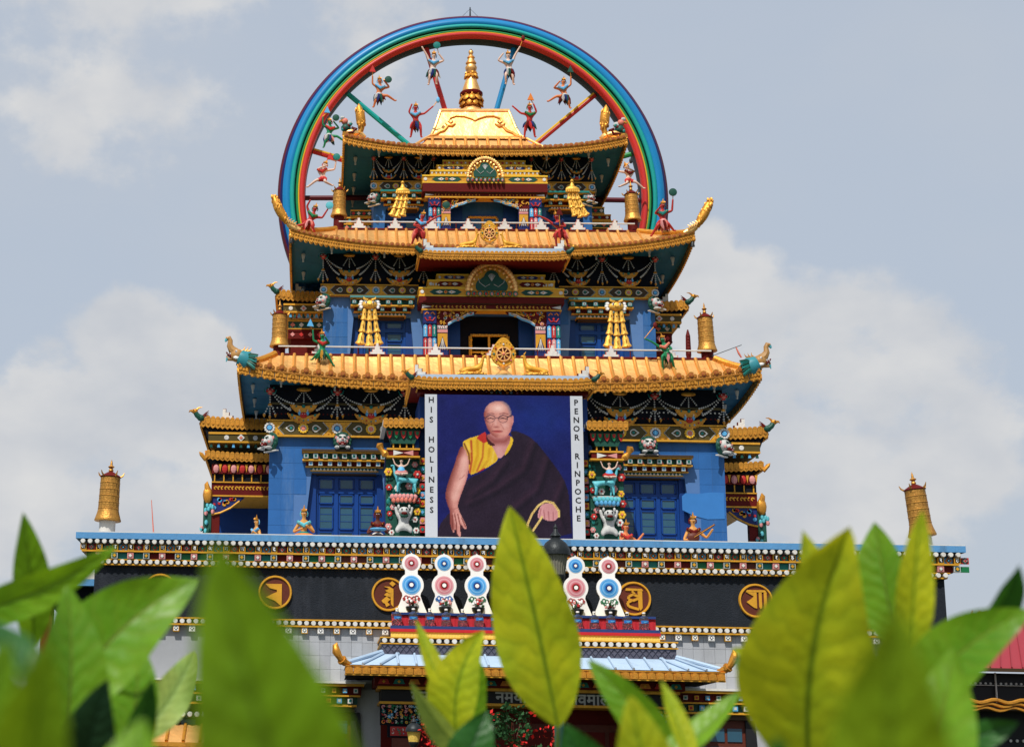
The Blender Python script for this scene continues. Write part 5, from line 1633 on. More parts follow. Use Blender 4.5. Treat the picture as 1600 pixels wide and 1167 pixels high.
    for s in (-1, 1):
        for (x0, x1, kind) in ((inner[1], inner[2], 'outer'), (inner[0], inner[1] - .02, 'inner')):
            xa_, xb_ = sorted((s * x0, s * x1)); yy = yf + (.02 if kind == 'outer' else .10)
            w = xb_ - xa_; H = zcap - zfloor
            mb = MB(); mb.box(xa_, xb_, yy, yy + .3, zfloor, zcap, 8)
            if kind == 'outer':
                for t in range(3):
                    xx = xa_ + w * t / 3
                    for j, (f0, f1) in enumerate(((.0, .42), (.44, .70))):
                        kcol = (('red', 'maroon_', 'sky_blue'), ('sky_blue', 'red', 'teal'))[j]
                        ki = (0, 4, 3)[t] if j == 0 else (3, 0, 1)[t]
                        za, zb_ = zfloor + H * f0, zfloor + H * f1
                        mb.prism([(xx + .012, za), (xx + w / 3 - .012, za), (xx + w / 3 - .012, zb_ - .05), (xx + w / 6, zb_), (xx + .012, zb_ - .05)], yy - .03, yy, ki)
                        mb.prism([(xx + w / 6 - .03, zb_ - .16), (xx + w / 6 + .03, zb_ - .16), (xx + w / 6, zb_ - .06)], yy - .045, yy - .03, 6)
                        mb.box(xx + w / 6 - .008, xx + w / 6 + .008, yy - .04, yy - .03, za + .08, zb_ - .17, 6)
                mb.box(xa_ + .01, xb_ - .01, yy - .05, yy, zfloor + H * .72, zfloor + H * .98, 8)
                xm, zm = (xa_ + xb_) / 2, zfloor + H * .85
                for t in (-1, 1):
                    mb.tube([(xm + t * w * .08, yy - .06, zm + .11), (xm + t * w * .22, yy - .06, zm + .16), (xm + t * w * .38, yy - .06, zm + .08)], .02, 5, 7)
                    mb.tube([(xm, yy - .06, zm - .10), (xm + t * w * .2, yy - .06, zm - .13), (xm + t * w * .38, yy - .06, zm - .02)], .022, 5, 0)
                mb.disc(xm, yy - .05, zm - .03, w * .1, .03, 6, 0)
            else:
                za = zfloor + H * .16
                mb.prism([(xa_ + .02, za), (xa_ + w / 2, za + H * .30), (xb_ - .02, za)] + [(xb_ - .02, za + H * .36), (xa_ + .02, za + H * .36)], yy - .03, yy, 2)
                for t in (-1, 0, 1):
                    mb.tube([(xa_ + w / 2, yy - .04, za + H * .26), (xa_ + w / 2 + t * w * .2, yy - .04, za + .03)], .014, 4, 6)
                for j, (f0, ki) in enumerate(((.54, 4), (.62, 6), (.70, 3), (.78, 2), (.86, 4), (.92, 0))):
                    mb.box(xa_ + .015, xb_ - .015, yy - .03 - .008 * (j % 2), yy, zfloor + H * f0, zfloor + H * (f0 + .065), ki)
                for t in range(5): mb.disc(xa_ + w * (t + .5) / 5, yy - .04, zfloor + H * .65, .02, .02, 5, 0)
            mb.build('painted_column', PAL + ['navy'], P)
        # carved spandrel stepping up to the middle
        hx = inner[2]
        ztop = zbeam0 - .055
        H2 = (ztop - zfloor)
        poly = [(inner[1], ztop), (inner[1], ztop - H2 * .30), (inner[0], ztop - H2 * .30), (inner[0] - .18, ztop - H2 * .22), (inner[0] - .42, ztop - H2 * .17), (inner[0] - .60, ztop - H2 * .10), (inner[0] - .85, ztop - H2 * .06), (inner[0] - .95, ztop)]
        if s > 0: poly = poly
        pl = poly if s > 0 else [(-x, z) for x, z in poly]
        mb = MB(); mb.prism(pl if s < 0 else pl[::-1], yf + .06, yf + .16, 8)
        edge = [(x * s, yf + .05, z) for x, z in poly[2:-1]]
        mb.tube(edge, .026, 5, 3)
        mb.tube([(x, yy_ - .015, z + .05) for x, yy_, z in edge], .02, 5, 6)
        for k in range(26):
            t = rr.random(); x = lerp(inner[1] - .05, inner[0] - .75, t)
            lim = lerp(.28, .05, min(1, max(0, (inner[0] - x + .1) / .9))) * H2
            z = ztop - rr.uniform(.03, max(.06, lim))
            r = rr.uniform(.04, .075)
            if k % 4 == 0: mb.disc(s * x, yf + .06, z, r, .04, 8, rr.choice((6, 3, 0, 4))); mb.disc(s * x, yf + .02, z, r * .45, .02, 6, rr.choice((2, 1)))
            else:
                a0 = rr.uniform(0, 360)
                mb.prism(arc(s * x, z, r, a0, a0 + 240, 6) + arc(s * x, z, r * .45, a0 + 240, a0, 5), yf + .02, yf + .06, 2)
        mb.build('carved_spandrel', PAL + ['maroon'], P)
    # dark recess with a gilt framed door
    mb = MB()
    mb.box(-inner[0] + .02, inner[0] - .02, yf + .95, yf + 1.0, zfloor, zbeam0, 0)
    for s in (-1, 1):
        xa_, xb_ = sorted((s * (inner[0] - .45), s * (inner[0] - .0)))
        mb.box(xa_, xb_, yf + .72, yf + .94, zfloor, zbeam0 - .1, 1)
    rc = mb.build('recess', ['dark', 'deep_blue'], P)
    dw, dt = door
    mb = MB(); yd = yf + .86
    for s in (-1, 1):
        mb.box(s * dw - .05, s * dw + .05, yd, yd + .08, zfloor, zfloor + dt, 0)
        mb.tube([(s * dw * .97, yd - .02, zfloor + .05), (s * dw * .97, yd - .02, zfloor + dt)], .035, 6, 0)
        for k in range(4): mb.ball((s * dw * .97, yd - .02, zfloor + dt * (.2 + .22 * k)), .055, 6, 4, 0)
    mb.box(-dw, dw, yd, yd + .08, zfloor + dt, zfloor + dt + .07, 0)
    mb.box(-.035, .035, yd + .01, yd + .07, zfloor, zfloor + dt, 0)
    mb.box(-dw, dw, yd + .02, yd + .06, zfloor + dt * .40, zfloor + dt * .46, 0)
    for k in range(6): mb.disc(-dw + (k + .5) * dw / 3, yd, zfloor + dt + .035, .045, .03, 7, 0)
    mb.box(-dw, dw, yd + .09, yd + .12, zfloor, zfloor + dt, 1)
    mb.build('gilt_door', ['gold_paint', 'navy'], P)
    return P
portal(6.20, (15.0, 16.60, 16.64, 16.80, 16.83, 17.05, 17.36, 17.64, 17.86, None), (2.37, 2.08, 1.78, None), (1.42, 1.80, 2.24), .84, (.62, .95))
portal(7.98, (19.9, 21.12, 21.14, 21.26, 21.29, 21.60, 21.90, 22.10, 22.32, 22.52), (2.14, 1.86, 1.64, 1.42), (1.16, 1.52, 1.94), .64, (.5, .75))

# ------------------------------------------------------------------ side porches on the flanks of the tiers
def side_porch(s, w, out, yf, z0, ztop, k, full):
    """stacked cornices on a flank; its narrow end faces the viewer"""
    yb = 2 * YC - yf
    xi = w - .02
    def slab(name, hw, za, zb_, key, dy=0.0):
        x0, x1 = sorted((s * xi, s * hw))
        return MB().box(x0, x1, yf - dy, yb + dy, za, zb_).build(name, [key], temple)
    z = ztop
    top = slab('porch_top', out + .02, z - .10 * k, z, 'roof_blue', .12)
    def fringe_row(parent, hw, zt, h, dy):
        n = max(3, int((hw - xi) / .16)); wd = (hw - xi) / n
        q = MB(); q.prism([(-wd / 2 + .004, .03), (-wd / 2 + .004, -h * .8), (0, -h), (wd / 2 - .004, -h * .8), (wd / 2 - .004, .03)], -.03, .03); q.disc(0, -.03, -h * .5, wd * .28, .03, 6)
        q.prism(arc(0, .02, wd * .48, 0, 180, 6), -.035, .03)
        me = q.mesh('fringe_tile', ['gold_deep'])
        for i in range(n):
            t = (i + .5) / n
            put(me, 'fringe_tile', parent, (s * (xi + t * (hw - xi)), yf - dy, zt + .10 * k * t ** 3))
        m2 = int((yb - yf + 2 * dy) / .2)
        sd_ = MB(); tv = [tuple(v.co) for v in me.vertices]; tf = [tuple(p.vertices) for p in me.polygons]
        for i in range(m2):
            mt = Matrix.Translation((s * hw, yf - dy + (i + .5) * .2, zt + .08 * k)) @ Matrix.Rotation(s * PI / 2, 4, 'Z')
            sd_.add([mt @ Vector(v) for v in tv], tf)
        sd_.build('side_fringe', ['gold_deep'], parent, kind='stuff')
    fringe_row(top, out, z - .10 * k, .34 * k, .12)
    x0, x1 = sorted((s * xi, s * (out - .05)))
    MB().prism([(s * (out - .04), z - .12 * k), (s * (out - .32 * k), z - .85 * k), (s * xi, z - .85 * k), (s * xi, z - .12 * k)][::-s], yf - .06, yb, 0).build('porch_eave', ['dark'], temple)
    # painted beam
    zb1 = z - .52 * k
    bm = MB(); x0, x1 = sorted((s * xi, s * (out - .28 * k)))
    bm.box(x0, x1, yf - .14, yb, zb1 - .34 * k, zb1, 0); bm.box(x0, x1, yf - .17, yb, zb1 - .06 * k, zb1 + .01, 1); bm.box(x0, x1, yf - .17, yb, zb1 - .36 * k, zb1 - .30 * k, 1)
    xm = (x0 + x1) / 2
    diamond_at(bm, xm, zb1 - .18 * k, .13 * k, yf - .17, yf - .139, 2); diamond_at(bm, xm, zb1 - .18 * k, .06 * k, yf - .19, yf - .169, 3)
    for t in (-1, 1): bm.disc(xm + t * .5 * k, yf - .139, zb1 - .18 * k, .09 * k, .02, 7, 2)
    pb = bm.build('painted_beam', ['olive', 'gold_paint', 'white', 'salmon'], temple)
    for i in range(9):
        q = MB(); q.prism([(-.05, -.06), (.05, -.06), (.03, .06), (-.03, .06)], -.04, .02)
        q.build('bracket_block', ['sky_blue' if i % 2 else 'dark_green'], pb, loc=(lerp(x0 + .1, x1 - .1, i / 8), yf - .08, zb1 - .46 * k))
    bird(top, (s * out, yf - .14, z - .06 * k), s, .85 * k, 'bird_head')
    stepped(top, s * (out - .75 * k), yf - .05, z, 1.0 * k, -s)
    if full:
        z2 = z - 1.32 * k
        r2 = slab('lower_eave', out - .22, z2 - .02, z2 + .05, 'dark', .10)
        fringe_row(r2, out - .20, z2, .24 * k, .12)
        MB().tube([(s * (out - .30), yf - .1, z2 - .02), (s * (out - .18), yf - .16, z2 - .14), (s * (out - .05), yf - .2, z2 + .02), (s * (out + .02), yf - .2, z2 + .10)], [.05, .09, .07, .01], 7).build('eave_hook', ['gold_deep'], r2, True)
        z3 = z2 - .28
        bm = MB(); x0, x1 = sorted((s * xi, s * (out - .42)))
        bm.box(x0, x1, yf - .02, yb, z3 - .34, z3, 0)
        n = 7
        for i in range(n):
            x = lerp(x0 + .15, x1 - .15, i / (n - 1))
            bm.ball((x, yf - .05, z3 - .18), (.11, .06, .15), 7, 5, 1 if i % 2 else 2)
            bm.prism([(x + .14 - .05, z3 - .02), (x + .14, z3 - .30), (x + .14 + .05, z3 - .02)][::-1], yf - .06, yf - .02, 3)
        bm.box(x0, x1, yf - .05, yb, z3 - .66, z3 - .62, 3)
        bm.box(x0, x1, yf + .06, yb, z3 - .62, z3 - .34, 4)
        for i in range(7): bm.box(lerp(x0 + .1, x1 - .1, i / 6) - .02, lerp(x0 + .1, x1 - .1, i / 6) + .02, yf + .02, yf + .06, z3 - .6, z3 - .36, 3)
        bm.box(x0, x1, yf, yb, z3 - 1.10, z3 - .66, 5)
        for i in range(16):
            x = lerp(x0 + .15, x1 - .15, i / 15)
            bm.prism(arc(x, z3 - .84, .07, 40 * (i % 3), 260, 5) + arc(x, z3 - .84, .03, 260, 40 * (i % 3), 4), yf - .02, yf, 3)
        bm.box(x0, x1, yf - .05, yb, z3 - 1.14, z3 - 1.09, 3)
        lp = bm.build('lotus_beam', ['maroon', 'red', 'pink', 'gold_paint', 'dark', 'maroon'], temple)
        # arch spandrel, red jamb and carved column
        zc = z3 - 1.15
        bm = MB()
        bm.prism([(s * (out - .45), zc), (s * (out - .45), zc - .62), (s * (out - .75), zc - .55), (s * (out - 1.1), zc - .38), (s * (out - 1.4), zc - .14), (s * (out - 1.55), zc)][::(1 if s > 0 else -1)][::-1], yf + .0, yf + .2, 0)
        rr = random.Random(3)
        for i in range(18):
            t = rr.random(); x = s * (out - .5 - t * .85); zz = zc - rr.uniform(.05, max(.08, .50 * (1 - t)))
            bm.disc(x, yf, zz, rr.uniform(.04, .08), .03, 7, rr.choice((1, 2, 3)))
        bm.tube([(s * (out - .45), yf - .02, zc - .62), (s * (out - .75), yf - .02, zc - .55), (s * (out - 1.1), yf - .02, zc - .38), (s * (out - 1.4), yf - .02, zc - .14)], .035, 5, 1)
        bm.build('arch_spandrel', ['navy', 'gold_paint', 'sky_blue', 'red'], lp)
        x0, x1 = sorted((s * (out - .72), s * (out - .42)))
        for yy in (yf + .02, yb - .3):
            MB().box(x0, x1, yy, yy + .28, z0, zc).build('porch_post', ['maroon'], temple)
        if s < 0:
            MB().box(s * (out - .4), s * xi, yf + 2.6, yf + 2.7, z0, zc).build('porch_back', ['deep_blue'], temple)
        cm = MB()
        xq = s * (out - .30)
        cm.box(xq - .14, xq + .14, yf - .02, yf + .3, z0, zc + .2, 0)
        cm.ball((xq, yf - .06, zc + .05), (.17, .14, .30), 8, 6, 3); cm.tube([(xq, yf - .06, zc + .2), (xq + s * .05, yf - .08, zc + .42), (xq + s * .02, yf - .08, zc + .52)], [.12, .08, .01], 7, 3)
        for i in range(26):
            cm.ball((xq + rr.uniform(-.2, .2), yf - .06, lerp(z0 + .1, zc - .3, rr.random())), (.07, .06, .09), 5, 4, rr.choice((0, 1, 1, 2)))
        cm.build('carved_column', ['dark_green', 'turq', 'pink', 'gold_deep'], temple, True)
side_porch(-1, W3, 9.72, 9.9, 8.32, 13.62, 1.0, True)
side_porch(1, W3, 9.72, 9.9, 8.32, 13.50, 1.0, True)
side_porch(-1, W2, 7.18, 10.4, 15.2, 18.34, .9, False)
side_porch(1, W2, 7.30, 10.4, 15.2, 18.10, .9, False)
def stack_block(s, w, out, yf, rows):
    for i, (hw, za, zb_, keys) in enumerate(rows):
        x0, x1 = sorted((s * (w - .02), s * hw))
        mb = MB(); mb.box(x0, x1, yf, 2 * YC - yf, za + .002, zb_, 0); mb.box(x0 - .01, x1 + .01, yf - .03, 2 * YC - yf, zb_ - .05, zb_ - .001, 1); mb.box(x0 - .01, x1 + .01, yf - .03, 2 * YC - yf, za + .003, za + .04, 1)
        n = 4
        for k in range(n):
            diamond_at(mb, lerp(x0, x1, (k + .5) / n), (za + zb_) / 2, (zb_ - za) * .26, yf - .02, yf, 2 if k % 2 else 3)
        mb.build('painted_beam', list(keys), temple)
stack_block(-1, W1, 4.82, 11.2, [(4.82, 20.70, 20.86, ('maroon', 'maroon', 'red', 'pink')), (4.82, 20.88, 21.18, ('dark_green', 'gold_paint', 'white', 'salmon')), (4.70, 21.19, 21.42, ('maroon', 'gold_paint', 'white', 'teal')), (4.55, 21.43, 21.70, ('dark_green', 'gold_paint', 'white', 'red'))])
stack_block(1, W1, 5.05, 11.2, [(5.05, 20.70, 21.04, ('maroon', 'maroon', 'red', 'pink')), (5.08, 21.06, 21.36, ('dark_green', 'gold_paint', 'white', 'salmon')), (4.85, 21.37, 21.60, ('maroon', 'gold_paint', 'white', 'teal')), (4.62, 21.61, 21.88, ('dark_green', 'gold_paint', 'white', 'red'))])
for s, out in ((-1, 6.75), (1, 6.75)):
    stack_block(s, W2, out, 10.5, [(out, 16.66, 16.98, ('maroon', 'maroon', 'red', 'pink')), (out, 17.00, 17.34, ('dark_green', 'gold_paint', 'white', 'salmon')), (out - .15, 17.35, 17.56, ('white', 'gold_paint', 'navy', 'red'))])
    x0, x1 = sorted((s * W2, s * (out - .1)))
    MB().box(x0, x1, 10.6, 14.6, 15.0, 16.66).build('flank_wall', ['maroon'], temple)
    x0, x1 = sorted((s * W1, s * 4.6))
    MB().box(x0, x1, 11.3, 14.0, 19.8, 20.7).build('flank_wall', ['maroon'], temple)

# ------------------------------------------------------------------ rainbow arch behind the top roofs
AZ, AY = 22.77, 12.87
archt = thing('rainbow_arch', 'great painted rainbow ring behind the upper roofs', 'arch', (0, AY, AZ))
BANDS = [  # name, material, cross-section (radius, towards the viewer)
    ('plum_stripe', 'arch_violet', [(7.18, -.42), (7.27, -.20), (7.27, .10), (7.24, .20), (7.17, .27)]),
    ('navy_stripe', 'arch_navy', [(7.17, .27), (7.13, .32), (7.08, .36)]),
    ('blue_stripe', 'arch_blue', [(7.08, .36), (7.02, .43), (6.93, .47), (6.86, .47), (6.81, .44)]),
    ('teal_stripe', 'arch_teal', [(6.81, .44), (6.77, .49), (6.71, .51), (6.66, .49), (6.64, .45)]),
    ('dark_groove', 'arch_dark', [(6.64, .45), (6.615, .40), (6.585, .43)]),
    ('green_stripe', 'arch_green', [(6.585, .43), (6.56, .47), (6.53, .48), (6.50, .46)]),
    ('yellow_stripe', 'arch_yellow', [(6.50, .46), (6.48, .48), (6.455, .47)]),
    ('red_stripe', 'arch_red', [(6.455, .47), (6.43, .54), (6.37, .58), (6.30, .56), (6.25, .48), (6.23, .36)]),
    ('underside', 'arch_under', [(6.23, .36), (6.22, .1), (6.24, -.25), (6.34, -.42), (6.8, -.5), (7.18, -.42)]),
]
for name, key, sec in BANDS:
    mb = MB(); n = 150
    vs = []
    for i in range(n + 1):
        a = math.radians(-33 + 246 * i / n)
        for r, d in sec: vs.append((r * math.cos(a), -d, r * math.sin(a)))
    k = len(sec)
    mb.add(vs, [(i * k + j, (i + 1) * k + j, (i + 1) * k + j + 1, i * k + j + 1) for i in range(n) for j in range(k - 1)])
    mb.build(name, [key], archt, True, angle=60)
for deg, key in ((105.7, 'arch_red'), (74.6, 'arch_blue'), (138.5, 'arch_teal'), (41.5, 'arch_red'), (163.2, 'arch_red'), (16.5, 'arch_green'), (180.5, 'arch_violet'), (-.5, 'arch_violet')):
    a = math.radians(deg)
    q = MB(); q.tube([(6.3 * math.cos(a), 0, 6.3 * math.sin(a)), (2.2 * math.cos(a), 0, 2.2 * math.sin(a))], .10, 8, 0)
    o = q.build('spoke', [key], archt, True)
    if deg in (163.2, 41.5):
        MB().tube([(6.28 * math.cos(a), -.06, 6.28 * math.sin(a) + .07), (2.2 * math.cos(a), -.06, 2.2 * math.sin(a) + .07)], .05, 6).build('spoke_stripe', ['arch_yellow'], o, True)
rod = thing('lightning_rod', 'thin black rod with guy wires on top of the rainbow ring', 'lightning rod', (0, AY, AZ + 7.27))
MB().tube([(0, 0, -.03), (0, 0, .42)], [.035, .02], 6).build('rod', ['iron'], rod)
for s in (-1, 1): MB().tube([(0, 0, .36), (s * .34, 0, .0)], .006, 4).build('guy_wire', ['iron'], rod)

# ------------------------------------------------------------------ corner ornaments
def flame_finial(x, y, z, s):
    q = MB()
    q.tube([(-s * .30, 0, -.12), (-s * .08, 0, -.02), (s * .10, 0, .12)], [.08, .13, .11], 9, 0)
    for k in range(4): q.tube([(s * (-.16 + .08 * k), -.10, .0 + .04 * k), (s * (-.10 + .08 * k), -.14, .08 + .05 * k), (s * (-.18 + .08 * k), -.12, .14 + .05 * k)], [.05, .04, .01], 6, 0)
    base = q.build('corner_scroll', ['gold'], ro2, True, (x, y, z))
    q = MB(); pts, rs = [], []
    for i in range(9):
        t = i / 8
        pts.append((s * (.12 + .50 * t + .06 * math.sin(t * 3)), 0, .12 + 1.02 * t)); rs.append(.02 + .20 * math.sin(PI * (t * .86 + .12)) ** .8)
    rs = [r * .72 for r in rs]; rs[-1] = .005
    q.tube(pts, rs, 10, 0)
    rr = random.Random(5)
    for i in range(60):
        t = rr.uniform(.03, .92); j = int(t * 8); c = Vector(pts[j]).lerp(Vector(pts[min(8, j + 1)]), t * 8 - j)
        R = rs[j]; a = rr.uniform(0, 2 * PI)
        q.ball((c.x + R * .85 * math.cos(a), c.y + R * .85 * math.sin(a), c.z), (.042, .042, .085), 5, 4, 0)
    q.build('flame', ['gold_deep'], base, True)
flame_finial(6.62, 6.05, 19.38, 1); flame_finial(-6.62, 6.05, 19.38, -1)
M['dragon_teal'] = mat('dragon_teal', (.03, .20, .24), .45, 0, .3, 8); M['dragon_ochre'] = mat('dragon_ochre', (.36, .19, .06), .45, 0, .35, 9)
def dragon(x, y, z, s):
    """trunked water dragon head rearing off the roof corner"""
    q = MB()
    q.tube([(-s * .42, 0, -.02), (-s * .10, 0, .04), (s * .16, 0, .10)], [.16, .30, .24], 10, 0)
    h = q.build('dragon_neck', ['dragon_teal'], ro3, True, (x, y, z)); h.scale = (.95, 1, 1.12); h.rotation_euler = (0, -s * .22, 0)
    q = MB()
    for i in range(7):
        a = -1.2 + i * .4
        q.tube([(-s * .02, -.10 + .04 * math.cos(a), .10 + .05 * math.sin(a)), (-s * .22, -.26, .06 + .16 * math.sin(a)), (-s * .46, -.28, .02 + .24 * math.sin(a))], [.05, .055, .02], 5, i % 2)
    q.build('mane_frill', ['dark_green', 'teal'], h, True)
    q = MB()
    q.ball((s * .26, 0, .14), (.24, .20, .20), 9, 6, 0)
    q.tube([(s * .34, 0, .22), (s * .48, 0, .28), (s * .58, 0, .38), (s * .60, 0, .52), (s * .66, 0, .59), (s * .73, 0, .56), (s * .74, 0, .50)], [.14, .12, .10, .08, .07, .06, .02], 8, 0)
    q.tube([(s * .38, 0, .02), (s * .52, 0, -.02), (s * .60, 0, .06)], [.07, .05, .02], 7, 0)
    q.build('dragon_head', ['dragon_ochre'], h, True)
    q = MB()
    q.tube([(s * .40, -.05, .06), (s * .54, -.05, .10), (s * .64, -.05, .16)], [.05, .05, .01], 6, 0)
    for k in range(3): q.tube([(s * (.40 + .07 * k), -.09, .16), (s * (.42 + .07 * k), -.10, .09)], [.02, .004], 4, 1)
    q.ball((s * .24, -.15, .05), (.12, .05, .05), 6, 4, 1); q.ball((s * .30, -.15, .22), .045, 6, 4, 1); q.ball((s * .31, -.185, .22), .022, 5, 3, 2)
    q.tube([(s * .73, 0, .54), (s * .76, 0, .46)], [.06, .03], 6, 3); q.tube([(s * .55, -.02, -.0), (s * .56, -.02, -.12)], [.05, .01], 5, 3)
    for k in range(3): q.tube([(s * (.16 - .06 * k), 0, .26), (s * (.06 - .10 * k), 0, .38), (s * (.08 - .12 * k), 0, .46)], [.04, .02, .005], 5, 4)
    q.build('dragon_face', ['maroon', 'white_clean', 'black_paint', 'turq', 'gold_deep'], h, True)
dragon(8.02, 4.62, 14.38, 1); dragon(-8.06, 4.62, 14.40, -1)
def garuda(x, y, z, s):
    q = MB(); q.ball((0, 0, .12), (.34, .16, .14), 9, 5, 0); q.tube([(-s * .32, 0, .08), (-s * .45, 0, -.02), (-s * .38, 0, -.14)], [.12, .09, .03], 7, 0)
    h = q.build('guardian_bird', ['gold'], ro1, True, (x, y, z)); 
    q = MB(); pts = [(-s * .30, 0, .10), (-s * .36, 0, .30), (-s * .34, 0, .55), (-s * .31, 0, .82), (-s * .27, 0, 1.08), (-s * .26, 0, 1.22)]
    q.tube(pts, [.10, .10, .17, .17, .10, .01], 9, 0); rr = random.Random(6)
    for i in range(36):
        t = rr.uniform(.25, .74); j = int(t * 5); c = Vector(pts[j]).lerp(Vector(pts[j + 1]), t * 5 - j); a = rr.uniform(0, 6.28)
        q.ball((c.x + .13 * math.cos(a), c.y + .13 * math.sin(a), c.z), (.045, .045, .08), 5, 4, 0)
    q.build('flame_tail', ['gold_deep'], h, True)
    q = MB(); q.ball((s * .18, -.05, .28), (.18, .15, .16), 8, 5, 0); q.ball((s * .22, -.06, .52), (.13, .12, .13), 8, 5, 1); q.ball((s * .30, -.08, .64), (.09, .09, .08), 7, 4, 2)
    q.ball((s * .10, -.02, .46), (.16, .10, .12), 7, 4, 2)
    for k in range(5): q.ball((s * (.02 + .07 * k), -.14, .40 - .05 * k), (.06, .05, .06), 5, 4, 3 if k % 2 else 4)
    q.tube([(s * .32, -.12, .53), (s * .40, -.14, .49), (s * .40, -.14, .43)], [.05, .035, .005], 6, 5)
    q.tube([(-s * .02, -.06, .30), (-s * .16, -.08, .24), (-s * .05, -.12, .10), (s * .2, -.12, .10)], [.05, .07, .06, .03], 6, 3)
    q.build('bird_figure', ['dark_green', 'salmon', 'grey_white', 'maroon', 'teal', 'gold_deep'], h, True)
garuda(4.50, 8.0, 23.33, 1); garuda(-4.62, 8.0, 23.33, -1)
for xx, zz in ((6.60, 18.9), (-6.60, 18.9)):
    q = MB(); q.tube([(0, 0, 0), (0, 0, -.16)], .008, 4); q.lathe([(.075, -.34), (.06, -.26), (.045, -.18), (.01, -.15)], n=8)
    put(q.mesh('wind_bell', ['iron'], True), 'wind_bell', ro2, (xx, 6.05, zz + .25))

# ------------------------------------------------------------------ dancing figures
def dancer(label, loc, J, skin, skirt, top, H=1.15, item=None, cat='statue', name='dancing_statue', group='painted dancing figures round the roofs', prop2=None, tatter=True):
    t = thing(name, label, cat, loc, 0, group)
    K_ = H / 1.02
    J = {k: (v[0] * K_, v[2] if len(v) > 2 else {'hL': -.08, 'hR': -.08, 'eL': -.03, 'eR': -.03, 'kL': -.10, 'kR': -.10, 'head': -.03}.get(k, 0), v[1] * K_) for k, v in J.items()}
    me, V = person_mesh('body', J, skin, H)
    put(me, 'body', t)
    q = face(t, V, H); q.build('face', ['white_clean', 'black_paint', 'maroon', skin], t, True)
    h, c, p = V['head'], V['chest'], V['pelvis']
    up = (h - V['neck']).normalized()
    q = MB(); ang = math.atan2(up.x, up.z)
    cr = h + up * H * .05
    q.ball(h + Vector((0, .03 * H, .02 * H)), (.072 * H, .06 * H, .072 * H), 8, 5, 0)
    q.lathe([(.06 * H, -.01 * H), (.066 * H, .02 * H), (.05 * H, .03 * H)], cr, 10, 1)
    for k in (-2, -1, 0, 1, 2): q.tube([cr + Vector((k * .025 * H, -.045 * H, .02 * H)), cr + Vector((k * .034 * H, -.05 * H, (.075 - abs(k) * .012) * H))], [.016 * H, .003], 5, 1)
    q.tube([cr + up * .02 * H, cr + up * .09 * H, cr + up * .15 * H], [.03 * H, .018 * H, .002], 6, 1)
    # halo-like scarf loop round the head
    q.build('crown', ['hair', 'gold_deep'], t, True)
    q = MB(); d = (c - p).normalized(); sd_ = Vector((d.z, 0, -d.x))
    q.tube([c - sd_ * .15 * H + Vector((0, -.05 * H, .05 * H)), c + Vector((0, -.085 * H, -.05 * H)), c + sd_ * .15 * H + Vector((0, -.05 * H, .05 * H))], [.035 * H, .055 * H, .035 * H], 7, 0)
    q.tube([h + Vector((.085 * H * math.cos(a), .03, .085 * H * math.sin(a) - .01)) for a in [(-40 + 26 * i) * PI / 180 for i in range(11)]], .014 * H, 5, 0)
    for k in range(7): q.ball(c + sd_ * (k - 3) * .035 * H + Vector((0, -.10 * H, (.02 - .012 * (3 - abs(k - 3))) * H)), .013 * H, 5, 3, 1)
    q.build('scarf', [top, 'gold_paint'], t, True)
    if skirt:
        q = MB(); rr = random.Random(hash_(label))
        q.ball(p + Vector((0, -.01, -.01 * H)), (.115 * H, .10 * H, .085 * H), 9, 5, 0)
        n = 12
        for i in range(n):
            a = 2 * PI * i / n
            L = H * rr.uniform(.16, .30)
            sway = rr.uniform(-.06, .06) * H
            b0 = p + Vector((.09 * H * math.cos(a), .08 * H * math.sin(a), -.02 * H))
            b1 = b0 + Vector((.05 * H * math.cos(a) + sway * .5, .04 * H * math.sin(a), -L * .5))
            b2 = b1 + Vector((.02 * H * math.cos(a) + sway, 0, -L * .5))
            q.tube([b0, b1, b2], [.055 * H, .05 * H, .006], 5, i % len(skirt))
        q.build('skirt', list(skirt), t, True)
    else:
        q = MB(); q.ball(p + Vector((0, 0, -.02 * H)), (.12 * H, .10 * H, .10 * H), 9, 5, 0)
        for s in 'LR': q.tube([V['p' + s], V['p' + s].lerp(V['k' + s], .55)], [.075 * H, .06 * H], 7, 0)
        q.build('shorts', ['red'], t, True)
    for it in (item, prop2):
        if not it: continue
        kind, hand, key, off = it
        hp = V['g' + hand] + Vector((off[0], -.04, off[1]))
        q = MB()
        if kind == 'drum':
            q.lathe([(.105 * H, -.03 * H), (.115 * H, 0), (.105 * H, .03 * H)], hp, 14, 0, 'y'); q.tube([V['g' + hand], hp], .012 * H, 5, 1); q.disc(hp.x, hp.y - .03 * H, hp.z, .08 * H, .01, 12, 2)
            q.build('hand_drum', [key, 'gold_deep', key], t, True)
        elif kind == 'flag':
            e_ = hp; q.tube([V['g' + hand], e_], .014 * H, 5, 1)
            q.prism([(e_.x - .10 * H, e_.z), (e_.x + .10 * H, e_.z - .02), (e_.x - .0 * H, e_.z + .22 * H)], e_.y - .03, e_.y + .03, 0)
            q.build('flame_flag', [key, 'gold_deep'], t)
        elif kind == 'stick':
            q.tube([V['g' + hand], hp], .012 * H, 5, 0); q.ball(hp, (.06 * H, .04 * H, .10 * H), 7, 5, 1)
            q.build('wand', ['gold_deep', key], t, True)
    # rods that fix the figure behind
    return t
def hash_(s_):
    v = 7
    for ch in s_: v = (v * 31 + ord(ch)) % 100003
    return v
def flip(J):
    sw = {'L': 'R', 'R': 'L'}
    return {(k[:-1] + sw[k[-1]] if k[-1] in 'LR' and len(k) == 2 else k): (-v[0], *v[1:]) for k, v in J.items()}
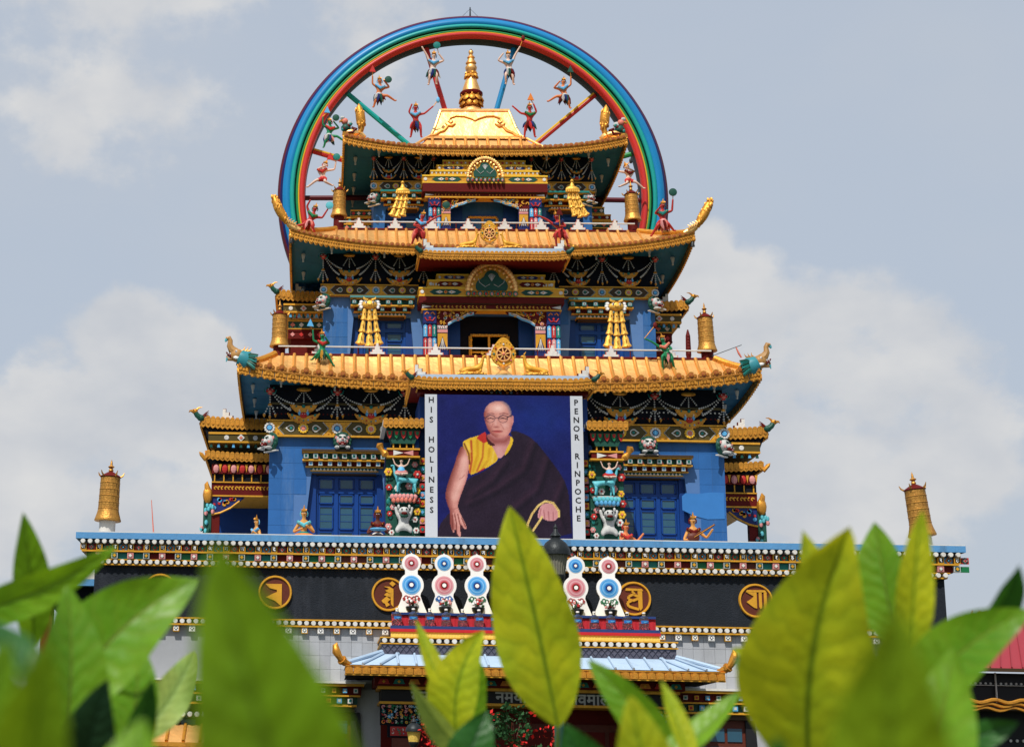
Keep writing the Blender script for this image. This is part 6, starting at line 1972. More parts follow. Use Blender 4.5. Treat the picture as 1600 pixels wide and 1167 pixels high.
HANG = dict(pelvis=(0, 0), chest=(.02, .24), head=(.03, .46), eL=(-.18, .46), hL=(-.32, .70), eR=(.34, .30), hR=(.20, .48), kL=(-.10, -.24, -.12), fL=(-.13, -.48), kR=(.12, -.22, -.14), fR=(.10, -.46))
RUN = dict(pelvis=(0, 0), chest=(.05, .25), head=(.03, .46), eL=(-.20, .36), hL=(-.20, .58), eR=(.34, .25), hR=(.18, .40, -.18), kL=(-.10, -.22, -.10), fL=(-.16, -.42), kR=(.27, -.06, -.12), fR=(.52, -.20))
LUNGE = dict(pelvis=(0, 0), chest=(.08, .22), head=(.13, .43), eL=(-.14, .14), hL=(.02, .08, -.2), eR=(.42, .34), hR=(.62, .42), kL=(-.10, -.18, -.14), fL=(-.20, -.45), kR=(.18, -.10, -.14), fR=(.14, -.46))
KICK = dict(pelvis=(0, 0), chest=(-.03, .24), head=(.06, .44), eL=(-.16, .30), hL=(.10, .36, -.2), eR=(.36, .28), hR=(.40, .48), kL=(-.22, -.10, -.08), fL=(-.48, -.30), kR=(.06, -.16, -.16), fR=(.30, -.24))
KNEEL = dict(pelvis=(0, 0), chest=(.10, .20), head=(.16, .40), eL=(-.08, .48), hL=(.00, .62), eR=(.38, .12), hR=(.52, .34), kL=(-.18, -.12, -.12), fL=(-.44, -.14), kR=(.08, -.16, -.16), fR=(.20, -.44))
RAISE = dict(pelvis=(0, 0), chest=(-.02, .24), head=(.0, .46), eL=(-.22, .22), hL=(-.10, .36, -.18), eR=(.26, .30), hR=(.28, .58), kL=(-.16, -.14, -.12), fL=(-.34, -.44), kR=(.12, -.12, -.16), fR=(.30, -.28))
STAND = dict(pelvis=(0, 0), chest=(-.02, .26), head=(-.01, .48), eL=(-.22, .34), hL=(-.14, .54), eR=(.26, .28), hR=(.50, .48), kL=(-.12, -.22, -.10), fL=(-.16, -.48), kR=(.14, -.22, -.10), fR=(.16, -.48))
MULTI = ('grey_white', 'navy', 'dark_green', 'maroon')
dancer('pale blue topped dancing figure hanging before the red spoke left of the finial', (-1.48, 12.2, 27.60), HANG, 'skin_pale', MULTI, 'sky_blue', 1.25, ('drum', 'R', 'teal', (-.06, .30)))
dancer('pale blue topped dancing figure hanging before the blue spoke right of the finial', (1.38, 12.2, 27.62), flip(HANG), 'skin_pale', ('grey_white', 'dark_green', 'maroon', 'navy'), 'sky_blue', 1.25, ('stick', 'R', 'maroon', (.10, .30)))
dancer('orange figure with a red flag leaping above the left end of the top roof', (-3.52, 12.1, 26.55), RUN, 'skin_orange', MULTI, 'sky_blue', 1.2, ('flag', 'L', 'red', (0, .12)), prop2=('drum', 'R', 'dark_green', (.18, .0)))
dancer('orange figure with a dark flag leaping above the right end of the top roof', (3.42, 12.1, 26.55), flip(RUN), 'skin_orange', MULTI, 'sky_blue', 1.2, ('flag', 'R', 'dark_green', (-.02, .14)))
dancer('green figure in a pale skirt flying by the left corner of the top roof', (-5.38, 12.1, 24.92), RUN, 'skin_green', ('grey_white', 'dark_green', 'navy', 'pink'), 'red', 1.15, ('flag', 'L', 'sky_blue', (.16, .14)), prop2=('drum', 'R', 'dark_green', (.10, .12)))
dancer('pale figure in red shorts striding inside the left of the ring above the gilt cylinder', (-5.58, 12.0, 23.20), KICK, 'skin_pale', None, 'red', 1.2, ('drum', 'R', 'teal', (.02, .16)), prop2=('flag', 'R', 'red', (-.22, .06)))
dancer('pale figure in red shorts striding inside the right of the ring above the gilt cylinder', (5.68, 12.0, 23.22), flip(KICK), 'skin_pale', None, 'maroon', 1.15, ('stick', 'R', 'iron', (.22, .22)))
dancer('dark red figure standing on the top roof left of the golden cap, arm outstretched', (-2.20, 10.8, 24.95), STAND, 'skin_red', ('maroon', 'navy', 'dark_green', 'red'), 'sky_blue', 1.2, ('stick', 'R', 'sky_blue', (.16, .22)))
dancer('dark red figure standing on the top roof right of the golden cap, arm outstretched', (1.93, 10.8, 24.98), flip(STAND), 'skin_red', ('maroon', 'red', 'navy', 'dark_green'), 'green', 1.2, ('flag', 'R', 'orange', (-.10, .12)))
dancer('red dancing figure bending right on the middle roof, left of the small wheel', (-2.42, 5.75, 19.20), LUNGE, 'skin_red', ('red', 'maroon', 'red', 'salmon'), 'sky_blue', 1.15, ('drum', 'R', 'dark_green', (.16, .34)))
dancer('red dancing figure bending left on the middle roof, right of the small wheel', (2.26, 5.75, 19.22), flip(LUNGE), 'skin_red', ('red', 'maroon', 'red', 'salmon'), 'navy', 1.15, ('flag', 'R', 'maroon', (-.02, .40)))
dancer('pinkish red figure kneeling on the left corner of the middle roof with a blue drum', (-6.02, 6.35, 19.66), KNEEL, 'skin_red', ('pink', 'maroon', 'salmon', 'red'), 'green', 1.15, ('drum', 'R', 'turq', (.05, .10)))
dancer('pinkish red figure raising a green drum on the right corner of the middle roof', (5.72, 6.35, 19.78), RAISE, 'skin_red', ('pink', 'maroon', 'salmon', 'red'), 'teal', 1.2, ('drum', 'R', 'dark_green', (.0, .22)))
dancer('green dancing figure with a red collar on the left part of the widest roof', (-5.55, 5.25, 14.95), flip(RAISE), 'skin_green', ('green', 'gold_paint', 'dark_green', 'green'), 'red', 1.1, ('flag', 'L', 'sky_blue', (-.08, .10)))
dancer('green dancing figure holding a red wand on the right part of the widest roof', (5.48, 5.25, 14.98), flip(LUNGE), 'skin_green', ('green', 'pink', 'dark_green', 'green'), 'salmon', 1.1, ('stick', 'L', 'maroon', (.34, .42)))

# ------------------------------------------------------------------ seated musicians along the parapet
SIT = dict(pelvis=(0, .10), chest=(0, .42), head=(0, .66, -.03), eL=(-.24, .22), hL=(-.06, .28, -.22), eR=(.24, .22), hR=(.08, .34, -.22), kL=(-.28, .08, -.22), fL=(.04, .04, -.26), kR=(.28, .08, -.22), fR=(-.04, .04, -.30))
LUTE = dict(SIT, eL=(-.22, .20), hL=(-.02, .22, -.24), eR=(.30, .26), hR=(.40, .42, -.14))
SIDE = dict(SIT, hL=(.14, .36, -.2), hR=(.18, .36, -.2), head=(.03, .66, -.02))
def seated(label, loc, J, skin, wrap, top, prop=None, H=1.05, rz=0):
    t = dancer(label, loc, J, skin, None, top, H, None, 'statue', 'seated_statue', 'seated figures along the blue parapet')
    t.rotation_euler.z = rz; t.scale = (1.22,) * 3; t.location.z -= .10
    for o in list(t.children):
        if o.name.startswith('shorts'): bpy.data.objects.remove(o)
    q = MB(); q.ball((0, -.12, .08), (.34, .24, .12), 10, 5, 0); q.ball((0, 0, .14), (.17, .14, .13), 8, 5, 1)
    q.build('wrap', wrap, t, True)
    if prop == 'lute':
        q = MB(); q.ball((-.06, -.30, .24), (.15, .06, .12), 9, 5, 0); q.tube([(0, -.30, .28), (.46, -.24, .56)], [.03, .02], 6, 0); q.tube([(-.05, -.37, .24), (.44, -.28, .555)], .006, 4, 1)
        q.build('lute', ['wood', 'gold_paint'], t, True)
    elif prop == 'tray':
        q = MB(); q.lathe([(.16, 0), (.20, .03), (.19, .05)], (.0, -.30, .26), 12, 0); q.build('bowl', ['sky_blue'], t, True)
    return t
seated('seated figure with a turquoise collar and orange body before the left window', (-6.03, 1.25, 8.33), SIT, 'skin_gold', ['orange', 'teal'], 'turq')
seated('dark seated figure in a maroon shawl with a blue bowl, left of the carved pillar', (-3.88, 1.25, 8.33), SIT, 'wood', ['maroon', 'white'], 'maroon', 'tray')
seated('seated lute player with a gilt crown right of the right window', (5.22, 1.25, 8.30), LUTE, 'skin_gold', ['pink', 'maroon'], 'maroon', 'lute')
seated('small figure in a blue robe turned left beside the left flank porch', (-7.42, 1.4, 8.20), SIDE, 'skin_gold', ['sky_blue', 'sky_blue'], 'sky_blue', None, .9, -.9)
seated('figure holding green flowers behind the parapet, right of the right carved pillar', (3.45, 2.2, 8.26), dict(SIT, eL=(-.16, .3), hL=(-.05, .42), eR=(.3, .32), hR=(.42, .48)), 'skin_orange', ['green', 'maroon'], 'red', None, 1.0, .3)

# ------------------------------------------------------------------ gilt victory cylinders
def cylinder(label, loc, H, R, stand_key, tilt=0, stand=.3):
    t = thing('victory_banner', label, 'roof ornament', loc, 0, 'gilt victory cylinders on the roofs and parapet')
    t.rotation_euler.y = tilt
    q = MB(); q.lathe([(R * .62, 0), (R * .62, stand)], n=14); q.build('stand', [stand_key], t, True)
    h = H - stand
    q = MB(); q.lathe([(R * .98, stand), (R, stand + h * .02), (R * .95, stand + h * .06), (R * .84, stand + h * .16), (R * .79, stand + h * .24)], n=40, mi=0, ripple=(0, 3, .022)); q.build('flared_skirt', ['bronze'], t, True)
    q = MB(); p = []
    top, lo = .74, .78
    for k in range(5):
        z0, z1 = .24 + k * .134, .24 + (k + 1) * .134
        r = lerp(lo, top, k / 4)
        p += [(R * r, stand + h * z0), (R * (r + .035), stand + h * (z0 + .008)), (R * (r + .035), stand + h * (z0 + .022)), (R * r, stand + h * (z0 + .03)), (R * (r - .012), stand + h * (z1 - .002))]
    q.lathe(p, n=28)
    for k in range(5):
        r = R * lerp(lo, top, k / 4); z0, z1 = stand + h * (.24 + k * .134 + .036), stand + h * (.24 + (k + 1) * .134 - .006)
        n = 16
        for j in range(n):
            a = 2 * PI * (j + .5 * (k % 2)) / n
            for (za, zb_) in ((z0, (z0 + z1) / 2 - .006), ((z0 + z1) / 2 + .006, z1)):
                c0, c1 = a - PI / n * .82, a + PI / n * .82; ro = r * 1.012
                q.add([(ro * math.cos(c0), ro * math.sin(c0), za), (ro * math.cos(c1), ro * math.sin(c1), za), (ro * math.cos(c1), ro * math.sin(c1), zb_), (ro * math.cos(c0), ro * math.sin(c0), zb_)], [(0, 1, 2, 3)])
    q.build('drum', ['bronze'], t, True, angle=25)
    q = MB(); z = stand + h * .91
    q.lathe([(R * .76, z), (R * .82, z + .02), (R * .72, z + .05), (R * .3, z + .15), (R * .12, z + .18)], n=24); q.build('red_cap', ['maroon'], t, True)
    q = MB(); z = stand + h * .91 + .17
    q.lathe([(R * .12, z - .02), (R * .2, z + .04), (R * .12, z + .1), (R * .26, z + .15), (R * .10, z + .2), (R * .08, z + .28), (.0, z + .38)], n=10); q.build('spike', ['bronze'], t, True)
    for k in range(5):
        a = 2 * PI * k / 5 + .3
        MB().tube([(R * .75 * math.cos(a), R * .75 * math.sin(a), stand + h * .93), (R * .95 * math.cos(a), R * .95 * math.sin(a), stand + h * .97), (R * 1.05 * math.cos(a), R * 1.05 * math.sin(a), stand + h * 1.03)], [.03, .025, .01], 5).build('horn', ['bronze'], t, True)
    return t
cylinder('gilt woven cylinder on the far left end of the blue parapet', (-11.77, .95, 8.30), 1.82, .385, 'white', .03, .40)
cylinder('gilt woven cylinder leaning at the far right end of the blue parapet', (11.68, .95, 8.28), 1.82, .385, 'white', -.10, .36)
cylinder('gilt cylinder on the left end of the widest roof beside the rail', (-6.95, 5.95, 14.90), 1.50, .32, 'maroon', 0, .33)
cylinder('gilt cylinder on the right end of the widest roof beside the rail', (6.92, 5.95, 14.90), 1.55, .32, 'maroon', -.03, .33)
cylinder('gilt cylinder on the left end of the middle roof inside the ring', (-5.03, 7.9, 19.80), 1.55, .29, 'maroon', .02, .55)
cylinder('gilt cylinder on the right end of the middle roof inside the ring', (5.03, 7.9, 19.80), 1.50, .30, 'maroon', -.03, .48)

# ------------------------------------------------------------------ gilt masks with hanging bell tassels
M['gold_bell'] = mat('yellow_gilt', (.74, .42, .07), .42, .3, .25, 7, .4, 30, ((.35, .15, .03), .5, 6, 1))
def tassel(label, loc, H, sway, mask=True):
    t = thing('tassel_banner', label, 'ornament', loc, 0, 'gilt tassel banners before the upper windows')
    if mask:
        q = MB(); q.ball((0, -.06, -.18), (.25, .13, .16), 9, 6, 0); q.ball((0, -.15, -.20), (.08, .08, .06), 6, 4, 0)
        for s in (-1, 1):
            q.ball((s * .11, -.15, -.13), .045, 6, 4, 2); q.ball((s * .11, -.19, -.13), .022, 5, 3, 3)
            q.tube([(s * .06, -.16, -.05), (s * .18, -.12, .0), (s * .20, -.08, .08)], [.04, .04, .01], 5, 0)
            for k in range(3): q.ball((s * (.27 + .03 * (k % 2)), -.02, -.08 - .09 * k), (.07, .05, .06), 6, 4, 1)
        q.build('mask', ['gold_bell', 'white_clean', 'white_clean', 'black_paint'], t, True)
    else:
        q = MB(); q.ball((0, -.05, -.24), (.25, .10, .13), 9, 6, 0); q.lathe([(.10, -.12), (.07, -.04), (.04, .02), (.07, .08), (.03, .14), (.0, .16)], n=9)
        for k in range(7): q.ball((-.21 + .07 * k, -.12, -.32), .045, 6, 4, 0)
        q.build('mask', ['gold_bell'], t, True)
    for s, L in ((-1, 1.0), (0, 1.06), (1, 1.0)):
        q = MB(); nseg = 3
        z0 = -.32
        segL = (H - .36) * L / nseg
        for k in range(nseg):
            u0, u1 = k / nseg, (k + 1) / nseg
            f = lambda u: (s * ((.16 + .15 * u ** 1.3) if mask else (.13 + .06 * u)) + sway * (H - .3) * u ** 1.5, -.05 - .02 * k, z0 - (H - .36) * L * u)
            a, c = Vector(f(u0)), Vector(f(u1))
            wv = (.078, .092, .125)[k] if mask else (.075, .085, .10)[k]
            q.tube([a, a.lerp(c, .2), a.lerp(c, .62), a.lerp(c, .9), c], [.05, wv * .8, wv * .9, wv * 1.35, wv * .6], 9, 0)
        q.v = [(x, -.06 + (y + .06) * .55, z) for x, y, z in q.v]
        for k in range(nseg * 2):
            c = f((k + .8) / (nseg * 2)); q.ball((c[0], c[1] - .05, c[2]), (.022, .02, .05), 5, 4, 1)
        q.build('bell_tassel', ['gold_bell', 'gold_deep'], t, True)
    if mask: MB().tube([(0, .02, -.1), (0, .06, -1.95)], .025, 6).build('pole', ['maroon'], t, True)
    return t
tassel('gilt demon mask with three bell tassels before the left window of the middle tier', (-4.0, 6.2, 16.93), 1.60, 0)
tassel('gilt demon mask with three bell tassels before the right window of the middle tier', (4.06, 6.2, 16.95), 1.62, 0)
tassel('gilt tassels swung to the left before the left window of the top tier', (-2.83, 7.9, 21.52), 1.20, -.22, False)
tassel('gilt tassels swung to the right before the right window of the top tier', (2.98, 7.9, 21.62), 1.24, .30, False)

# ------------------------------------------------------------------ wheels of the law with deer
DJ = [(-.30, 0, .14, .10), (0, 0, .15, .105), (.26, 0, .20, .105), (.34, 0, .36, .065), (.38, 0, .52, .05), (.40, -.0, .60, .06), (.50, 0, .57, .03), (-.34, -.10, .05, .05), (-.10, -.12, .04, .03), (.30, -.10, .06, .045), (.10, -.12, .03, .028), (-.42, 0, .12, .03)]
lying = skin_mesh('body', DJ, [(0, 1), (1, 2), (2, 3), (3, 4), (4, 5), (5, 6), (0, 7), (7, 8), (2, 9), (9, 10), (0, 11)], ['gold_paint'])
def lotus_base(L):
    q = MB(); q.lathe([(L, 0), (L * 1.05, .03), (L, .08), (L * .9, .10)], n=18)
    for k in range(16):
        a = 2 * PI * k / 16; q.ball((L * math.cos(a), L * math.sin(a), .045), (.06, .06, .04), 5, 4)
    me = q.mesh('lotus_base', ['gold_deep'], True)
    for v in me.vertices: v.co.y *= .5
    return me
lb1 = lotus_base(.46)
def wheel_group(where, x0, y, z, k, dx, deer_z):
    t = thing('dharma_wheel', 'gilt spoked wheel in a pointed frame ' + where, 'wheel', (x0, y, z), 0, 'gilt wheels on the roof gablets')
    q = MB(); q.lathe([(.26, 0), (.28, .05), (.20, .12), (.12, .20), (.16, .28), (.22, .31)], n=14); q.build('stand', ['gold'], t, True)
    out = []
    for i in range(36):
        a = 2 * PI * i / 36 - PI / 2
        r = .40 + (.05 * max(0, math.sin(a)) ** 8) * 2
        out.append((r * math.cos(a) * (1 - .10 * max(0, math.sin(a))), .74 + r * math.sin(a) * (1.10 if math.sin(a) > 0 else 1)))
    q = MB(); q.prism(out, -.07, .07, 0)
    n = len(out)
    for i in range(24):
        a = 2 * PI * i / 24; q.ball((.375 * math.cos(a), -.08, .74 + .39 * math.sin(a)), (.024, .02, .024), 5, 4, 0)
    q.build('frame', ['gold_paint'], t, True)
    q = MB(); q.disc(0, -.072, .72, .235, .012, 24, 0); q.build('hub_plate', ['maroon'], t)
    q = MB()
    q.tube([(.225 * math.cos(a), -.10, .72 + .225 * math.sin(a)) for a in [2 * PI * i / 24 for i in range(25)]], .03, 6, 0)
    q.build('rim', ['gold'], t, True)
    for i in range(8):
        a = 2 * PI * i / 8 + .2
        MB().tube([(.04 * math.cos(a), -.10, .72 + .04 * math.sin(a)), (.13 * math.cos(a), -.10, .72 + .13 * math.sin(a)), (.21 * math.cos(a), -.10, .72 + .21 * math.sin(a))], [.018, .028, .016], 6).build('spoke', ['gold'], t, True)
    q = MB(); q.ball((0, -.11, .72), (.05, .04, .05), 8, 5); q.build('hub', ['salmon'], t, True)
    for i, (a, key) in enumerate(((90, 'white'), (35, 'red'), (145, 'red'), (0, 'teal'), (180, 'teal'), (-40, 'salmon'), (220, 'salmon'), (-90, 'white'))):
        MB().ball((.31 * math.cos(math.radians(a)), -.09, .73 + .32 * math.sin(math.radians(a))), (.035, .03, .035), 6, 4).build('jewel', [key], t, True)
    t.scale = (k, k, k)
    for s in (-1, 1):
        d = thing('deer_statue', 'gilt lying deer facing %s beside the wheel %s' % ('right' if s < 0 else 'left', where), 'deer statue', (x0 + s * dx, y - .05, deer_z), 0, 'gilt deer beside the wheels')
        put(lb1, 'lotus_base', d)
        put(lying, 'body', d, (0, 0, .07), scale=(-s, 1, 1))
        q = MB()
        for yy in (-.05, .05): q.tube([(-s * .38, yy, .72), (-s * .33, yy * 1.5, .80)], [.03, .008], 5)
        q.build('ears', ['gold_paint'], d, True)
        d.scale = (k * .98, k, k)
wheel_group('over the poster on the widest roof', 0.0, 2.80, 13.60, .95, .98, 13.60)
wheel_group('on the middle roof', -.12, 5.42, 18.45, .76, .70, 18.46)

# ------------------------------------------------------------------ the portrait poster
poster = thing('portrait_poster', 'large printed poster of a bald monk in dark robes with vertical lettering strips', 'poster', (-.065, 2.36, 8.59))
PW, PH = 2.365, 4.33
b = MB(); b.box(-PW, PW, 0, .05, 0, PH); b.build('backing_board', ['wood'], poster)
for s, txt, top in ((-1, 'HIS HOLINESS', .14), (1, 'PENOR RINPOCHE', .17)):
    x0, x1 = sorted((s * PW, s * (PW - .365)))
    st = MB().box(x0, x1, -.012, -.001, 0, PH).build('lettering_strip', ['strip'], poster)
    n = len(txt)
    z = PH - top - .03
    for ch in txt:
        if ch == ' ':
            z -= .305; continue
        gl = glyph(ch, .245, .002, 'black_paint')
        put(gl, 'letter', st, ((x0 + x1) / 2 - s * .01, -.0152, z), scale=(1.0, 1, 1))
        z -= .305 if s < 0 else .267
def paint_portrait(nx, nz):
    """flat print, worked out point by point: returns linear colours on an nz by nx grid"""
    sx, sz = np.meshgrid(np.linspace(0, 1, nx), np.linspace(0, 1, nz))
    X = 205 + 10 * sz + sx * (960 + 33 * sz); Y = 90 + sz * 1022
    im = np.zeros((nz, nx, 3)); im[:] = (23, 30, 98)
    im += np.exp(-(((X - 950) / 260) ** 2 + ((Y - 260) / 200) ** 2))[..., None] * np.array((-4, 10, 16))
    im += ((Y - 90) / 1022)[..., None] * np.array((-3, -6, -10))
    def inside(pts):
        r = np.zeros(X.shape, bool); n = len(pts)
        for i in range(n):
            (x0, y0), (x1, y1) = pts[i], pts[(i + 1) % n]
            if y0 == y1: continue
            c = ((y0 > Y) != (y1 > Y)) & (X < (x1 - x0) * (Y - y0) / (y1 - y0) + x0)
            r ^= c
        return r
    def smooth(pts, k=2):
        for _ in range(k):
            q = []
            for i in range(len(pts)):
                a, c = pts[i], pts[(i + 1) % len(pts)]
                q += [(a[0] * .75 + c[0] * .25, a[1] * .75 + c[1] * .25), (a[0] * .25 + c[0] * .75, a[1] * .25 + c[1] * .75)]
            pts = q
        return pts
    def fillp(pts, col, k=2):
        m = inside(smooth(pts, k)); im[m] = col if not callable(col) else col(m); return m
    def blend(m, col, a):
        im[m] = im[m] * (1 - a[m][:, None] if isinstance(a, np.ndarray) else 1 - a) + np.array(col) * (a[m][:, None] if isinstance(a, np.ndarray) else a)
    def seg(pts):
        d = np.full(X.shape, 1e9)
        for (x0, y0), (x1, y1) in zip(pts, pts[1:]):
            t = np.clip(((X - x0) * (x1 - x0) + (Y - y0) * (y1 - y0)) / ((x1 - x0) ** 2 + (y1 - y0) ** 2 + 1e-9), 0, 1)
            d = np.minimum(d, np.hypot(X - x0 - t * (x1 - x0), Y - y0 - t * (y1 - y0)))
        return d
    def line(pts, w, col, a=1.0):
        d = seg(pts); m = d < w + 2
        blend(m, col, np.clip((w + 2 - d) / 3, 0, 1) * a)
    robe = [(735, 345), (800, 352), (905, 400), (1015, 530), (1130, 680), (1172, 790), (1180, 900), (1205, 1130), (215, 1130), (222, 1040), (275, 965), (350, 905), (372, 850), (418, 720), (445, 690), (560, 640), (660, 565), (735, 480), (762, 420)]
    m = fillp(robe, (37, 25, 42), 1)
    for pts in ([(900, 420), (830, 620), (640, 760), (430, 860)], [(1000, 540), (930, 760), (760, 900)], [(700, 560), (600, 700), (450, 800)], [(1120, 700), (1060, 860), (1120, 1000)]):
        d = seg(pts); blend(m & (d < 40), (58, 36, 54), np.clip(1 - d / 40, 0, 1) * .6)
        d2 = seg([(x + 30, y + 26) for x, y in pts]); blend(m & (d2 < 30), (20, 14, 28), np.clip(1 - d2 / 30, 0, 1) * .6)
    skin = np.array((214, 148, 138)); 
    arm = [(388, 450), (432, 510), (446, 585), (430, 690), (402, 765), (366, 860), (360, 905), (392, 965), (434, 1050), (414, 1057), (372, 1000), (388, 1108), (368, 1108), (342, 1040), (336, 1092), (320, 1062), (304, 1010), (308, 930), (280, 870), (268, 800), (300, 690), (335, 600), (358, 520)]
    m = fillp(arm, tuple(skin), 2)
    left = seg([(388, 450), (345, 560), (300, 690), (270, 800), (285, 880), (306, 960), (310, 1040)])
    blend(m, (122, 52, 46), np.clip(1 - left / 46, 0, 1) * .9)
    mid = seg([(410, 560), (390, 690), (340, 830)]); blend(m, (240, 190, 178), np.clip(1 - mid / 40, 0, 1) * .7)
    right = seg([(440, 520), (446, 600), (425, 700), (366, 870)]); blend(m, (176, 104, 102), np.clip(1 - right / 16, 0, 1) * .6)
    for p in ([(338, 950), (352, 1010), (356, 1092)], [(362, 950), (376, 1010), (392, 1050)], [(390, 975), (420, 1040)], [(322, 960), (328, 1060)]): line(p, 3, (112, 46, 42), .85)
    for p in ([(330, 940), (345, 1020)], [(352, 945), (368, 1030)], [(376, 960), (400, 1020)]): line(p, 3, (238, 184, 174), .6)
    line([(300, 905), (330, 915), (362, 905)], 2, (150, 84, 78), .5); line([(372, 700), (392, 690), (410, 668)], 3, (168, 98, 90), .5)
    m = fillp([(560, 365), (575, 430), (615, 490), (655, 556), (700, 525), (735, 455), (752, 370)], (206, 142, 140), 2)
    blend(m, (140, 66, 62), np.clip(1 - seg([(560, 380), (620, 425), (700, 425), (745, 380)]) / 42, 0, 1) * .8)
    blend(m, (222, 168, 168), np.clip(1 - seg([(650, 480), (660, 540)]) / 40, 0, 1) * .6)
    sash = [(387, 445), (420, 412), (500, 388), (545, 366), (570, 425), (612, 465), (640, 520), (656, 556), (600, 600), (520, 642), (440, 674), (443, 600), (428, 510)]
    m = fillp(sash, (232, 188, 50), 1)
    for pts, col, w, a in (([(455, 425), (462, 560), (446, 660)], (176, 60, 40), 7, .8), ([(545, 440), (540, 540), (500, 640)], (186, 84, 40), 6, .7), ([(500, 420), (505, 520), (470, 640)], (206, 140, 30), 9, .6), ([(590, 480), (580, 560), (540, 620)], (206, 146, 36), 8, .6), ([(405, 445), (440, 520), (446, 590)], (90, 26, 36), 5, .8), ([(620, 500), (610, 570)], (245, 212, 110), 7, .6), ([(425, 440), (450, 500)], (245, 210, 100), 8, .5)):
        d = seg(pts); blend(m & (d < w * 1.6), col, np.clip(1.6 - d / w, 0, 1) * a)
    fillp([(500, 650), (555, 612), (560, 625), (520, 645)], (186, 44, 40), 1)
    m = fillp([(490, 400), (545, 362), (562, 362), (575, 430), (545, 440), (515, 420)], (196, 50, 44), 1)
    m = fillp([(560, 372), (585, 420), (640, 455), (600, 462), (572, 440)], (70, 28, 34), 1)
    fillp([(742, 378), (766, 425), (722, 510), (694, 530), (716, 470), (738, 430)], (230, 186, 48), 1)
    head = [(545, 235), (553, 182), (590, 146), (650, 128), (700, 138), (736, 176), (750, 240), (752, 300), (742, 352), (716, 386), (670, 404), (622, 394), (582, 354), (560, 305)]
    m = fillp([(742, 242), (758, 236), (763, 262), (758, 300), (746, 322), (738, 300)], (198, 128, 124), 2)
    m = fillp(head, (216, 150, 138), 2)
    blend(m, (140, 66, 60), np.clip(1 - seg([(546, 210), (552, 300), (585, 360), (625, 396)]) / 42, 0, 1) * .95)
    blend(m, (186, 110, 106), np.clip(1 - seg([(752, 230), (748, 340), (715, 388), (665, 404)]) / 24, 0, 1) * .7)
    blend(m, (250, 212, 200), np.clip(1 - np.hypot((X - 650) / 70, (Y - 185) / 40), 0, 1) * .9)
    blend(m, (98, 96, 120), np.clip(1 - seg([(690, 133), (728, 165), (746, 215), (750, 235)]) / 24, 0, 1) * .85)
    blend(m, (150, 110, 118), np.clip(1 - seg([(552, 200), (580, 150), (650, 130), (700, 138)]) / 14, 0, 1) * .7)
    blend(m, (236, 188, 180), np.clip(1 - np.hypot((X - 700) / 34, (Y - 310) / 30), 0, 1) * .7)
    blend(m, (232, 178, 170), np.clip(1 - np.hypot((X - 632) / 14, (Y - 290) / 34), 0, 1) * .8)
    blend(m, (150, 78, 74), np.clip(1 - np.hypot((X - 636) / 30, (Y - 322) / 9), 0, 1) * .9)
    for p in ([(570, 228), (600, 222), (618, 228)], [(662, 226), (690, 220), (722, 228)]): line(p, 3, (120, 70, 72), .7)
    for p in ([(575, 262), (596, 257), (616, 263)], [(660, 261), (684, 256), (710, 262)]): line(p, 3, (52, 30, 36), .95)
    for cx in (592, 684):
        ring = [(cx + 34 * math.cos(a), 262 + 27 * math.sin(a)) for a in [2 * PI * i / 20 for i in range(21)]]
        line(ring, 1.2, (66, 44, 58), .85); line([(cx - 34, 258), (cx, 235), (cx + 34, 246)], 2, (58, 34, 48), .8)
    line([(626, 256), (650, 256)], 2, (60, 40, 54)); line([(716, 250), (746, 236)], 3, (46, 28, 44)); line([(558, 255), (546, 250)], 2, (60, 40, 54))
    for p in ([(612, 300), (596, 332)], [(668, 300), (692, 336)]): line(p, 2, (168, 98, 94), .7)
    blend(m, (190, 84, 82), np.clip(1.25 - np.hypot((X - 645) / 38, (Y - 354) / 11) ** 2, 0, 1) * .95)
    line([(608, 351), (630, 353), (646, 351), (664, 353), (682, 352)], 1.4, (110, 38, 42), .9)
    blend(m, (170, 96, 92), np.clip(1 - np.hypot((X - 645) / 40, (Y - 378) / 8), 0, 1) * .5)
    hand = [(944, 958), (960, 892), (986, 866), (1032, 858), (1082, 888), (1104, 930), (1090, 976), (1048, 990), (1000, 980), (976, 962), (958, 972)]
    m = fillp(hand, (208, 146, 148), 2)
    for p in ([(1000, 975), (990, 910)], [(1030, 985), (1024, 920)], [(1060, 982), (1060, 925)], [(960, 960), (970, 900)]): line(p, 2.5, (146, 76, 80), .8)
    for p in ([(868, 1092), (874, 1012), (905, 940), (950, 880), (1000, 848), (1058, 860), (1100, 915), (1102, 955)], [(914, 1057), (958, 992), (978, 960)]):
        line(p, 7, (230, 200, 120), 1)
        d = 0
        for (x0, y0), (x1, y1) in zip(p, p[1:]):
            L = math.hypot(x1 - x0, y1 - y0)
            for k in range(int(L / 13)):
                t = k * 13 / L
                mm = np.hypot(X - lerp(x0, x1, t), Y - lerp(y0, y1, t)) < 3.2
                im[mm] = (150, 60, 50)
    rng = np.random.default_rng(4)
    im += rng.normal(0, 3.5, im.shape[:2])[..., None]
    for sc_, am in ((9, 5), (22, 4)):
        g0 = rng.normal(0, am, (nz // sc_ + 2, nx // sc_ + 2))
        yy, xx = np.mgrid[0:nz, 0:nx]; y0, x0 = yy // sc_, xx // sc_; fy, fx = (yy % sc_) / sc_, (xx % sc_) / sc_
        im += (g0[y0, x0] * (1 - fy) * (1 - fx) + g0[y0 + 1, x0] * fy * (1 - fx) + g0[y0, x0 + 1] * (1 - fy) * fx + g0[y0 + 1, x0 + 1] * fy * fx)[..., None] * np.clip(im / 120, .3, 1)
    c = np.clip(im, 0, 255) / 255
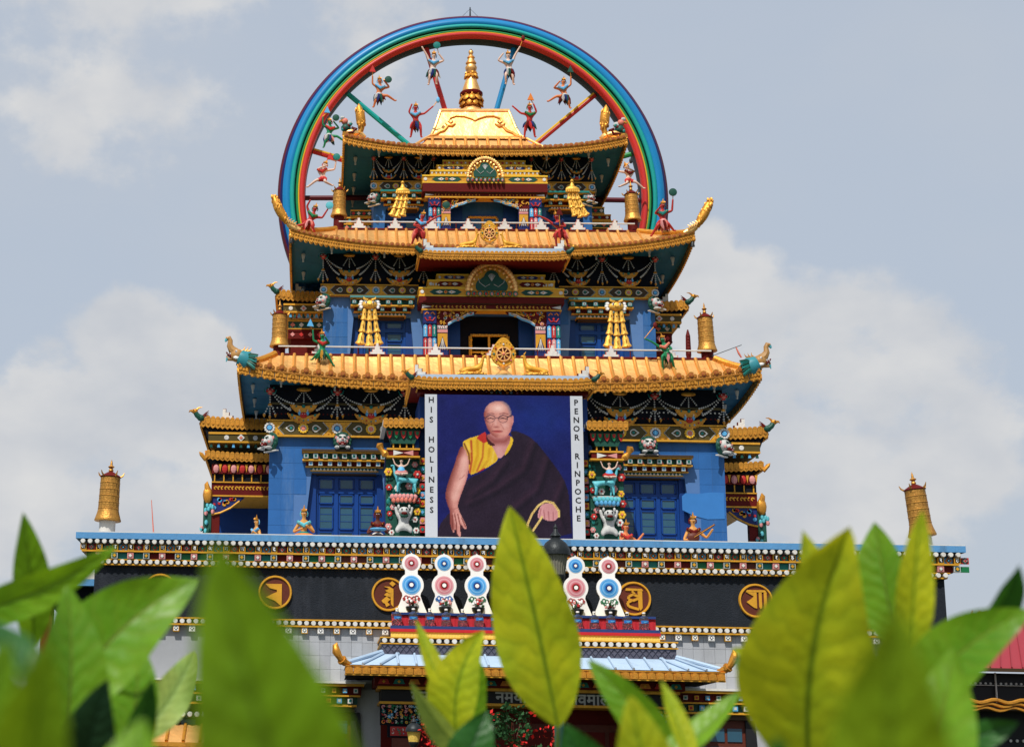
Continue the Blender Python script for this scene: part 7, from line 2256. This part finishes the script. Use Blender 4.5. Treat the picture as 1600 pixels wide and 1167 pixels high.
    return np.where(c <= .04045, c / 12.92, ((c + .055) / 1.055) ** 2.4) * .76
NX, NZ = 190, 200
cols = paint_portrait(NX, NZ)
xs_ = np.linspace(-PW + .366, PW - .366, NX); zs_ = np.linspace(PH, 0, NZ)
gx, gz = np.meshgrid(xs_, zs_)
verts = np.stack([gx.ravel(), -.010 - .006 * np.sin(gx.ravel() * 2.1 + .6) * np.sin(gz.ravel() * 1.3 + gx.ravel() * .5), gz.ravel()], 1)
ii, jj = np.meshgrid(np.arange(NZ - 1), np.arange(NX - 1), indexing='ij')
a = (ii * NX + jj).ravel()
faces = np.stack([a + NX, a + NX + 1, a + 1, a], 1)
me = bpy.data.meshes.new('portrait_print')
me.from_pydata(verts.tolist(), [], faces.tolist())
ca = me.color_attributes.new('Col', 'FLOAT_COLOR', 'POINT')
ca.data.foreach_set('color', np.concatenate([cols.reshape(-1, 3), np.ones((NX * NZ, 1))], 1).astype(np.float32).ravel())
me.materials.append(M['print'])
put(me, 'portrait_print', poster)

# ------------------------------------------------------------------ neighbours of the temple
gal = thing('side_gallery', 'low flat roofed gallery with a blue edge and red column behind the left end', 'building', (-13.4, 4, 0))
MB().box(-.65, 1.6, 0, 9, 7.34, 7.56).build('roof_slab', ['white'], gal)
MB().box(-.67, 1.6, -.03, 9, 7.13, 7.335).build('roof_edge', ['slab'], gal)
MB().box(-.45, 1.6, .3, 8.8, 6.72, 7.125).build('ceiling', ['dark'], gal)
for yy in (.7, 5.5): MB().box(-1.12 + .35, -.77 + .35, yy, yy + .35, 0, 6.72).build('column', ['maroon'], gal)
q = MB(); q.prism([(-.6, 6.72), (-.2, 6.3), (.4, 5.95), (.9, 6.1), (1.5, 6.72)][::-1], .4, .5); q.build('bracket', ['dark'], gal)
q = MB(); q.box(.1, 1.6, 1.2, 1.5, 5.55, 5.72, 0); q.box(.1, 1.6, 1.15, 1.5, 5.40, 5.54, 1); q.box(.15, 1.6, 1.3, 1.5, 2, 5.39, 2)
for i in range(5): diamond_at(q, .3 + i * .28, 5.2, .12, 1.27, 1.30, 3)
q.build('gallery_wall', ['white', 'gold_paint', 'dark_green', 'gold_paint'], gal)

ann = thing('side_hall', 'dark hall with a red metal roof and gilt eave right of the temple', 'building', (17, 8, 0))
q = MB(); q.add([(-2.4, -.6, 5.38), (5, -.6, 5.38), (5, 4, 7.6), (.2, 4, 7.6)], [(0, 1, 2, 3)])
rr_ = q.build('roof', ['roof_red'], ann)
for i in range(22):
    x = -2.3 + i * .34
    MB().tube([(x, -.6, 5.41), (min(5, x + .9 * (1 - (x + 2.4) / 7.4) * 2.6), 4, 7.62)], .025, 5).build('roof_seam', ['roof_red'], rr_)
MB().box(-2.42, 5, -.66, -.58, 5.27, 5.378).build('gutter', ['brown'], ann)
MB().box(-2.3, 5, 0, 6, 0, 5.26).build('hall_wall', ['black_paint'], ann)
for i in range(30): put(disc_me, 'white_stud', ann, (-2.2 + i * .16, 0, 4.93), scale=.55)
MB().box(-2.3, 5, -.10, 0, 4.86, 4.88).build('ledge', ['white'], ann)
MB().tube([(-.95, -.1, 4.1), (-.95, -.1, 5.27)], .03, 6).build('drain_pipe', ['white'], ann)
q = MB()
n = 60
for off, (z0, r) in enumerate(((4.32, .06), (4.20, .05), (4.08, .05))):
    q.tube([(-2.5 + i * 7.5 / n, -1.1 + .03 * off, z0 + .05 * math.sin(i * .9 + off)) for i in range(n + 1)], r, 6)
q.build('gilt_eave', ['gold_deep'], ann, True)
MB().box(-2.5, 5, -1.05, 0, 4.05, 4.3).build('eave_board', ['brown'], ann)
for i in range(9): MB().disc(-.6 + i * .2, -.04, 3.15, .05, .03, 8).build('white_stud', ['white'], ann)

for lab, x, y, z, h, dx, key in (('thin bare rod standing on the left part of the blue parapet', -10.4, 1.0, 8.31, 1.05, -.10, 'salmon'), ('short dark carved post on the right end of the widest roof', 6.30, 5.9, 14.9, 1.05, .0, 'maroon')):
    t = thing('thin_pole' if dx else 'carved_post', lab, 'pole', (x, y, z))
    q = MB()
    if dx: q.tube([(0, 0, 0), (dx, 0, h)], [.022, .010], 6)
    else:
        q.tube([(0, 0, 0), (0, 0, .2), (0, 0, h * .8), (0, 0, h)], [.05, .09, .075, .02], 8)
        for k in range(7): q.ball((0, -.05, .22 + .1 * k), .06, 5, 4)
    q.build('shaft', [key], t, True)
t = thing('slanting_rod', 'slanting rod with a small hanging tag at the right end of the widest roof', 'rod', (6.95, 5.75, 15.02))
MB().tube([(0, 0, 0), (1.02, 0, .40)], .012, 5).build('shaft', ['iron'], t)
q = MB(); q.tube([(.84, 0, .32), (.92, 0, .12), (1.0, 0, -.02)], [.02, .035, .025], 6); q.build('hanging_tag', ['salmon'], t)

# ------------------------------------------------------------------ street lamps
def lantern(label, loc, k, glass, big):
    t = thing('street_lamp', label, 'street lamp', loc)
    H = loc_top = 4.54 / k if big else 2.75
    zt = (4.54) if big else 3.0
    q = MB(); q.lathe([(.09, 0), (.09, .3), (.06, .5), (.052, zt - .95), (.05, zt - .68)], n=12); q.build('post', ['post_green'], t, True)
    z = zt - .34
    q = MB()
    q.lathe([(.165, z - .02), (.165, z + .02), (.155, z + .06), (.12, z + .12), (.065, z + .165), (.05, z + .175), (.05, z + .19), (.065, z + .20), (.05, z + .225), (.028, z + .25), (.02, z + .29), (.026, z + .30), (.012, z + .32), (.0, z + .35)], n=24)
    q.build('cap', ['iron'], t, True)
    q = MB(); q.lathe([(.09, z - .25), (.125, z - .02)], n=24); q.build('glass', [glass], t, True)
    q = MB()
    for i in range(24):
        a = 2 * PI * i / 24
        q.tube([(.092 * math.cos(a), .092 * math.sin(a), z - .25), (.128 * math.cos(a), .128 * math.sin(a), z - .02)], .006, 4)
    q.build('glass_rib', [glass], t, kind='stuff')
    q = MB(); q.lathe([(.05, z - .36), (.10, z - .28), (.10, z - .245)], n=16); q.build('collar', ['iron'], t, True)
    t.scale = (k, k, 1)
    return t
lantern('tall iron street lamp with a ribbed shade just right of the centre leaf', (-2.91, -29, 0), 1.0, 'lamp_glass', True)
lantern('small iron lamp with a yellow shade before the left porch column', (-3.41, -9, 0), 1.15, 'brocade_y', False)

# ------------------------------------------------------------------ flowering shrubs before the porch
def flower_shrub(label, x, y, rx, h, n, nred, seed):
    t = thing('flowering_shrub', label, 'shrub', (x, y, 0), 0, 'red flowering shrubs before the porch')
    rr = random.Random(seed)
    q = MB()
    for k in range(5):
        q.tube([(rr.uniform(-.1, .1), rr.uniform(-.1, .1), 0), (rr.uniform(-.3, .3), rr.uniform(-.2, .2), h * .5), (rr.uniform(-rx, rx) * .6, rr.uniform(-.4, .4), h * .9)], [.04, .03, .01], 5)
    q.build('stem', ['wood'], t)
    def blobs(count, lo, hi, key, name):
        q = MB()
        clumps = [(rr.uniform(-rx, rx) * .8, rr.uniform(-.5, .3), rr.uniform(.35, .92) * h, rr.uniform(.25, .5)) for _ in range(14)]
        for i in range(count):
            c = rr.choice(clumps)
            a, b_ = rr.uniform(0, 2 * PI), math.acos(rr.uniform(-1, 1)); r = c[3] * rr.uniform(.75, 1.0)
            p = Vector((c[0] + r * math.sin(b_) * math.cos(a), c[1] + r * math.sin(b_) * math.sin(a), c[2] + r * math.cos(b_)))
            s = rr.uniform(lo, hi)
            d = Vector((rr.uniform(-1, 1), rr.uniform(-1, 1), rr.uniform(-.6, 1))).normalized(); e = d.cross(Vector((rr.random(), rr.random(), rr.random()))).normalized()
            q.add([p, p + d * s * .5 + e * s * .28, p + d * s, p + d * s * .5 - e * s * .28], [(0, 1, 2, 3)])
        q.build(name, [key], t, kind='stuff')
    blobs(n, .09, .17, 'plant', 'foliage')
    blobs(nred, .08, .15, 'petal', 'red_bloom')
flower_shrub('dense green shrub dotted with small red blooms under the mantra board', -1.25, -9, .95, 3.2, 1900, 320, 4)
flower_shrub('shrub with larger red blooms left of the centre, under the small lamp', -2.75, -9.2, .42, 2.95, 420, 520, 9)

# ------------------------------------------------------------------ leafy shrubs close to the camera
def leaf_mat(name, face_col, glow, vein, gloss=.38, tr=.5):
    gloss += .06
    m = bpy.data.materials.new(name); m.use_nodes = True
    N, L = m.node_tree.nodes, m.node_tree.links
    p = N['Principled BSDF']; out = N['Material Output']
    p.inputs['Roughness'].default_value = gloss; p.inputs['Specular IOR Level'].default_value = .3
    uv = N.new('ShaderNodeUVMap'); uv.uv_map = 'leaf'
    sep = N.new('ShaderNodeSeparateXYZ'); L.new(uv.outputs[0], sep.inputs[0])
    def mth(op, a, b=None, c=None):
        n = N.new('ShaderNodeMath'); n.operation = op
        for i, x in enumerate((a, b, c)):
            if x is None: continue
            if isinstance(x, (int, float)): n.inputs[i].default_value = x
            else: L.new(x, n.inputs[i])
        return n.outputs[0]
    s, t = sep.outputs[0], sep.outputs[1]
    ab = mth('ABSOLUTE', s)
    wob = N.new('ShaderNodeTexNoise'); wob.inputs['Scale'].default_value = 3.5; L.new(uv.outputs[0], wob.inputs['Vector'])
    ph = mth('MULTIPLY', mth('SUBTRACT', mth('ADD', t, mth('MULTIPLY', wob.outputs['Fac'], .13)), mth('MULTIPLY', mth('POWER', ab, .8), .17)), 9.5)
    tri = mth('ABSOLUTE', mth('SUBTRACT', mth('FRACT', ph), .5))          # 0 on a vein's middle .. .5
    mr = N.new('ShaderNodeMapRange'); mr.interpolation_type = 'SMOOTHSTEP'
    mr.inputs['From Min'].default_value = .20; mr.inputs['From Max'].default_value = .0; L.new(tri, mr.inputs['Value'])
    mid = N.new('ShaderNodeMapRange'); mid.interpolation_type = 'SMOOTHSTEP'
    mid.inputs['From Min'].default_value = .07; mid.inputs['From Max'].default_value = .02; L.new(ab, mid.inputs['Value'])
    veinf = mth('MAXIMUM', mth('MULTIPLY', mr.outputs[0], .34), mid.outputs[0])
    geo = N.new('ShaderNodeNewGeometry')
    no = N.new('ShaderNodeTexNoise'); no.inputs['Scale'].default_value = 55; no.inputs['Detail'].default_value = 5; L.new(geo.outputs['Position'], no.inputs['Vector'])
    oi = N.new('ShaderNodeObjectInfo')
    vr = mth('ADD', mth('MULTIPLY_ADD', no.outputs['Fac'], .7, .58), mth('MULTIPLY', oi.outputs['Random'], .16))
    vo = N.new('ShaderNodeTexVoronoi'); vo.feature = 'DISTANCE_TO_EDGE'; vo.inputs['Scale'].default_value = 260; L.new(geo.outputs['Position'], vo.inputs['Vector'])
    net = N.new('ShaderNodeMapRange'); net.inputs['From Max'].default_value = .12; net.inputs['To Min'].default_value = .90; L.new(vo.outputs['Distance'], net.inputs['Value'])
    sp = N.new('ShaderNodeTexNoise'); sp.inputs['Scale'].default_value = 210; sp.inputs['Detail'].default_value = 2; L.new(geo.outputs['Position'], sp.inputs['Vector'])
    spot = N.new('ShaderNodeMapRange'); spot.inputs['From Min'].default_value = .72; spot.inputs['From Max'].default_value = .78; spot.inputs['To Min'].default_value = 1; spot.inputs['To Max'].default_value = .45; L.new(sp.outputs['Fac'], spot.inputs['Value'])
    vr = mth('MULTIPLY', mth('MULTIPLY', vr, net.outputs[0]), spot.outputs[0])
    def col(c):
        v = N.new('ShaderNodeVectorMath'); v.operation = 'SCALE'; v.inputs[0].default_value = c; L.new(vr, v.inputs['Scale']); return v.outputs[0]
    def mixc(f, a, b):
        x = N.new('ShaderNodeMix'); x.data_type = 'RGBA'; L.new(f, x.inputs[0]); L.new(a, x.inputs[6]); x.inputs[7].default_value = (*b, 1); return x.outputs[2]
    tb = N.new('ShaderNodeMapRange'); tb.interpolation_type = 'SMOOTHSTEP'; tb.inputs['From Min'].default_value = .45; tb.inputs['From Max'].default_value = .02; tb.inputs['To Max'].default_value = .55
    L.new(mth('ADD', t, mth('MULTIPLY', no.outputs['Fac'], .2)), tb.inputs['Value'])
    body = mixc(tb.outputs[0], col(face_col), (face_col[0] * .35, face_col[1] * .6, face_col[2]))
    lg = N.new('ShaderNodeTexNoise'); lg.inputs['Scale'].default_value = 16; lg.inputs['Detail'].default_value = 2; L.new(geo.outputs['Position'], lg.inputs['Vector'])
    lgm = N.new('ShaderNodeMapRange'); lgm.interpolation_type = 'SMOOTHSTEP'; lgm.inputs['From Min'].default_value = .42; lgm.inputs['From Max'].default_value = .68; lgm.inputs['To Max'].default_value = .6
    L.new(lg.outputs['Fac'], lgm.inputs['Value'])
    body = mixc(lgm.outputs[0], body, (face_col[0] * .42, face_col[1] * .72, face_col[2] * .8))
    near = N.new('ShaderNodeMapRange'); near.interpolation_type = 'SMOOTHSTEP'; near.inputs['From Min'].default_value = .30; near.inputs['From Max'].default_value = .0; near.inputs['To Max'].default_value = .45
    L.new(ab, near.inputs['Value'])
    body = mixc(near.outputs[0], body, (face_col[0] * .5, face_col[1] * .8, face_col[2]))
    L.new(mixc(veinf, body, vein), p.inputs['Base Color'])
    bp = N.new('ShaderNodeBump'); bp.inputs['Strength'].default_value = .35; bp.inputs['Distance'].default_value = .0012
    L.new(mth('SUBTRACT', mth('MULTIPLY', tri, 2.0), mid.outputs[0]), bp.inputs['Height']); L.new(bp.outputs[0], p.inputs['Normal'])
    tl = N.new('ShaderNodeBsdfTranslucent'); L.new(mixc(veinf, col(glow), tuple(x * .45 for x in glow)), tl.inputs['Color'])
    mx = N.new('ShaderNodeMixShader'); mx.inputs[0].default_value = tr
    L.new(p.outputs[0], mx.inputs[1]); L.new(tl.outputs[0], mx.inputs[2]); L.new(mx.outputs[0], out.inputs['Surface'])
    return m
LM = dict(
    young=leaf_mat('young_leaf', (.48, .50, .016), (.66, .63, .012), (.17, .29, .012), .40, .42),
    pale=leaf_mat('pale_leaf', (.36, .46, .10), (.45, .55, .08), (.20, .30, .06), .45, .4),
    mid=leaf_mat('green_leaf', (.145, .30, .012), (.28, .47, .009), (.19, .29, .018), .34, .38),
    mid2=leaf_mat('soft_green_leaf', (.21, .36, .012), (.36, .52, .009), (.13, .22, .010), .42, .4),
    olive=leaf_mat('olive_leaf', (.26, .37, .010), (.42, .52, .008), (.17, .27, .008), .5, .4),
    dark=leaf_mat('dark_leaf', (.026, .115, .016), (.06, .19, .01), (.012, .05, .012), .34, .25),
    vdark=leaf_mat('very_dark_leaf', (.010, .035, .012), (.02, .06, .01), (.008, .025, .01), .36, .2),  # near-black green for the darkest leaf
)
LEAVES = [
    ('left', (-5.9111, -47.6929, 1.7929), (-5.7886, -47.7509, 1.8373), 0.0287, 0.0069, 8, 0.25, 'mid'),
    ('left', (-5.8651, -47.6075, 1.7791), (-5.8694, -47.656, 1.8728), 0.0309, 0.0019, 12, 0.3, 'mid'),
    ('left', (-5.8241, -47.7525, 1.7213), (-5.735, -47.7439, 1.8174), 0.0629, -0.0126, -14, 0.4, 'mid'),
    ('left', (-5.7874, -47.6931, 1.7023), (-5.7801, -47.684, 1.7806), 0.0351, 0.0044, -10, 0.3, 'mid'),
    ('left', (-5.8311, -47.7712, 1.6849), (-5.819, -47.787, 1.7562), 0.0365, 0.0, 10, 0.3, 'mid'),
    ('left', (-5.8075, -47.8263, 1.6969), (-5.8102, -47.8242, 1.8034), 0.0438, 0.0031, 14, 0.3, 'mid'),
    ('left', (-5.8137, -47.3635, 1.7157), (-5.7672, -47.3138, 1.799), 0.0374, 0.0057, 5, 0.2, 'pale'),
    ('left', (-5.7815, -47.8744, 1.6793), (-5.7476, -47.9143, 1.743), 0.021, 0.0051, 35, 0.3, 'dark'),
    ('left', (-5.7836, -47.9273, 1.6765), (-5.7656, -47.9678, 1.7398), 0.0315, -0.0021, -20, 0.2, 'vdark'),
    ('left', (-5.7831, -47.6242, 1.6941), (-5.7915, -47.6183, 1.7829), 0.0306, 0.0037, -30, 0.3, 'young'),
    ('leftlow', (-5.7184, -48.5203, 1.6819), (-5.7098, -48.5458, 1.7182), 0.0168, 0.0, 0, 0.2, 'mid2'),
    ('leftlow', (-5.7452, -48.4521, 1.6839), (-5.7327, -48.4608, 1.7241), 0.0189, 0.0, 10, 0.2, 'mid'),
    ('leftlow', (-5.7468, -48.3203, 1.7177), (-5.7713, -48.2923, 1.7428), 0.012, 0.0021, 20, 0.3, 'dark'),
    ('leftlow', (-5.7211, -48.3605, 1.6698), (-5.709, -48.3516, 1.7093), 0.0231, 0.0019, -20, 0.25, 'mid'),
    ('big', (-5.6498, -48.5345, 1.661), (-5.6756, -48.5689, 1.7353), 0.0326, -0.0027, 10, 0.22, 'mid2'),
    ('bud', (-5.5271, -47.3307, 1.7332), (-5.5673, -47.3196, 1.8309), 0.0194, -0.0023, 25, 0.4, 'young'),
    ('bud', (-5.5322, -47.352, 1.7217), (-5.5112, -47.373, 1.8174), 0.0466, -0.0111, -20, 0.45, 'young'),
    ('bud', (-5.5293, -47.3159, 1.7196), (-5.5261, -47.3262, 1.8163), 0.0296, 0.0034, 50, 0.45, 'mid'),
    ('bud', (-5.5229, -47.4062, 1.7028), (-5.579, -47.4592, 1.7679), 0.0211, -0.0032, -30, 0.4, 'pale'),
    ('bud', (-5.5584, -47.5789, 1.6762), (-5.5278, -47.5692, 1.7426), 0.0369, 0.0, 10, 0.2, 'dark'),
    ('centre', (-5.4459, -47.3515, 1.7371), (-5.4903, -47.3963, 1.9227), 0.0766, 0.0011, -10, 0.42, 'young'),
    ('mid', (-5.3999, -47.6456, 1.6893), (-5.4621, -47.6285, 1.777), 0.0316, 0.0054, -15, 0.3, 'mid'),
    ('mid', (-5.4273, -47.6764, 1.7016), (-5.3625, -47.659, 1.755), 0.0193, 0.0035, -40, 0.35, 'mid'),
    ('mid', (-5.4105, -47.7281, 1.6978), (-5.428, -47.7162, 1.7587), 0.0143, 0.0008, 30, 0.4, 'young'),
    ('mid', (-5.4643, -47.935, 1.6575), (-5.4906, -47.9546, 1.7375), 0.0371, -0.0034, 5, 0.2, 'young'),
    ('mid', (-5.4758, -47.8083, 1.6853), (-5.5071, -47.8192, 1.7259), 0.0309, -0.0039, 5, 0.2, 'dark'),
    ('right', (-5.3542, -47.7944, 1.6934), (-5.3482, -47.8791, 1.8396), 0.0814, -0.0099, -10, 0.42, 'young'),
    ('right', (-5.3, -47.7099, 1.7834), (-5.3298, -47.7161, 1.8601), 0.0257, -0.0051, 25, 0.4, 'young'),
    ('right', (-5.245, -47.6318, 1.7899), (-5.2534, -47.6272, 1.8796), 0.0413, 0.0, -25, 0.3, 'mid'),
    ('right', (-5.2857, -47.7829, 1.7686), (-5.2801, -47.804, 1.8616), 0.0247, -0.0016, 10, 0.45, 'young'),
    ('right', (-5.3022, -47.8269, 1.7337), (-5.2423, -47.864, 1.7949), 0.0413, -0.0083, -18, 0.35, 'mid'),
    ('right', (-5.2553, -47.8113, 1.7867), (-5.2399, -47.8447, 1.8232), 0.0177, 0.0038, 40, 0.4, 'dark'),
    ('right', (-5.3297, -47.6718, 1.7794), (-5.3621, -47.6362, 1.7856), 0.0134, -0.0018, 10, 0.3, 'young'),
    ('right', (-5.3422, -47.6903, 1.7455), (-5.3684, -47.6732, 1.7777), 0.027, 0.0017, 20, 0.3, 'dark'),
    ('right', (-5.279, -47.7807, 1.7046), (-5.2235, -47.7848, 1.7334), 0.0221, -0.0032, 10, 0.3, 'dark'),
    ('right', (-5.3485, -47.9665, 1.6615), (-5.3243, -47.9636, 1.7651), 0.0428, 0.0, -15, 0.25, 'mid'),
    ('rightlow', (-5.5464, -48.5297, 1.6631), (-5.5497, -48.5609, 1.7266), 0.0256, 0.0, 5, 0.2, 'olive'),
    ('rightlow', (-5.5232, -48.3807, 1.6633), (-5.5282, -48.3909, 1.7066), 0.0196, 0.0, 5, 0.2, 'dark'),
]

def leaf(parent, root, base, tip, width, bend, roll, fold, key, seed):
    rr = random.Random(seed)
    B, T = Vector(base), Vector(tip)
    ax = (T - B); Ln = ax.length; ax.normalize()
    view = (CAM - root - (B + T) / 2).normalized()
    side = ax.cross(view).normalized()            # to the right looking along the leaf from the front
    nor = side.cross(ax).normalized()
    rot = Matrix.Rotation(math.radians(roll), 3, ax)
    wside, wnor = rot @ side, rot @ nor
    nt, ns = 30, 12
    W = width / 2 * 1.02 / max(.35, math.cos(math.radians(roll)))
    vs, uvs = [], []
    amp, ph, fr = rr.uniform(.03, .06) * width, rr.uniform(0, 6), rr.uniform(9, 14)
    curl = rr.uniform(.06, .16) * Ln
    def mids(t):
        return B + ax * (Ln * t) + side * (bend * 4 * t * (1 - t)) - nor * (curl * (t * t)) + nor * curl * t
    for i in range(nt + 1):
        t = i / nt
        w = W * (math.sin(PI * min(1, t ** .86)) ** .80) * (1 - .10 * t) if 0 < t < 1 else 0
        w = max(w, W * .035 * (1 - t))
        c = mids(t)
        for j in range(ns + 1):
            s = -1 + 2 * j / ns
            off = abs(s) ** 1.2 * fold * w + amp * math.sin(fr * t + ph + (2 if s > 0 else 0)) * abs(s) ** 2 * (1 if 0 < t < 1 else 0)
            puff = .06 * w * abs(math.sin(PI * (t + .04 * math.sin(5 * t + 3 * s + ph) - .17 * abs(s) ** .8) * 9.5)) * (1 - abs(s)) * min(1, abs(s) * 5)
            vs.append(c + wside * (w * s * (1 - .12 * fold * abs(s))) + wnor * (off + puff))
            uvs.append((s, t))
    fs = [(i * (ns + 1) + j, i * (ns + 1) + j + 1, (i + 1) * (ns + 1) + j + 1, (i + 1) * (ns + 1) + j) for i in range(nt) for j in range(ns)]
    me = bpy.data.meshes.new('leaf')
    me.from_pydata([tuple(v) for v in vs], [], fs)
    ul = me.uv_layers.new(name='leaf')
    for lp in me.loops: ul.data[lp.index].uv = uvs[lp.vertex_index]
    me.polygons.foreach_set('use_smooth', [True] * len(fs))
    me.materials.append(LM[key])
    o = put(me, 'leaf', parent)
    q = MB()
    pts = [mids(i / 14) - wnor * width * .004 for i in range(15)]
    q.tube(pts, [max(.0002, width * .017 * (1 - i / 14.5)) for i in range(15)], 6)
    q.build('midrib', [LM['mid' if key in ('young', 'pale', 'olive', 'mid2') else 'dark']], o, True)
    return o
SHRUBS = dict(
    left='leafy shrub of broad green leaves in the left foreground below the gilt cylinder',
    leftlow='blurred yellow green shrub tips in the bottom left corner',
    big='single large blurred green leaf standing left of the centre',
    bud='small upright shoot of narrow folded leaves left of the centre leaf',
    centre='single bright yellow green leaf in the centre, overlapping the poster',
    mid='low sprig of pointed leaves at the bottom, right of the centre leaf',
    right='tall cluster of big yellow green leaves in the right foreground',
    rightlow='very blurred olive leaf tips at the bottom right',
)
for nm, lab in SHRUBS.items():
    rows = [r for r in LEAVES if r[0] == nm]
    cb = sum((Vector(r[1]) for r in rows), Vector()) / len(rows)
    low = min(r[1][2] for r in rows)
    root = Vector((cb.x, cb.y + .02, 0))
    t = thing('leafy_shrub', lab, 'shrub', root, 0, 'leafy shrubs close to the camera')
    for i, r in enumerate(rows):
        o = leaf(t, root, Vector(r[1]) - root, Vector(r[2]) - root, r[3], r[4], r[5], r[6], r[7], hash_(nm) + i)
    joint = Vector((0, .02, low - .10))
    q = MB(); q.tube([(0, 0, 0), (.01, .01, joint.z * .5), joint], [.008, .006, .0035], 7)
    for r in rows:
        b_ = Vector(r[1]) - root
        q.tube([joint, joint.lerp(b_, .6) + Vector((0, .01, -.01)), b_], [.003, .0024, .0018], 6)
    q.build('stem', ['stem'], t, True)
